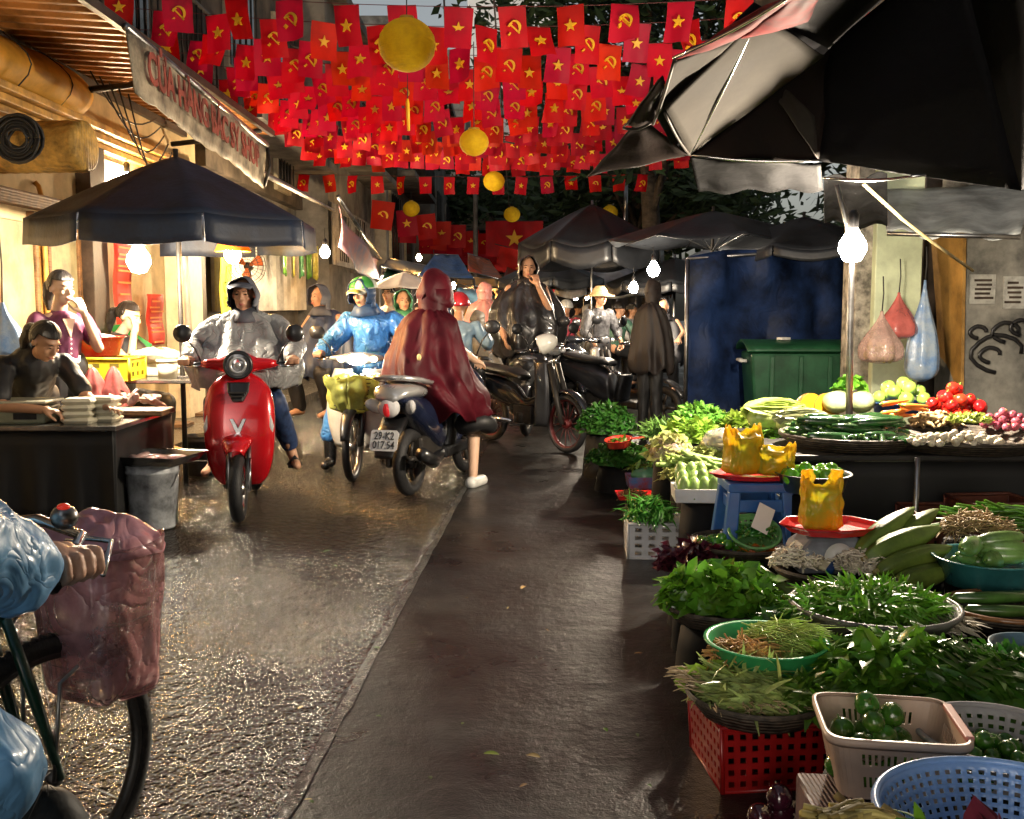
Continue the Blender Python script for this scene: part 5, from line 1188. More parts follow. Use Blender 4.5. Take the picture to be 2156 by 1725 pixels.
# 2. blue raincoat rider
l = mat_of(cub) @ V((-.24, 0, 0))
t = fig_root('rider in a shiny blue raincoat and green white cap on the step through motorbike', (l.x, l.y, 0), R(-4))
H2 = V((-.05, -.16, 1.53))
def pr(mb):
    head(mb, H2, yaw=-.35, pitch=.12); cap(mb, H2+V((0, .02, -.08)), (0, -.02, 1.34), .055, .06); cap(mb, (0, 0, 1.2), (0, .1, .86), .14, .14)
    for s in (-1, 1):
        g = V((s*.36, -.50, 1.01)); chain(mb, [V((s*.19, -.02, 1.30)), V((s*.36, -.10, 1.09)), g+V((-s*.02, .08, .01))], [.055, .045, .028]); cap(mb, g+V((-s*.02, .08, .01)), g+V((0, 0, .01)), .03, .036)
        for k in range(4): q = g+V((s*(-.03+.02*k), -.02, .022)); chain(mb, [q, q+V((0, -.035, -.008)), q+V((0, -.03, -.035))], [.0115, .011, .009])
    chain(mb, [V((-.10, .1, .82)), V((-.26, -.14, .66)), V((-.36, -.16, .16))], [.08, .06, .04]); chain(mb, [V((.10, .1, .82)), V((.20, -.26, .70)), V((.20, -.10, .32))], [.08, .06, .04])
body(t, pr, vox=.008)
face_bits(t, Matrix.Translation(H2) @ Euler((.12, 0, -.35)).to_matrix().to_4x4())
def pr(mb):
    cap(mb, (0, -.02, 1.24), (0, .08, .92), .17, .19); mb.ell((0, -.02, 1.26), (.24, .14, .12)); cap(mb, (0, .0, 1.34), (0, -.04, 1.39), .10, .075)
    for s in (-1, 1):
        chain(mb, [V((s*.20, -.02, 1.28)), V((s*.37, -.09, 1.09)), V((s*.355, -.40, 1.03))], [.095, .088, .062])
    mb.ell((0, -.02, .90), (.25, .24, .13))
body(t, pr, 'raincoat', bluerc, .010, .016, 10, 5)
def pr(mb):
    chain(mb, [V((-.10, .1, .82)), V((-.27, -.14, .67)), V((-.355, -.16, .30))], [.12, .095, .085]); chain(mb, [V((.10, .1, .82)), V((.21, -.26, .71)), V((.21, -.10, .34))], [.12, .095, .08])
body(t, pr, 'rain_trousers', bluerc, .011, .012, 10, 8)
def pr(mb): chain(mb, [V((-.36, -.16, .34)), V((-.36, -.16, .09))], [.062, .055]); cap(mb, (-.36, -.14, .045), (-.375, -.31, .04), .045, .04)
body(t, pr, 'boot', M('rubber_boot', (.01, .01, .011), .25, coat=.5), .010)
def pr(mb): chain(mb, [V((.20, -.10, .36)), V((.20, -.10, .28))], [.06, .055]); cap(mb, (.20, -.1, .27), (.21, -.26, .26), .045, .04)
body(t, pr, 'boot', MC['rubber_boot'], .010)
hood(t, M('navy_balaclava', (.02, .05, .12), .5, var=.2), H2, yaw=-.35, pitch=.12, s=.98)
cp = MB(); cp.T = Matrix.Translation(H2) @ Euler((.12, 0, -.35)).to_matrix().to_4x4()
def capf(u, v):
    a = u*2*pi; q = v*pi/2; return (.118*sin(q)*sin(a), .018-.128*sin(q)*cos(a), .045+.10*cos(q))
cp.surf(capf, 32, 10); cp.surf(lambda u, v: ((u-.5)*.20*(1-.2*v), -.085-.10*v*(1-(2*u-1)**2*.5), .055-.03*v-.03*(2*u-1)**2), 12, 5)
capo = cp.build('cap', M('cap_white', (.50, .52, .45), .4, var=.1), t, sol=.008)
c2 = MB(); c2.T = cp.T.copy()
for a0 in (-.55, .95): c2.surf(lambda u, v, a0=a0: ((lambda a, q: (.124*sin(q)*sin(a), .018-.134*sin(q)*cos(a), .045+.106*cos(q)))(a0+(u-.5)*.95, .12+v*1.35)), 8, 8)
c2.build('cap_panel', M('cap_green', (.04, .22, .04), .4, var=.1), capo, sol=.003)
c3 = MB(); c3.T = cp.T.copy(); c3.surf(lambda u, v: ((u-.5)*.13, -.135-.052*v*(1-(2*u-1)**2*.4), .052-.012*v-.02*(2*u-1)**2), 8, 3); c3.build('visor_patch', M('visor_yellow', (.65, .6, .12), .4), capo, sol=.003)
# 3. maroon poncho rider from behind (faces +Y)
l = mat_of(tail) @ V((-.20, 0, 0))
t = fig_root('rider seen from behind in a long maroon rain poncho on the black and silver scooter', (l.x, l.y, 0), R(163))
H3 = V((-.03, -.08, 1.50))
def pr(mb):
    head(mb, H3, yaw=-.1, pitch=.05); cap(mb, H3+V((0, .02, -.08)), (0, 0, 1.32), .055, .06); cap(mb, (0, 0, 1.2), (0, .05, .86), .14, .14)
    for s in (-1, 1): g = V((s*.25, -.40, .98)); chain(mb, [V((s*.17, -.02, 1.28)), V((s*.22, -.12, 1.08)), g], [.05, .04, .03]); hand(mb, g, (0, -1, -.1), (0, 0, -1), .7, s)
    chain(mb, [V((-.1, .05, .80)), V((-.30, -.22, .62)), V((-.33, -.10, .10))], [.08, .062, .036]); cap(mb, (-.33, -.08, .05), (-.35, -.22, .03), .036, .03)
    chain(mb, [V((.1, .05, .82)), V((.20, -.28, .70)), V((.17, -.2, .34))], [.08, .06, .04])
body(t, pr, vox=.009, mt=skin2)
hd3 = hood(t, maroon, H3+V((0, .025, .01)), yaw=-.1, s=1.20, name='hood')
for v_ in hd3.data.vertices:
    k_ = max(0, v_.co.z-H3.z-.02)
    v_.co.z += k_*.28; v_.co.x *= 1-k_*1.6
drape('poncho', maroon, t, [(-.02, -.02, 1.40, .085, .08, .02), (-.01, .0, 1.37, .14, .11, .04), (-.01, .01, 1.31, .215, .14, .05), (0, .02, 1.20, .255, .185, .08), (0, .03, 1.05, .295, .26, .09), (-.02, .03, .92, .32, .32, .11), (-.06, .03, .80, .34, .36, .14), (-.10, -.03, .66, .33, .34, .17), (-.13, -.08, .54, .31, .30, .20)], folds=7, seed=4.4, n=150, jit=.012)
m = MB(); m.ell((-.06, .345, 1.04), (.018, .008, .026), 10, 6); m.build('pale_patch', M('pale_sticker', (.75, .6, .25), .5), t)
m = MB(); m.tube([(-.345+.105*cos(a), -.13+.10*sin(a), .50-.02*sin(a*2)) for a in [k*pi/8 for k in range(17)]], .07, 8); m = m.build('shorts', blackcl, t)
def pr(mb): cap(mb, (-.33, -.06, .035), (-.355, -.25, .03), .052, .045)
body(t, pr, 'shoe', M('white_clog', (.68, .68, .64), .4), .008, it=2)
# 4. black poncho man standing among the parked bikes
q = P(1110, 800, 11.6); t = fig_root('standing man in a black rain cape with one hand raised to his mouth', (q.x, 11.6, .12), R(8), sc=1.04)
H4 = V((.0, -.03, 1.66))
def pr(mb):
    head(mb, H4, yaw=-.05, pitch=.10); cap(mb, H4+V((0, .02, -.08)), (0, .01, 1.47), .055, .06); cap(mb, (0, .02, 1.32), (0, .02, .92), .14, .14)
    chain(mb, [V((.19, 0, 1.43)), V((.22, -.16, 1.20)), V((.08, -.24, 1.46))], [.052, .043, .030]); hand(mb, (.075, -.245, 1.48), (-.25, .35, 1), (-.2, 1, 0), .45, 1)
    chain(mb, [V((-.19, 0, 1.43)), V((-.33, -.04, 1.13)), V((-.28, -.22, .93))], [.055, .045, .034]); hand(mb, (-.28, -.23, .92), (.1, -.5, -1), (1, 0, 0), .4, -1)
    for s in (-1, 1): chain(mb, [V((s*.09, .02, .88)), V((s*.11, -.02, .48)), V((s*.12, .02, .08))], [.085, .06, .042]); cap(mb, (s*.12, 0, .04), (s*.14, -.18, .03), .04, .035)
body(t, pr, vox=.009)
face_bits(t, Matrix.Translation(H4) @ Euler((.10, 0, -.05)).to_matrix().to_4x4())
hood(t, M('black_shiny_cape', (.020, .019, .020), .3, var=.25, bump=.45, bs=5, coat=.3, bd=.02, crease=1), H4, yaw=-.05, pitch=.1)
drape('rain_cape', MC['black_shiny_cape'], t, [(0, .01, 1.53, .08, .08, .02), (0, .02, 1.50, .15, .12, .04), (0, .02, 1.42, .25, .16, .05), (0, .01, 1.28, .33, .20, .08), (0, .0, 1.10, .37, .24, .10), (0, .0, .90, .38, .26, .13), (0, .02, .70, .34, .25, .15)], folds=7, seed=7)
def pr(mb):
    for s in (-1, 1): chain(mb, [V((s*.09, .02, .86)), V((s*.11, -.01, .48)), V((s*.12, .02, .14))], [.10, .085, .07])
body(t, pr, 'trousers', blackcl, .012, .008)
# 5. generic background people
def simple_person(label, px, py_top, Y, h=1.6, mt=blackcl, hoodm=None, yaw=0., hat=None, skinm=skin, pose='stand', seed=0, bags=None, zbase=None, helmet=None, trousers=None):
    """a smaller, more distant figure; py_top = top of the head in the photo"""
    top = P(px, py_top, Y); z0 = 0.0 if zbase is None else zbase
    s = (top.z-z0)/1.72 if pose == 'stand' else (top.z-z0)/1.62
    t = fig_root(label, (top.x, Y, z0), yaw, sc=s); r = random.Random(seed)
    Hc = V((0, -.03, 1.60)) if pose == 'stand' else V((0, -.08, 1.50)); d = Hc.z-1.60
    hy = r.uniform(-.3, .3)
    sit = pose != 'stand'
    def pr(mb):
        head(mb, Hc, yaw=hy); cap(mb, Hc+V((0, .02, -.08)), (0, .01, 1.41+d), .05, .06); cap(mb, (0, .02, 1.28+d), (0, .04, .9), .13, .13)
        for s_ in (-1, 1):
            w = V((s_*.30, -.38, 1.05)) if sit else V((s_*(.22+.05*r.random()), -.18, .98))
            chain(mb, [V((s_*.18, 0, 1.38+d)), V((s_*.29, -.04, 1.12)), w], [.052, .042, .028]); hand(mb, w, (0, -1, -.2) if sit else (0, -.5, -1), (0, 0, -1) if sit else (-s_, 0, 0), .5, s_)
            if sit: chain(mb, [V((s_*.10, .05, .82)), V((s_*.2, -.32, .72)), V((s_*.2, -.2, .30))], [.08, .06, .04]); shoe(mb, (s_*.2, -.2, .26), (0, -1, 0))
            else: chain(mb, [V((s_*.09, .02, .86)), V((s_*.1, 0, .48)), V((s_*.11, .02, .06))], [.085, .06, .042]); shoe(mb, (s_*.11, 0, 0), (0, -1, 0))
    body(t, pr, vox=.013, mt=skinm)
    if abs(yaw) < 1.4: face_bits(t, Matrix.Translation(Hc) @ Euler((0, 0, hy)).to_matrix().to_4x4())
    def pr(mb):
        cap(mb, (0, .01, 1.30+d), (0, .03, .98), .155, .15); mb.ell((0, .01, 1.34+d), (.22, .125, .09))
        for s_ in (-1, 1):
            w = V((s_*.30, -.30, 1.07)) if sit else V((s_*.27, -.10, 1.05)); chain(mb, [V((s_*.19, 0, 1.36+d)), V((s_*.30, -.04, 1.12)), w], [.078, .068, .05])
    if hoodm:
        drape('rain_cape', mt, t, [(0, .01, 1.47+d, .08, .08, .02), (0, .02, 1.43+d, .15, .12, .04), (0, .02, 1.35+d, .225, .15, .05), (0, -.02, 1.22+d, .27, .20, .08), (0, -.06, 1.05+d, .30, .27, .10), (0, -.08, .88+d, .32, .31, .13), (0, -.06, .72+d*.5, .31, .30, .16)], folds=7, seed=seed, n=80, sub=3)
    else: body(t, pr, 'jacket', mt, .013, .014, 10, seed)
    def pr(mb):
        for s_ in (-1, 1):
            if sit: chain(mb, [V((s_*.10, .05, .84)), V((s_*.2, -.32, .72)), V((s_*.2, -.2, .36))], [.11, .085, .07])
            else: chain(mb, [V((s_*.09, .02, .92)), V((s_*.1, 0, .48)), V((s_*.11, .02, .12))], [.12, .085, .07])
    body(t, pr, 'trousers', trousers or blackcl, .015, .01, 10, seed+1)
    if hoodm: hood(t, hoodm, Hc, s=1.0)
    elif helmet:
        m = MB(); m.T = Matrix.Translation(Hc); m.surf(lambda u, v: (.118*sin(v*1.75)*sin(u*2*pi), .02-.135*sin(v*1.75)*cos(u*2*pi), .02+.128*cos(v*1.75)), 26, 12); m.build('helmet', helmet, t, sol=.01)
    elif hat:
        m = MB(); m.T = Matrix.Translation(Hc); m.lathe([(.003, .16), (.06, .15), (.10, .10), (.115, .05), (.20, .02), (.21, .015)], 28, (0, .02, 0)); m.build('hat', hat, t, sol=.008)
    else:
        m = MB(); m.T = Matrix.Translation(Hc); m.surf(lambda u, v: (.088*sin(v*1.75)*sin(u*2*pi)*(1+.03*sin(u*30)), .028-(.105 if cos(u*2*pi) > 0 else .115)*sin(v*1.75)*cos(u*2*pi), .030+.108*cos(v*1.75)), 30, 12); m.build('hair', hairm, t, sol=.006)
    return t
simple_person('rider leaning in a dark slate hood behind the blue raincoat rider', 683, 602, 11.0, mt=M('dark_blue_jacket', (.03, .045, .09), .5, var=.3), hoodm=darkhood, pose='sit', seed=1, yaw=-.5)
simple_person('rider in a green hooded raincoat behind the maroon poncho', 851, 612, 11.6, mt=greencl, hoodm=greencl, pose='sit', seed=2)
simple_person('person in pale clothes sheltering under the pale hand umbrella', 818, 600, 13.6, mt=M('cream_jacket', (.5, .42, .32), .6), pose='stand', seed=3)
simple_person('rider with a red helmet and pale blue raincoat just past the maroon poncho', 965, 620, 10.4, mt=M('pale_blue_raincoat', (.22, .34, .46), .3, var=.2, coat=.3), helmet=M('red_helmet', (.45, .02, .03), .2, coat=1.), pose='sit', yaw=pi, seed=4)
simple_person('person in a salmon pink rain cape walking away down the lane', 1020, 596, 15, mt=M('salmon_cape', (.50, .20, .17), .35, var=.2), hoodm=MC['salmon_cape'], yaw=pi, seed=5)
simple_person('person in a bulky grey brown raincoat near the pink cape', 1005, 655, 12.6, mt=M('grey_brown_cape', (.20, .18, .15), .4, var=.3), hoodm=MC['grey_brown_cape'], pose='sit', yaw=pi, seed=6)
simple_person('person with a straw sun hat and dark quilted jacket behind the parked bikes', 1262, 608, 13.8, mt=M('quilted_dark', (.06, .06, .065), .5, var=.4, vs=20, bump=.5, bs=30), hat=M('straw_hat', (.45, .32, .15), .7, var=.2), yaw=.6, seed=7)
dk_ = simple_person('tall dark silhouetted figure in a long coat beside the blue tarpaulin', 1372, 590, 10.8, mt=M('very_dark_coat', (.02, .014, .012), .6, var=.3), hoodm=MC['very_dark_coat'], yaw=2.6, seed=8, skinm=M('shade_dark_skin', (.02, .015, .012), .6)); dk_.scale = (dk_.scale[0]*.72, dk_.scale[1]*.8, dk_.scale[2])  # bare skin coloured near black to put the figure in shade
simple_person('small distant rider in a pinkish red jacket with a pale helmet', 1192, 634, 16.5, mt=M('pinkred_jacket', (.42, .05, .08), .5, var=.2), helmet=M('pale_helmet', (.5, .5, .48), .3, coat=1.), pose='sit', seed=9)
simple_person('shopper in a dark blue coat under the orange tarpaulin', 1048, 600, 19, mt=M('navy_coat', (.03, .05, .10), .5, var=.3), seed=10, yaw=.8)
simple_person('shopper in a brown coat beneath the bright blue tarpaulin', 900, 622, 17, mt=M('brown_coat', (.12, .07, .04), .5, var=.3), seed=11, yaw=-.4)
simple_person('distant shopper in a red top left of the salmon cape', 935, 628, 18.5, mt=M('red_top', (.42, .06, .04), .5), seed=12, yaw=2)
simple_person('distant shopper in a white top among the right stalls', 1330, 640, 17, mt=M('white_top', (.5, .5, .5), .5), seed=13, yaw=1)
simple_person('distant shopper in a grey coat behind the straw hat person', 1215, 640, 21, mt=M('grey_coat', (.18, .18, .19), .5), seed=14, yaw=1.8)
for k, (px, Yd) in enumerate(((985, 24), (1030, 27), (1075, 25), (1105, 31), (1140, 28), (1165, 24))):
    simple_person(['shopper in an ochre coat', 'shopper in a teal coat', 'shopper in a dark plum coat', 'shopper in a pale grey coat', 'shopper in a dull green coat', 'shopper in a navy jacket'][k]+' far down the lane under the large flags', px, 622, Yd,
                  mt=M('crowd_coat%d' % k, [(.35, .2, .05), (.04, .15, .17), (.10, .03, .08), (.3, .3, .3), (.08, .14, .06), (.03, .04, .10)][k], .5), seed=20+k, yaw=k*1.1, hoodm=MC['crowd_coat%d' % k] if k % 2 else None)
for k, (px, py, Yd, c_) in enumerate(((880, 640, 15.5, (.30, .22, .12)), (925, 645, 14.5, (.05, .08, .16)), (1085, 628, 19, (.35, .07, .05)), (1150, 632, 18, (.06, .06, .07)), (1235, 642, 18, (.25, .26, .28)), (1300, 636, 15.5, (.04, .10, .07)), (1320, 645, 20, (.30, .26, .2)), (1400, 630, 14.2, (.03, .03, .035)))):
    simple_person('shopper in a '+['tan coat beside the green tarpaulin', 'dark blue coat left of the maroon poncho hood', 'brick red coat under the rusty red roof', 'charcoal coat right of the caped standing man', 'pale grey jacket behind the parked bikes', 'dark green jacket near the small white bulb', 'beige jacket far down the right stalls', 'black jacket under the black parasol by the bulb'][k], px, py, Yd, mt=M('stall_coat%d' % k, c_, .5), seed=40+k, yaw=(k*1.7) % 6, hoodm=MC['stall_coat%d' % k] if k % 3 == 1 else None, pose='sit' if k % 2 else 'stand')
# ---------------------------------------------------------------- bicycle rider at the near left
t = fig_root('cyclist in a pale blue rain poncho holding the bicycle handlebar', (bw.x-.80*cos(hd), bw.y-.80*sin(hd), 0), hd+pi/2)
# local: -Y is forward along the bicycle, x to the cyclist's left is +x... right hand at -x
Hc = V((0, -.20, 1.52)); sR = V((-.19, -.08, 1.30))
gw = mat_of(bic) @ V((-.21, -.333, .912)); gl = mat_of(t).inverted() @ gw
eR = V((-.36, -.22, 1.03)); wR = gl+V((-.012, .115, .012))
sL, eL = V((.19, -.08, 1.30)), V((.34, -.25, 1.05)); glL = V((-gl.x, gl.y, gl.z))
skinh = M('skin_hand', (.66, .38, .26), .45, var=.12, vs=14, bump=.15, bs=60)
def gripping(mb, g, s):
    cap(mb, g+V((-.006*s, .095, .012)), g+V((0, .03, .022)), .031, .037); cap(mb, g+V((-s*.02, .035, .02)), g+V((-s*.02, -.02, .022)), .028, .024); cap(mb, g+V((s*.022, .03, .018)), g+V((s*.018, -.02, .02)), .026, .022)
    for k, ln in enumerate((.9, 1.0, 1.04, .98)):
        q = g+V((s*.02, -.042+.027*k, .026)); o = V((s*1, 0, 0))
        chain(mb, [q, q+o*.026*ln+V((0, 0, .000)), q+o*.034*ln+V((0, 0, -.032)), q+o*.010+V((0, .002, -.050))], [.0125, .0118, .0108, .0092])
    chain(mb, [g+V((-s*.02, .02, .01)), g+V((-s*.036, -.025, -.002)), g+V((-s*.022, -.055, -.022))], [.016, .0135, .0105])
def pr(mb):
    head(mb, Hc, pitch=.15); cap(mb, Hc+V((0, .03, -.08)), (0, -.08, 1.34), .055, .06); cap(mb, (0, -.05, 1.2), (0, .02, .90), .14, .15)
    chain(mb, [sR, eR, wR], [.055, .047, .030]); chain(mb, [sL, eL, glL+V((.012, .115, .012))], [.055, .047, .030])
    gripping(mb, gl, -1); gripping(mb, glL, 1)
    chain(mb, [V((-.10, .03, .88)), V((-.44, -.30, .64)), V((-.17, -.27, .25))], [.085, .062, .042]); chain(mb, [V((.10, .03, .88)), V((.14, -.28, .80)), V((.14, -.15, .46))], [.085, .062, .042])
    shoe(mb, (-.15, -.28, .17), (0, -1, 0)); shoe(mb, (.15, -.13, .43), (0, -1, 0))
body(t, pr, vox=.006, mt=skinh, it=2)
face_bits(t, Matrix.Translation(Hc) @ Euler((.15, 0, 0)).to_matrix().to_4x4())
hood(t, bluerc2, Hc, pitch=.15)
drape('poncho', bluerc2, t, [(0, -.08, 1.40, .08, .08, .02), (0, -.07, 1.36, .16, .13, .03), (0, -.06, 1.26, .26, .18, .05), (0, -.06, 1.10, .31, .24, .07), (0, -.06, .92, .33, .28, .09), (0, -.06, .74, .35, .32, .12)], folds=7, seed=1)
def pr(mb):
    chain(mb, [sR, eR+V((-.01, -.02, .03)), wR+V((-.005, .02, .015))], [.115, .125, .085]); chain(mb, [sL, eL, glL+V((.012, .135, .012))], [.115, .12, .085])
body(t, pr, 'poncho_sleeves', bluerc2, .009, .009, 17, 2)
def pr(mb):
    chain(mb, [V((-.10, .03, .88)), V((-.44, -.30, .64)), V((-.19, -.28, .34))], [.13, .105, .085]); chain(mb, [V((.10, .03, .88)), V((.15, -.29, .80)), V((.14, -.15, .52))], [.13, .11, .09])
body(t, pr, 'rain_trousers', bluerc2, .010, .010, 15, 4)
# ---------------------------------------------------------------- left stalls
tabm = M('steel_table_top', (.30, .29, .27), .22, .8, var=.25, bump=.1, bs=30)
def table(name, label, x0, x1, y0, y1, z, topm=tabm, legs=True, skirt=None, rz=0):
    t = thing(name, label, 'table', ((x0+x1)/2, (y0+y1)/2, 0), rz); w, d = x1-x0, y1-y0
    m = MB(); m.box((0, 0, z-.015), (w, d, .03)); m.build('table_top', topm, t, smooth=False, bev=.006)
    if legs:
        for sx in (-1, 1):
            for sy in (-1, 1): m = MB(); m.tube([(sx*(w/2-.06), sy*(d/2-.06), z-.03), (sx*(w/2-.05), sy*(d/2-.05), 0)], .02, 8); m.build('leg', ironm, t)
        for sy in (-1, 1): m = MB(); m.tube([(-w/2+.06, sy*(d/2-.06), .2), (w/2-.06, sy*(d/2-.06), .2)], .012, 6); m.build('stretcher', ironm, t)
    if skirt:
        m = MB(); m.surf(lambda u, v: ((u-.5)*w*.98, -d/2+.03+.02*sin(u*30)*v, z-.035-v*(z-.12)), 50, 6); m.surf(lambda u, v: (w/2-.03+.02*sin(u*20)*v, (u-.5)*d*.98, z-.035-v*(z-.12)), 30, 6); m.build('shade_skirt', skirt, t, sol=.004)  # dark sheet standing in for the shade under the table
    return t
ta_ = G(-60, 915, .70); tb_ = G(258, 880, .70)
T1 = table('meat_table', 'dark nearest butcher table at the left with scales and trays on it', -3.6, -2.42, 6.22, 7.35, .69, skirt=M('table_shade_sheet', (.004, .004, .004), .6, var=.4, vs=3))
T2 = table('steel_table', 'steel topped table behind with yellow crate and red basin', G(120, 800, .85).x, G(480, 800, .85).x, 7.95, 8.65, .85)
def at1(px, py, z=.69): q = G(px, py, z); q.y = max(q.y, 6.36); q.x = (px-1078)/2159*q.y*1.003; return q
# scale box
q = at1(45, 868); q.y = 6.46; q.x = (45-1078)/2159*6.46; s_ = thing('weighing_scale', 'grey green box scale with a pale tray on the near table', 'scale', q, .05)
m = MB(); m.box((0, 0, .055), (.36, .26, .11)); m.build('body', M('grey_green_case', (.22, .24, .17), .4, var=.2), s_, smooth=False, bev=.015)
m = MB(); m.box((0, 0, .135), (.40, .30, .02)); m.box((0, 0, .118), (.1, .1, .03)); m.build('weighing_pan', M('pan_cream', (.45, .44, .34), .35, var=.15), s_, smooth=False, bev=.01)
m = MB(); m.box((.06, -.133, .05), (.14, .01, .04)); m.build('display', glassd, s_, smooth=False)
q = at1(138, 882); m = MB(); m.at(q); m.surf(lambda u, v: ((.13*sin(v*pi))*cos(u*6.283)*(1+.2*sin(u*9)), (.09*sin(v*pi))*sin(u*6.283), .045-.045*cos(v*pi)+.015*n3(u*6, v*5, 3)), 30, 14)
tag(m.build('crumpled_cloth', blackcl), 'crumpled black bag lying between the scale and the foam boxes', 'bag')
foam = M('foam_tray', (.60, .56, .42), .5, var=.12)
def foambox(loc, rz, w=.19, d=.13, h=.05, label='', grp=None):
    t = MB(); t.at(loc, (0, 0, rz)); 
    t.rings([[(x*w/2*k, y*d/2*k, z) for x, y in ((-1, -.8), (-.85, -1), (.85, -1), (1, -.8), (1, .8), (.85, 1), (-.85, 1), (-1, .8))] for z, k in ((0, .84), (h*.46, 1), (h*.52, 1.03), (h*.58, 1), (h, .82))])
    return tag(t.build('foam_box', foam, smooth=False, bev=.004), label, 'box', grp)
for i, (px, py) in enumerate(((178, 888), (228, 884))):
    q = at1(px, py)
    for k in range(4): foambox(q+V((rng.gauss(0, .006), -.08, k*.040)), rng.gauss(0, .08), .19, .17, .040, 'cream foam box in the two stacks on the near table', 'stacked foam boxes on the near table')
for k, (px, py, dz) in enumerate(((196, 850, .0), (240, 848, 0))):
    q = at1(px, py+6)
    m = MB(); m.at(q)
    def fb(u, v, k=k):
        a = u*6.283; r = .11*(1-v)**.7+.01; f = 1+.12*sin(a*6+k)+.15*n3(cos(a)*2, sin(a)*2, v*4+k); return (r*cos(a)*f, r*sin(a)*f, .29*v)
    m.surf(fb, 40, 14); tag(m.build('plastic_bag', M('red_pink_film', (.55, .16, .15), .2, var=.25, vs=9, bump=.6, bs=14, coat=.5, transl=.3)), ['left', 'right'][k]+' one of two peaked pink plastic bags behind the foam boxes', 'plastic bag')
meat = M('raw_meat', (.50, .22, .20), .3, var=.2, vs=14, bump=.4, bs=18, col2=(.62, .48, .42), coat=.4)
def meatpile(c, rx, ry, n, label, nm='meat_slice'):
    for k in range(n):
        a = rng.uniform(0, 6.3); q = rng.random()**.5; m = MB(); m.at(V(c)+V((rx*q*cos(a), ry*q*sin(a), .018+.035*(1-q)*(k/n)*2)), (rng.gauss(0, .3), rng.gauss(0, .3), rng.uniform(0, 3)))
        m.surf(lambda u, v: (.075*sin(v*pi)*cos(u*6.283)*(1+.3*sin(u*11+k)), .04*sin(v*pi)*sin(u*6.283), -.018*cos(v*pi)+.01*sin(u*15+k)), 22, 8); tag(m.build(nm, meat), label, 'meat', 'meat cuts '+nm)
meatpile(at1(285, 868)+V((0, 0, .06)), .18, .10, 13, 'piece of pink meat in the pile at the right end of the near table', 'meat_slice')
m = MB(); q = at1(285, 876); m.at(q); m.box((0, 0, .03), (.44, .26, .04)); tag(m.build('cutting_board', wood, smooth=False, bev=.01), 'wooden board under the meat pile at the near table corner', 'board')
q = G(308, 955, .0)
m = MB(); 
# bins and buckets
def bucket(px, py, r, h, mt, label, z=0., lidm=None, tray=None, tp=1.15, loc=None):
    g = loc or G(px, py, z); gy = min(g.y+r*.8, 6.5) if py == 1100 else g.y+r*.8; t = thing('bucket', label, 'bucket', ((px-1078)/2159*gy, gy, z)); 
    MB().lathe([(r*.02, .004), (r*.92/tp, .004), (r/tp, .02), (r*.99, h*.86), (r*1.04, h*.87), (r*1.04, h*.91), (r, h*.92), (r*1.01, h), (r*1.05, h), (r*.95, h*.98), (r*.88/tp, .03), (r*.02, .03)], 36).build('pail', mt, t)
    MB().tube([(r*1.02*cos(a), -r*.15-r*1.02*abs(sin(a))*.5, h*.85-r*.9*sin(a)) for a in [pi*k/12 for k in range(13)]], .004, 6).build('bail', steel, t)
    return t
bw_ = bucket(312, 1100, .165, .42, M('milky_plastic_bucket', (.36, .38, .40), .35, var=.35, vs=9, bump=.1), 'milky white plastic bucket standing below a metal tray of meat')
B = bw_.location
tr_ = thing('metal_tray', 'square metal tray of meat resting on the milky bucket', 'tray', (B.x+.02, B.y, .425), R(-12))
m = MB(); m.rings([[(x*.25*k, y*.20*k, z) for x, y in ((-1, -1), (1, -1), (1, 1), (-1, 1))] for z, k in ((.0, .86), (.055, 1.0), (.062, 1.06), (.055, 1.04), (.006, .84))], cap=True); m.build('tray', chrome, tr_, smooth=False, bev=.004)
for k in range(9): 
    m = MB(); m.at((rng.uniform(-.15, .15), rng.uniform(-.1, .1), .03), (rng.gauss(0, .2), rng.gauss(0, .2), rng.uniform(0, 3))); m.ell((0, 0, 0), (.08, .035, .018), 12, 8); m.build('meat_piece', meat, tr_)
bucket(420, 1005, .15, .34, M('dark_grey_bucket', (.10, .105, .10), .4, var=.35), 'dark grey bucket behind the red scooter on the left')
bucket(300, 945, .20, .45, M('green_black_barrel', (.03, .06, .02), .45, var=.5, vs=6), 'dark green tub under the corner meat pile')
q = G(20, 1060, 0); cb = thing('cardboard_box', 'brown carton with a steel tray of meat at the left edge', 'box', (q.x-.15, 4.75, 0))
m = MB(); m.box((0, 0, .24), (.5, .4, .48)); m.build('carton', M('brown_carton', (.32, .17, .05), .7, var=.2), cb, smooth=False, bev=.01)
m = MB(); m.rings([[(x*.27*k, y*.22*k, z) for x, y in ((-1, -1), (1, -1), (1, 1), (-1, 1))] for z, k in ((.485, .86), (.53, 1.0), (.537, 1.05), (.528, 1.03), (.49, .84))]); m.build('steel_tray', chrome, cb, smooth=False, bev=.003)
m = MB(); m.ell((-.02, 0, .53), (.16, .12, .05), 16, 8); m.build('meat', meat, cb)
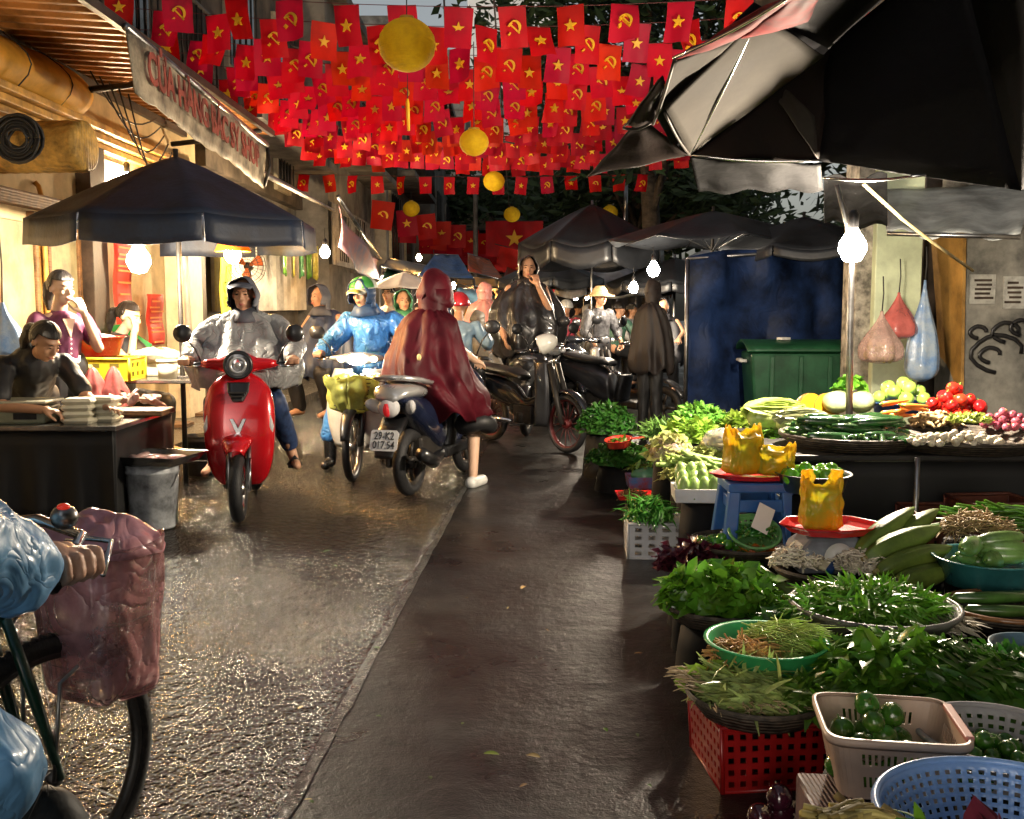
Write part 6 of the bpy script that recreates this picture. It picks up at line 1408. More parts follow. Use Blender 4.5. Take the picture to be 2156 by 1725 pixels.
# second table goods
T2Z = .85
def at2(px, py): q = G(px, py, T2Z); q.y = min(q.y, 8.35); q.x = (px-1078)/2159*q.y*1.003; return q
ycm = M('yellow_crate_plastic', (.50, .42, .02), .4, var=.15)
def crate(t, w, d, h, mt, nz=4, nx=10, ny=7, wall=.012, floor_=True, name='crate_shell', tp=1.0):
    m = MB()
    def pan(a, b, c, e, nu, nv): m.quad(a, b, c, e, nu, nv, skip=lambda i, j: i % 2 == 1 and j % 2 == 1)
    w2, d2 = w/2, d/2; k = 1/tp
    c0 = [(-w2*k, -d2*k, 0), (w2*k, -d2*k, 0), (w2*k, d2*k, 0), (-w2*k, d2*k, 0)]; c1 = [(-w2, -d2, h), (w2, -d2, h), (w2, d2, h), (-w2, d2, h)]
    for i in range(4): j = (i+1) % 4; n = nx if i % 2 == 0 else ny; pan(c0[i], c0[j], c1[j], c1[i], n*2+1, nz*2+1)
    if floor_: m.poly(c0)
    m.build(name, mt, t, smooth=False, sol=wall*.5, fix=False)
    r = MB(); r.tube(c1+[c1[0], c1[1]], wall*.9, 6); r.tube([(x*1.0, y*1.0, 0.004) for x, y, z in c0]+[c0[0]], wall*.7, 6)
    for i in range(4): r.tube([c0[i], c1[i]], wall*.8, 6)
    r.build('rim', mt, t)
q = at2(207, 802)
yc = thing('plastic_crate', 'olive yellow slatted crate on the steel table under the red basin', 'crate', (q.x, q.y+.12, T2Z), .03); crate(yc, .52, .38, .17, ycm, 2, 3, 3, .014)
m = MB(); m.box((0, 0, .08), (.44, .3, .13)); m.build('liner', M('dark_liner', (.10, .08, .01), .6), yc, smooth=False)
def basin(label, loc, r, h, mt, fill=None, tp=.7, name='basin', cat='basin', rz=0):
    t = thing(name, label, cat, loc, rz); MB().lathe([(.003, 0), (r*tp, 0), (r*(tp+.07), .006), (r*.97, h*.94), (r*1.04, h), (r*1.06, h*.97), (r*1.05, h*1.02), (r*.99, h*1.015), (r*.94, h*.93), (r*(tp+.03), .012), (.003, .012)], 40).build('bowl', mt, t); return t
rb = basin('shiny red plastic basin standing on the olive yellow crate', (q.x-.05, q.y+.12, T2Z+.185), .215, .15, M('red_plastic', (.62, .02, .015), .25, var=.1, coat=.4, transl=.1), tp=.68)
m = MB(rb); m.ell((q.x-.05, q.y+.12, T2Z+.30), (.18, .18, .06), 18, 8); m.build('contents', M('pale_pink_goods', (.60, .42, .42), .4, var=.2, vs=20), rb)
m = MB(); m.at((q.x-.16, q.y+.12, T2Z+.36), (0, R(28), 0)); m.rings([[(x, .025*y, .012*z) for y, z in ((-1, -1), (1, -1), (1, 1), (-1, 1))] for x in (-.12, .12)]); tag(m.build('knife_handle', M('blue_handle', (.05, .15, .5), .3), smooth=False, bev=.004), 'blue handled tool sticking out of the red basin', 'tool')
for i, (px, py, w, d, h, mt, lb) in enumerate(((292, 778, .34, .22, .14, foam, 'big cream styrofoam box on the steel table'), (318, 768, .22, .18, .15, foam, 'second cream carton right of the big styrofoam box'), (150, 792, .22, .2, .13, M('yellowed_tub', (.50, .36, .16), .4), 'round edged yellowed tub left of the olive crate'))):
    p = at2(px, py+14); m = MB(); m.at((p.x, p.y+.12, T2Z), (0, 0, .1*i)); m.box((0, 0, h/2), (w, d, h)); tag(m.build('foam_box', mt, smooth=False, bev=.02), lb, 'box')
m = MB(); p = at2(320, 790); m.at((p.x, p.y+.05, T2Z+.12), (0, 0, 0))
m.surf(lambda u, v: (.22*sin(v*pi)*cos(u*6.28)*(1+.15*sin(u*20)), .13*sin(v*pi)*sin(u*6.28), .05-.055*cos(v*pi)+.03*n3(u*6, v*6, 0)), 50, 16)
tag(m.build('plastic_bag', M('creamy_film', (.62, .56, .44), .3, var=.15, bump=.7, bs=16, transl=.3)), 'crinkled pale plastic bag heaped over the styrofoam boxes', 'plastic bag')
for k, (px, py) in enumerate(((372, 785), (392, 780), (382, 774), (350, 790))):
    p = at2(px, py+8); t = thing('food_tub', ['flat lidded food tub at the right end of the steel table', 'taller cream tub beside the flat tub', 'yellow lidded tub behind the cream tub', 'small pale tub left of the flat tub'][k], 'tub', (p.x, p.y+.05, T2Z))
    MB().lathe([(.003, 0), (.07, 0), (.085, .07+.02*k), (.003, .07+.02*k)], 22).build('tub', foam, t); MB().lathe([(.003, .022), (.088, .02), (.09, 0), (.003, 0)], 22, (0, 0, .07+.02*k)).build('lid', ycm if k == 2 else foam, t)
m = MB(); p = at2(430, 792); m.at((p.x-.05, p.y-.05, T2Z+.003)); m.box((0, 0, .008), (.5, .34, .016)); tag(m.build('metal_sheet_tray', chrome, smooth=False, bev=.004), 'flat shiny tray at the right of the steel table', 'tray')
m = MB(); p = P(268, 700, 10.2); m.at((p.x, 9.9, .95), (0, 0, .3)); m.poly([(-.05, 0, .28), (.05, 0, .30), (.33, 0, .10), (.2, 0, -.15), (.02, 0, .12)]); tag(m.build('green_umbrella_folded', M('bright_green_plastic', (.02, .26, .06), .35), smooth=False, sol=.02), 'folded bright green plastic sheet beside the seated woman', 'plastic sheet')
# ---- stall people
purple = M('purple_blouse', (.115, .02, .06), .6, var=.2, vs=8)
q = P(112, 700, 7.3); t = fig_root('woman standing in a purple short sleeved blouse with hair tied back', (q.x-.03, 7.5, .05), R(48), sc=.985)
Hc = V((.0, -.035, 1.52))
def pr(mb):
    head(mb, Hc, yaw=.15, pitch=.14, jaw=.92); cap(mb, Hc+V((0, .02, -.08)), (0, .01, 1.34), .045, .052); mb.ell((0, .01, 1.27), (.16, .09, .09)); cap(mb, (0, .01, 1.24), (0, .02, .92), .12, .125)
    chain(mb, [V((-.16, .01, 1.30)), V((-.23, .0, 1.05)), V((-.20, -.10, .82))], [.048, .040, .027]); hand(mb, (-.20, -.11, .80), (.1, -.4, -1), (1, 0, 0), .4, -1)
    chain(mb, [V((.16, .01, 1.30)), V((.24, -.08, 1.08)), V((.10, -.17, 1.33))], [.048, .040, .027]); hand(mb, (.095, -.175, 1.345), (-.3, .2, 1), (-.3, 1, 0), .5, 1)
    for s in (-1, 1): chain(mb, [V((s*.09, .02, .86)), V((s*.09, 0, .46)), V((s*.09, .02, .06))], [.085, .06, .04]); shoe(mb, (s*.09, 0, 0), (0, -1, 0))
body(t, pr, vox=.0085, mt=skin2)
face_bits(t, Matrix.Translation(Hc) @ Euler((.14, 0, .15)).to_matrix().to_4x4())
def hairdo(t, Hc, yaw, pitch, bun=True, s=1.0, down=False):
    m = MB(); m.T = Matrix.Translation(Hc) @ Euler((pitch, 0, yaw)).to_matrix().to_4x4()
    def f(u, v):
        a = u*2*pi; fr = cos(a) > 0; q = v*(1.22 if cos(a) > .2 else 2.05 if cos(a) < -.2 else 1.75); rr = 1+.015*sin(a*22)+.02*n3(a*3, v*5, 1)
        return (.088*sin(q)*sin(a)*rr, .018-.104*sin(q)*cos(a)*rr, .030+.106*cos(q)*rr)
    m.surf(f, 60, 16)
    if bun: chain(m, [V((0, .11, .03)), V((0, .155, .0)), V((0, .165, -.09)), V((0, .15, -.17))], [.03, .042, .036, .012])
    if down:
        chain(m, [V((-.06, .06, .03)), V((-.075, .04, -.09)), V((-.07, .02, -.16))], [.05, .042, .02]); chain(m, [V((.06, .06, .03)), V((.075, .04, -.09)), V((.07, .02, -.16))], [.05, .042, .02]); chain(m, [V((0, .09, .03)), V((0, .09, -.09)), V((0, .08, -.18))], [.06, .06, .03])
    m.build('hair', hairm, t, sol=.006)
hairdo(t, Hc, .15, .14)
def pr(mb):
    cap(mb, (0, .005, 1.22), (0, .01, 1.02), .145, .135); mb.ell((0, .0, 1.25), (.185, .105, .085)); mb.ell((-.06, -.07, 1.17), (.07, .06, .06)); mb.ell((.06, -.07, 1.17), (.07, .06, .06))
    chain(mb, [V((-.17, .01, 1.28)), V((-.215, .005, 1.17))], [.068, .070]); chain(mb, [V((.17, .01, 1.28)), V((.22, -.03, 1.17))], [.068, .070])
body(t, pr, 'blouse', purple, .010, .008, 14, 4)
m = MB(); m.poly([(-.045, -.128, 1.30), (.045, -.128, 1.30), (0, -.152, 1.16)]); m.build('neckline', skin2, t, smooth=False, sol=.01)
m = MB()
for k in range(5): m.ell((.0, -.158+.004*k, 1.15-.035*k), (.008, .005, .008), 8, 6)
m.build('buttons', whitep, t)
def pr(mb):
    for s in (-1, 1): chain(mb, [V((s*.07, .02, .95)), V((s*.09, 0, .48)), V((s*.09, .02, .1))], [.125, .09, .07])
body(t, pr, 'trousers', blackcl, .014, .008, 10, 2)
m = MB(); m.lathe([(.128, 0), (.134, .03), (.128, .07)], 28, (0, .012, .955), wob=lambda a, z: 1+.06*abs(cos(a))); m.build('undershirt', whitep, t, sol=.006)
# seated pony tail woman
q = P(252, 700, 9.0); t = fig_root('seated woman in black with a ponytail leaning on her hand at the steel table', (q.x, 9.0, -.0), R(75), sc=1.0)
Hc = V((.0, -.10, 1.33))
def pr(mb):
    head(mb, Hc, yaw=.1, pitch=.25, jaw=.92); cap(mb, Hc+V((0, .03, -.08)), (0, .01, 1.15), .045, .052); cap(mb, (0, .01, 1.05), (0, .06, .62), .12, .14)
    chain(mb, [V((-.16, .0, 1.10)), V((-.20, -.24, .92)), V((-.06, -.19, 1.22))], [.048, .040, .027]); hand(mb, (-.05, -.20, 1.23), (.1, .2, 1), (.2, 1, 0), .5, -1)
    chain(mb, [V((.16, .0, 1.10)), V((.22, -.18, .90)), V((.05, -.36, .90))], [.048, .040, .027]); hand(mb, (.04, -.37, .9), (-.6, -.8, 0), (0, 0, -1), .4, 1)
    for s in (-1, 1): chain(mb, [V((s*.1, .06, .60)), V((s*.12, -.36, .58)), V((s*.12, -.34, .15))], [.085, .06, .04]); shoe(mb, (s*.12, -.34, .12), (0, -1, 0))
body(t, pr, vox=.009, mt=skin2); face_bits(t, Matrix.Translation(Hc) @ Euler((.25, 0, .1)).to_matrix().to_4x4()); hairdo(t, Hc, .1, .25)
def pr(mb):
    cap(mb, (0, .01, 1.06), (0, .05, .66), .14, .155); mb.ell((0, .0, 1.09), (.18, .10, .08)); chain(mb, [V((-.17, 0, 1.10)), V((-.19, -.10, 1.0))], [.064, .06]); chain(mb, [V((.17, 0, 1.10)), V((.2, -.10, 1.0))], [.064, .06])
    for s in (-1, 1): chain(mb, [V((s*.1, .06, .60)), V((s*.12, -.36, .58)), V((s*.12, -.34, .22))], [.115, .085, .065])
body(t, pr, 'clothes', blackcl, .012, .008, 12, 3)
m = MB(); m.box((q.x, 9.1, .23), (.3, .3, .22)); tag(m.build('low_stool', M('blue_stool_plastic', (.03, .10, .30), .4), smooth=False, bev=.02), 'low plastic seat under the woman with the ponytail', 'stool')
# bending woman front left
q = P(52, 760, 6.35); t = fig_root('woman in black bending low over the near table with one arm stretched out', (q.x-.16, 6.75, .0), R(38), sc=.98)
Hc = V((.02, -.36, 1.22))
def pr(mb):
    head(mb, Hc, yaw=.45, pitch=.55); cap(mb, Hc+V((0, .06, -.06)), (0, -.16, 1.12), .048, .055); cap(mb, (0, -.14, 1.06), (0, .12, .84), .13, .14)
    chain(mb, [V((.17, -.14, 1.07)), V((.27, -.34, .84)), V((.30, -.60, .80))], [.048, .042, .028]); hand(mb, (.30, -.61, .80), (.3, -1, .1), (-.2, 0, -1), .3, 1)
    chain(mb, [V((-.17, -.14, 1.07)), V((-.26, -.32, .82)), V((-.06, -.52, .80))], [.048, .042, .028]); hand(mb, (-.05, -.53, .80), (.8, -.5, -.1), (0, 0, -1), .5, -1)
    for s in (-1, 1): chain(mb, [V((s*.09, .12, .84)), V((s*.1, .06, .46)), V((s*.1, .10, .06))], [.085, .06, .04]); shoe(mb, (s*.1, .08, 0), (0, -1, 0))
body(t, pr, vox=.0085, mt=skin); face_bits(t, Matrix.Translation(Hc) @ Euler((.55, 0, .45)).to_matrix().to_4x4()); hairdo(t, Hc, .45, .55, True)
def pr(mb):
    cap(mb, (0, -.13, 1.06), (0, .12, .86), .15, .155); mb.ell((0, -.14, 1.08), (.19, .11, .09))
    chain(mb, [V((.18, -.14, 1.07)), V((.25, -.29, .90))], [.07, .062]); chain(mb, [V((-.18, -.14, 1.07)), V((-.25, -.28, .88))], [.07, .062])
    for s in (-1, 1): chain(mb, [V((s*.09, .12, .84)), V((s*.1, .06, .46)), V((s*.1, .10, .12))], [.12, .09, .07])
body(t, pr, 'clothes', blackcl, .012, .008, 12, 6)
p = P(22, 675, 6.9); bag(p+V((-.05, 0, .12)), .34, .42, bluef, 'pale blue plastic bag hanging at the left edge above the bending woman', None, seed=11, tie=.15, string=.5)
# person squatting behind the red scooter near the steel table (dark clothes)
for k, (px, py) in enumerate(((330, 905), (395, 880))):
    g = G(px, py, .12); m = MB(); m.at((g.x, g.y+.3, .12)); m.box((0, 0, .02), (.5, .35, .04)); tag(m.build('plank', wood, smooth=False, bev=.006), ['short plank lying on the pavement under the steel table', 'second plank lying behind the grey bucket'][k], 'plank')
# ---------------------------------------------------------------- vegetable stall
def gr(name, c, ro=.32, rnd=.5, tl=.25, coat=.25, vs=8): return M(name, c, ro, var=.25, vs=vs, rand=rnd, transl=tl, coat=coat)
dkg = gr('leaf_dark', (.05, .13, .012)); mdg = gr('leaf_mid', (.10, .24, .02)); ltg = gr('leaf_light', (.28, .44, .06)); pal = gr('leaf_pale', (.60, .68, .24)); ppl = gr('leaf_purple', (.10, .015, .03)); yel = gr('stalk_cream', (.55, .46, .18)); rootm = M('root_brown', (.34, .21, .08), .7, var=.35, vs=20, rand=.4)
def leaf(mb, p, d, up, L_, w, curl=.6, fold=.25, n=4, wav=0.):
    d = V(d).normalized(); up = V(up); up = (up-d*up.dot(d))
    if up.length < 1e-3: up = d.orthogonal()
    up.normalize(); s = d.cross(up); rows = []; q = V(p); dd = d.copy(); uu = up.copy()
    for k in range(n+1):
        t = k/n; ww = w*(sin(pi*min(1, t*.92+.05))**.8) if k < n else .001
        o = uu*fold*ww
        wv = wav*w*sin(k*2.4)
        rows.append((q-s*ww+o+uu*wv, q.copy(), q+s*ww+o-uu*wv))
        q = q+dd*(L_/n); dd = (dd-uu*curl/n).normalized(); uu = (uu-dd*uu.dot(dd)).normalized()
    ids = [[mb.pt(a) for a in r] for r in rows]
    for a, b in zip(ids, ids[1:]):
        for i in (0, 1): mb.f.append((a[i], a[i+1], b[i+1], b[i]))
def heap(name, label, cat, c, rx, ry, h, mt, n_, L_, w_, curl=.7, seed=0, dirz=.4, bias=None, wav=0., par=None, flat=.0, group=None, core=True, pname='leaves', fill=None):
    n = int(n_*1.7) if n_ > 80 else n_; w = w_*(.86 if n_ > 80 else 1)
    r = random.Random(seed); t = par or thing(name, label, cat, c, 0, group); mb = MB(par and None)
    if par is not None: mb.at(c)
    if core:
        cb_ = MB(); 
        if par is not None: cb_.at(c)
        cb_.surf(lambda u, v: (rx*.80*sin(v*pi/2)*cos(u*6.2832)*(1+.1*n3(u*9, v*4, seed)), ry*.80*sin(v*pi/2)*sin(u*6.2832)*(1+.1*n3(u*9, v*4, seed)), max(0, h*.80*cos(v*pi/2)+.02*n3(u*8, v*6, seed))), 24, 8)
        cb_.build('inner_leaves', fill or mt, t)
    for k in range(n):
        a = r.uniform(0, 2*pi); q = r.random()**.5; z = h*sqrt(max(0, 1-q*q))*r.uniform(.78, 1.05); p = V((rx*q*cos(a), ry*q*sin(a), z))
        out = V((cos(a)*q, sin(a)*q, .5+.6*(1-q)))
        if bias is not None and r.random() < .85: d = V(bias)+V((r.gauss(0, .32), r.gauss(0, .32), r.gauss(0, .25)))
        else: d = V((out.x+r.gauss(0, .6), out.y+r.gauss(0, .6), dirz+r.gauss(0, .4)))
        mb.cur = r.random(); l = L_*r.uniform(.6, 1.25)
        leaf(mb, p-d.normalized()*l*.35, d, out+V((r.gauss(0, .3), r.gauss(0, .3), .4)), l, w*r.uniform(.7, 1.2), curl*r.uniform(.4, 1.5), wav=wav)
    mb.build(pname, mt, t, fix=False); return t
def strands(name, label, cat, c, rx, ry, h, mt, n, L_, rad, bias, seed=0, par=None, pname='strands', curl=.5):
    r = random.Random(seed); t = par or thing(name, label, cat, c); mb = MB()
    if par is not None: mb.at(c)
    for k in range(n):
        a = r.uniform(0, 6.283); q = r.random()**.5; p = V((rx*q*cos(a), ry*q*sin(a), h*sqrt(1-q*q)*r.uniform(.5, 1)))
        d = (V(bias)+V((r.gauss(0, .25), r.gauss(0, .25), r.gauss(0, .15)))).normalized() if bias else V((r.gauss(0, 1), r.gauss(0, 1), r.gauss(0, .3))).normalized()
        b = V((r.gauss(0, 1), r.gauss(0, 1), r.uniform(-1, .2)))*curl*.3; mb.cur = r.random(); l = L_*r.uniform(.6, 1.1)
        mb.tube([p-d*l*.5, p-d*l*.17+b*l*.25, p+d*l*.17+b*l*.3, p+d*l*.5+b*l*.6-V((0, 0, l*.10))], [rad, rad*1.1, rad, rad*.5], 4, cap=False)
    mb.build(pname, mt, t, fix=False); return t
wick = M('dark_wicker', (.07, .055, .04), .6, var=.45, vs=30, bump=1., bs=24, wave='Z', bd=.004)
def tray(label, c, r, h=.07, mt=None, rim=None, stand=True, name='woven_tray', cat='tray'):
    t = thing(name, label, cat, c)
    MB().lathe([(.003, .0), (r*.80, .0), (r*.97, h*.75), (r*.99, h), (r*1.03, h*1.03), (r*1.05, h*.9), (r*1.02, h*.72), (r*.84, -.012), (.003, -.012)], 44, wob=lambda a, z: 1+.012*sin(a*30)+.015*n3(cos(a)*2, sin(a)*2, c[0])).build('tray', mt or wick, t)
    rm = MB(); rm.tube([(r*1.03*cos(a)*(1+.004*sin(a*40)), r*1.03*sin(a), h*.98) for a in [2*pi*k/60 for k in range(61)]], .009, 6, cap=False); rm.build('rim', rim or mt or wick, t)
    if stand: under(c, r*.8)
    return t
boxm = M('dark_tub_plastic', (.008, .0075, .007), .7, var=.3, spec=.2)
scount = [0]
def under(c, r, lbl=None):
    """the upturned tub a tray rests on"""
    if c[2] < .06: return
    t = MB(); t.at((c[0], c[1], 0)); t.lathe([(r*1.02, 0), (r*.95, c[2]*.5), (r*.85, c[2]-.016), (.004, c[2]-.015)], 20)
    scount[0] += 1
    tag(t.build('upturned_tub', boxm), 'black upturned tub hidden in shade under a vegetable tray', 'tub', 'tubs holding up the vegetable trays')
def colander(label, c, r, h, mt, tp=.68, n=72, rows=9, holes=True, rz=0, stand=True, tilt=(0, 0)):
    t = thing('colander', label, 'colander', c, rz, rx=tilt[0], ry=tilt[1])
    prof = [(.004, 0), (r*tp*.5, 0), (r*tp*.94, 0), (r*tp, .006)]+[(r*(tp+(1-tp)*k/(rows*2)), .006+(h-.006)*k/(rows*2)) for k in range(1, rows*2+1)]
    m = MB(); m.lathe(prof, n, skip=(lambda i, j: i % 2 == 1 and j >= 4 and j % 2 == 0 and j < len(prof)-2) if holes else None); m.build('bowl', mt, t, sol=.003, fix=False)
    rm = MB(); rm.tube([(r*1.02*cos(a), r*1.02*sin(a), h) for a in [2*pi*k/60 for k in range(61)]], .008, 8, cap=False); rm.build('rim', mt, t)
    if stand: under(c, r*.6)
    return t
def veg_proto(name, prof, mt, cap_m=None, n=16, bend=0., axis='x', capz=None):
    """long vegetable from a (x, r) profile"""
    m = MB(); pts = [(x, bend*((x/prof[-1][0])**2), 0) for x, r in prof]; m.cur = .5
    m.tube(pts, [max(.001, r) for x, r in prof], n)
    t = thing(name, '', name)
    m.build('flesh', mt, t)
    if cap_m: k = MB(); k.tube([(prof[0][0]-.02, bend, .004), (prof[0][0]+.002, bend, 0)], [.004, .006], 6); k.build('stem', cap_m, t)
    return t
def scatter(proto, items, label, cat, group, first=True):
    for i, (loc, rot, s) in enumerate(items):
        o = proto if i == 0 else dup(proto)
        o.location = loc; o.rotation_euler = rot; o.scale = (s, s, s) if not hasattr(s, '__len__') else s; o['label'] = label; o['category'] = cat; o['group'] = group
def ball_proto(name, r, mt, stem=None, sq=.9, ribs=0, n=18):
    t = thing(name, '', name); m = MB(); m.lathe([(max(.001, r*sin(pi*k/12))*(1), -r*sq*cos(pi*k/12)) for k in range(13)], n, wob=(lambda a, z: 1+.06*abs(sin(a*ribs/2))) if ribs else (lambda a, z: 1+.02*sin(a*3)), cap=True); m.build('flesh', mt, t)
    if stem: k = MB(); k.lathe([(.002, r*sq*.98), (r*.28, r*sq*.93), (r*.3, r*sq*.96), (r*.08, r*sq*1.02), (r*.07, r*sq*1.25), (.001, r*sq*1.26)], 8, wob=lambda a, z: 1+.35*sin(a*5)); k.build('stem', stem, t)
    return t
def pile(c, rx, ry, r, n, layers=3, seed=0, hf=1.5):
    rr = random.Random(seed); out = []; placed = []
    for k in range(n*40):
        if len(out) >= n: break
        a = rr.uniform(0, 6.283); q = rr.random()**.5; x, y = rx*q*cos(a), ry*q*sin(a); z = r
        for (px_, py_, pz) in placed:
            d2 = (px_-x)**2+(py_-y)**2
            if d2 < (1.8*r)**2: z = max(z, pz+sqrt(max(0, (1.8*r)**2-d2)))
        lim = r+(layers-1)*r*1.5*(1-q*.75)
        if z <= lim+.2*r: placed.append((x, y, z)); out.append((V(c)+V((x, y, z)), (rr.uniform(-1, 1), rr.uniform(-1, 1), rr.uniform(0, 6)), rr.uniform(.85, 1.12)))
    return out
stemm = M('green_stem', (.10, .20, .03), .5)
# (a) blue colander, nearest at bottom right
ca = V((.91, 1.77, .50)); col_a = colander('large sky blue colander with square holes, nearest at the bottom right', (ca.x, ca.y, .36), .235, .14, M('sky_blue_plastic', (.22, .40, .78), .3, var=.12, coat=.3), rows=9, n=124)
tc = V((.66, 1.80, .45))
st = strands('stalk_bunch', 'pale yellow stalks with dark red leaves lying before the blue colander', 'stalks', (tc.x+.06, tc.y-.10, .42), .10, .05, .08, yel, 46, .26, .010, (1, -.5, -.1), 3)
heap('', '', '', (0.06, -.05, .0), .12, .07, .09, ppl, 26, .14, .03, par=st, seed=4, core=False, pname='red_leaves'); heap('', '', '', (.05, .0, .03), .08, .06, .06, mdg, 10, .15, .014, par=st, seed=5, core=False, pname='green_blades')
strands('', '', '', (-.12, .03, .09), .05, .03, .03, gr('pale_floret', (.62, .50, .16)), 60, .09, .008, (1, .2, .1), 9, par=st, pname='pale_florets')
under((tc.x+.06, tc.y-.1, .42), .13)
# (b) cream rectangular basket of limes
zb = .47; cs = [G(1691, 1464, zb), G(1775, 1565, zb), G(2068, 1575, zb), G(1964, 1476, zb)]
cc_ = sum(cs, V())/4; bU = (cs[2]-cs[1]).normalized(); bang = atan2(bU.y, bU.x)
wB = ((cs[2]-cs[1]).length+(cs[3]-cs[0]).length)/2; dB = ((cs[1]-cs[0]).length+(cs[2]-cs[3]).length)/2
cream = M('cream_basket_plastic', (.60, .44, .34), .4, var=.12, vs=3)
lb = thing('lime_basket', 'cream rectangular basket of big green limes with a pinkish right rim', 'basket', (cc_.x, cc_.y, zb-.14), bang-R(4))
def rect_basket(t, w, d, h, mt, mesh=.005, tp=1.25):
    m = MB(); rim = MB()
    def rr(k, z, n=36):
        out = []
        for i in range(n):
            a = 2*pi*i/n; out.append((w/2*k*sgn(cos(a))*abs(cos(a))**.28, d/2*k*sgn(sin(a))*abs(sin(a))**.28, z))
        return out
    R0, R1 = rr(1/tp, .0), rr(1, h); n = 36; N = 8
    for i in range(n):
        j = (i+1) % n; L0 = (V(R0[j])-V(R0[i])).length; nu = max(1, int(L0/.011))*2+1 if L0 > .05 else 1
        if nu == 1: m.quad(R0[i], R0[j], R1[j], R1[i], 1, 1)
        else: m.quad(R0[i], R0[j], R1[j], R1[i], nu, 5, skip=lambda a, b: a % 2 == 1 and b in (1, 3))
    m.poly(R0); m.build('basket_wall', mt, t, smooth=False, sol=.003, fix=False)
    rim.rings([rr(1.0, h-.004), rr(1.035, h-.012), rr(1.06, h-.004), rr(1.06, h+.006), rr(1.0, h+.008)], cap=False); rim.build('rim', mt, t, sol=.002)
rect_basket(lb, wB, dB, .14, cream)
m = MB(); m.box((wB*.505, 0, .146), (.02, dB*.72, .012)); m.build('pink_rim_patch', M('salmon_plastic', (.62, .26, .22), .35, var=.1), lb, smooth=False, bev=.003)
under((cc_.x, cc_.y, zb-.14), .17)
limem = M('lime_skin', (.045, .16, .015), .22, var=.25, vs=14, bump=.15, bs=90, coat=.5, rand=.3)
lp = ball_proto('lime', .030, limem, stemm, .95)
bc = V((cc_.x, cc_.y, zb-.135)); items = pile(bc+bU*-.035, .095, .07, .030, 34, 5, 3)
scatter(lp, items, 'glossy green lime in the pile inside the cream basket', 'lime', 'limes in the cream basket')
# (c) red crate with tray of pale greens
q = G(1485, 1650, 0); rc = thing('plastic_crate', 'red plastic crate carrying the tray of pale spring greens', 'crate', (q.x+.24, q.y+.12, 0), R(6))
crate(rc, .46, .34, .20, M('red_crate_plastic', (.26, .008, .008), .3, var=.15, coat=.3), 5, 12, 9, .010, tp=1.05)
c = V((q.x+.16, q.y+.05, .215)); tray('wide blackened woven tray on the red crate', c, .20, .05, stand=False)
m = heap('spring_greens', 'pale green spring greens with ragged roots on the red crate tray', 'greens', (c.x-.01, c.y-.01, c.z+.03), .17, .14, .075, gr('spring_pale', (.55, .74, .22), .4), 420, .15, .0085, .9, 7, .5, (1, -.25, .0), core=True, fill=ltg)
strands('', '', '', (-.20, .05, .03), .035, .10, .04, M('pale_roots', (.52, .40, .22), .6, rand=.3), 60, .07, .0022, (-1, .2, .2), 5, par=m, pname='roots')
strands('', '', '', (.0, -.14, .02), .16, .02, .03, MC['pale_roots'], 40, .06, .0022, (.1, -1, .3), 6, par=m, pname='roots')
heap('', '', '', (-.05, .09, .01), .12, .04, .05, ltg, 40, .10, .04, .5, 8, .2, par=m, core=False, wav=.3, pname='broad_leaves')
heap('', '', '', (.15, -.06, .01), .08, .08, .06, mdg, 90, .12, .012, .5, 9, .2, par=m, core=False, pname='dark_blades')
# (d) green basin with roots and noodle greens
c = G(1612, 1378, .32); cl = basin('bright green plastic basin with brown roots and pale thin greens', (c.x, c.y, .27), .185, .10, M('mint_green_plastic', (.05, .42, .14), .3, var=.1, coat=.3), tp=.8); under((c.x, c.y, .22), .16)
strands('root_bunch', 'brown curly roots heaped in the green basin', 'roots', (c.x-.075, c.y-.03, .31), .10, .08, .07, M('ginger_brown', (.62, .34, .12), .6, rand=.4, var=.3), 260, .10, .0035, None, 3, curl=1.6)
strands('thin_greens', 'pale yellow green thin shoots in the green basin', 'greens', (c.x+.07, c.y+.04, .31), .11, .09, .11, gr('thin_pale', (.55, .72, .18)), 520, .16, .0026, (.5, -.6, .3), 4, curl=1.)
# (e) big leafy heaps
lf = gr('leaf_herb', (.11, .28, .02)); lf2 = gr('leaf_deep', (.055, .16, .016))
cE = G(1840, 1283, .38); tray('grey rimmed tray of feathery bright greens behind the deep green heap', (cE.x-.0, cE.y, .34), .27, .06, M('grey_plastic', (.14, .135, .125), .45, var=.2))
heap('chrysanthemum_greens', 'feathery bright green heap spilling over the grey rimmed tray', 'greens', (cE.x-.02, cE.y, .38), (.25), .18, .075, lf, 620, .12, .008, .9, 21, .2)
c = G(1890, 1405, .32); heap('water_spinach', 'large deep green leafy heap, the biggest in the stall', 'greens', (c.x, c.y+.0, .22), .29, .22, .19, lf, 620, .12, .020, .8, 22, .1); under((c.x, c.y, .22), .24)
c = G(1985, 1450, .30); heap('water_spinach', 'dark leafy bunch on the right shoulder of the biggest green heap', 'greens', (c.x+.05, c.y+.05, .22), .26, .20, .18, lf2, 380, .15, .016, .9, 23, .2, (.8, -.4, -.2)); under((c.x+.05, c.y+.05, .22), .18)
c = G(2110, 1425, .28); heap('parsley_bunch', 'curly dark green bunch at the right edge above the grey colander', 'greens', (c.x, c.y, .24), .18, .15, .12, lf2, 380, .06, .016, .9, 24, .5, wav=.5); under((c.x, c.y, .24), .14)
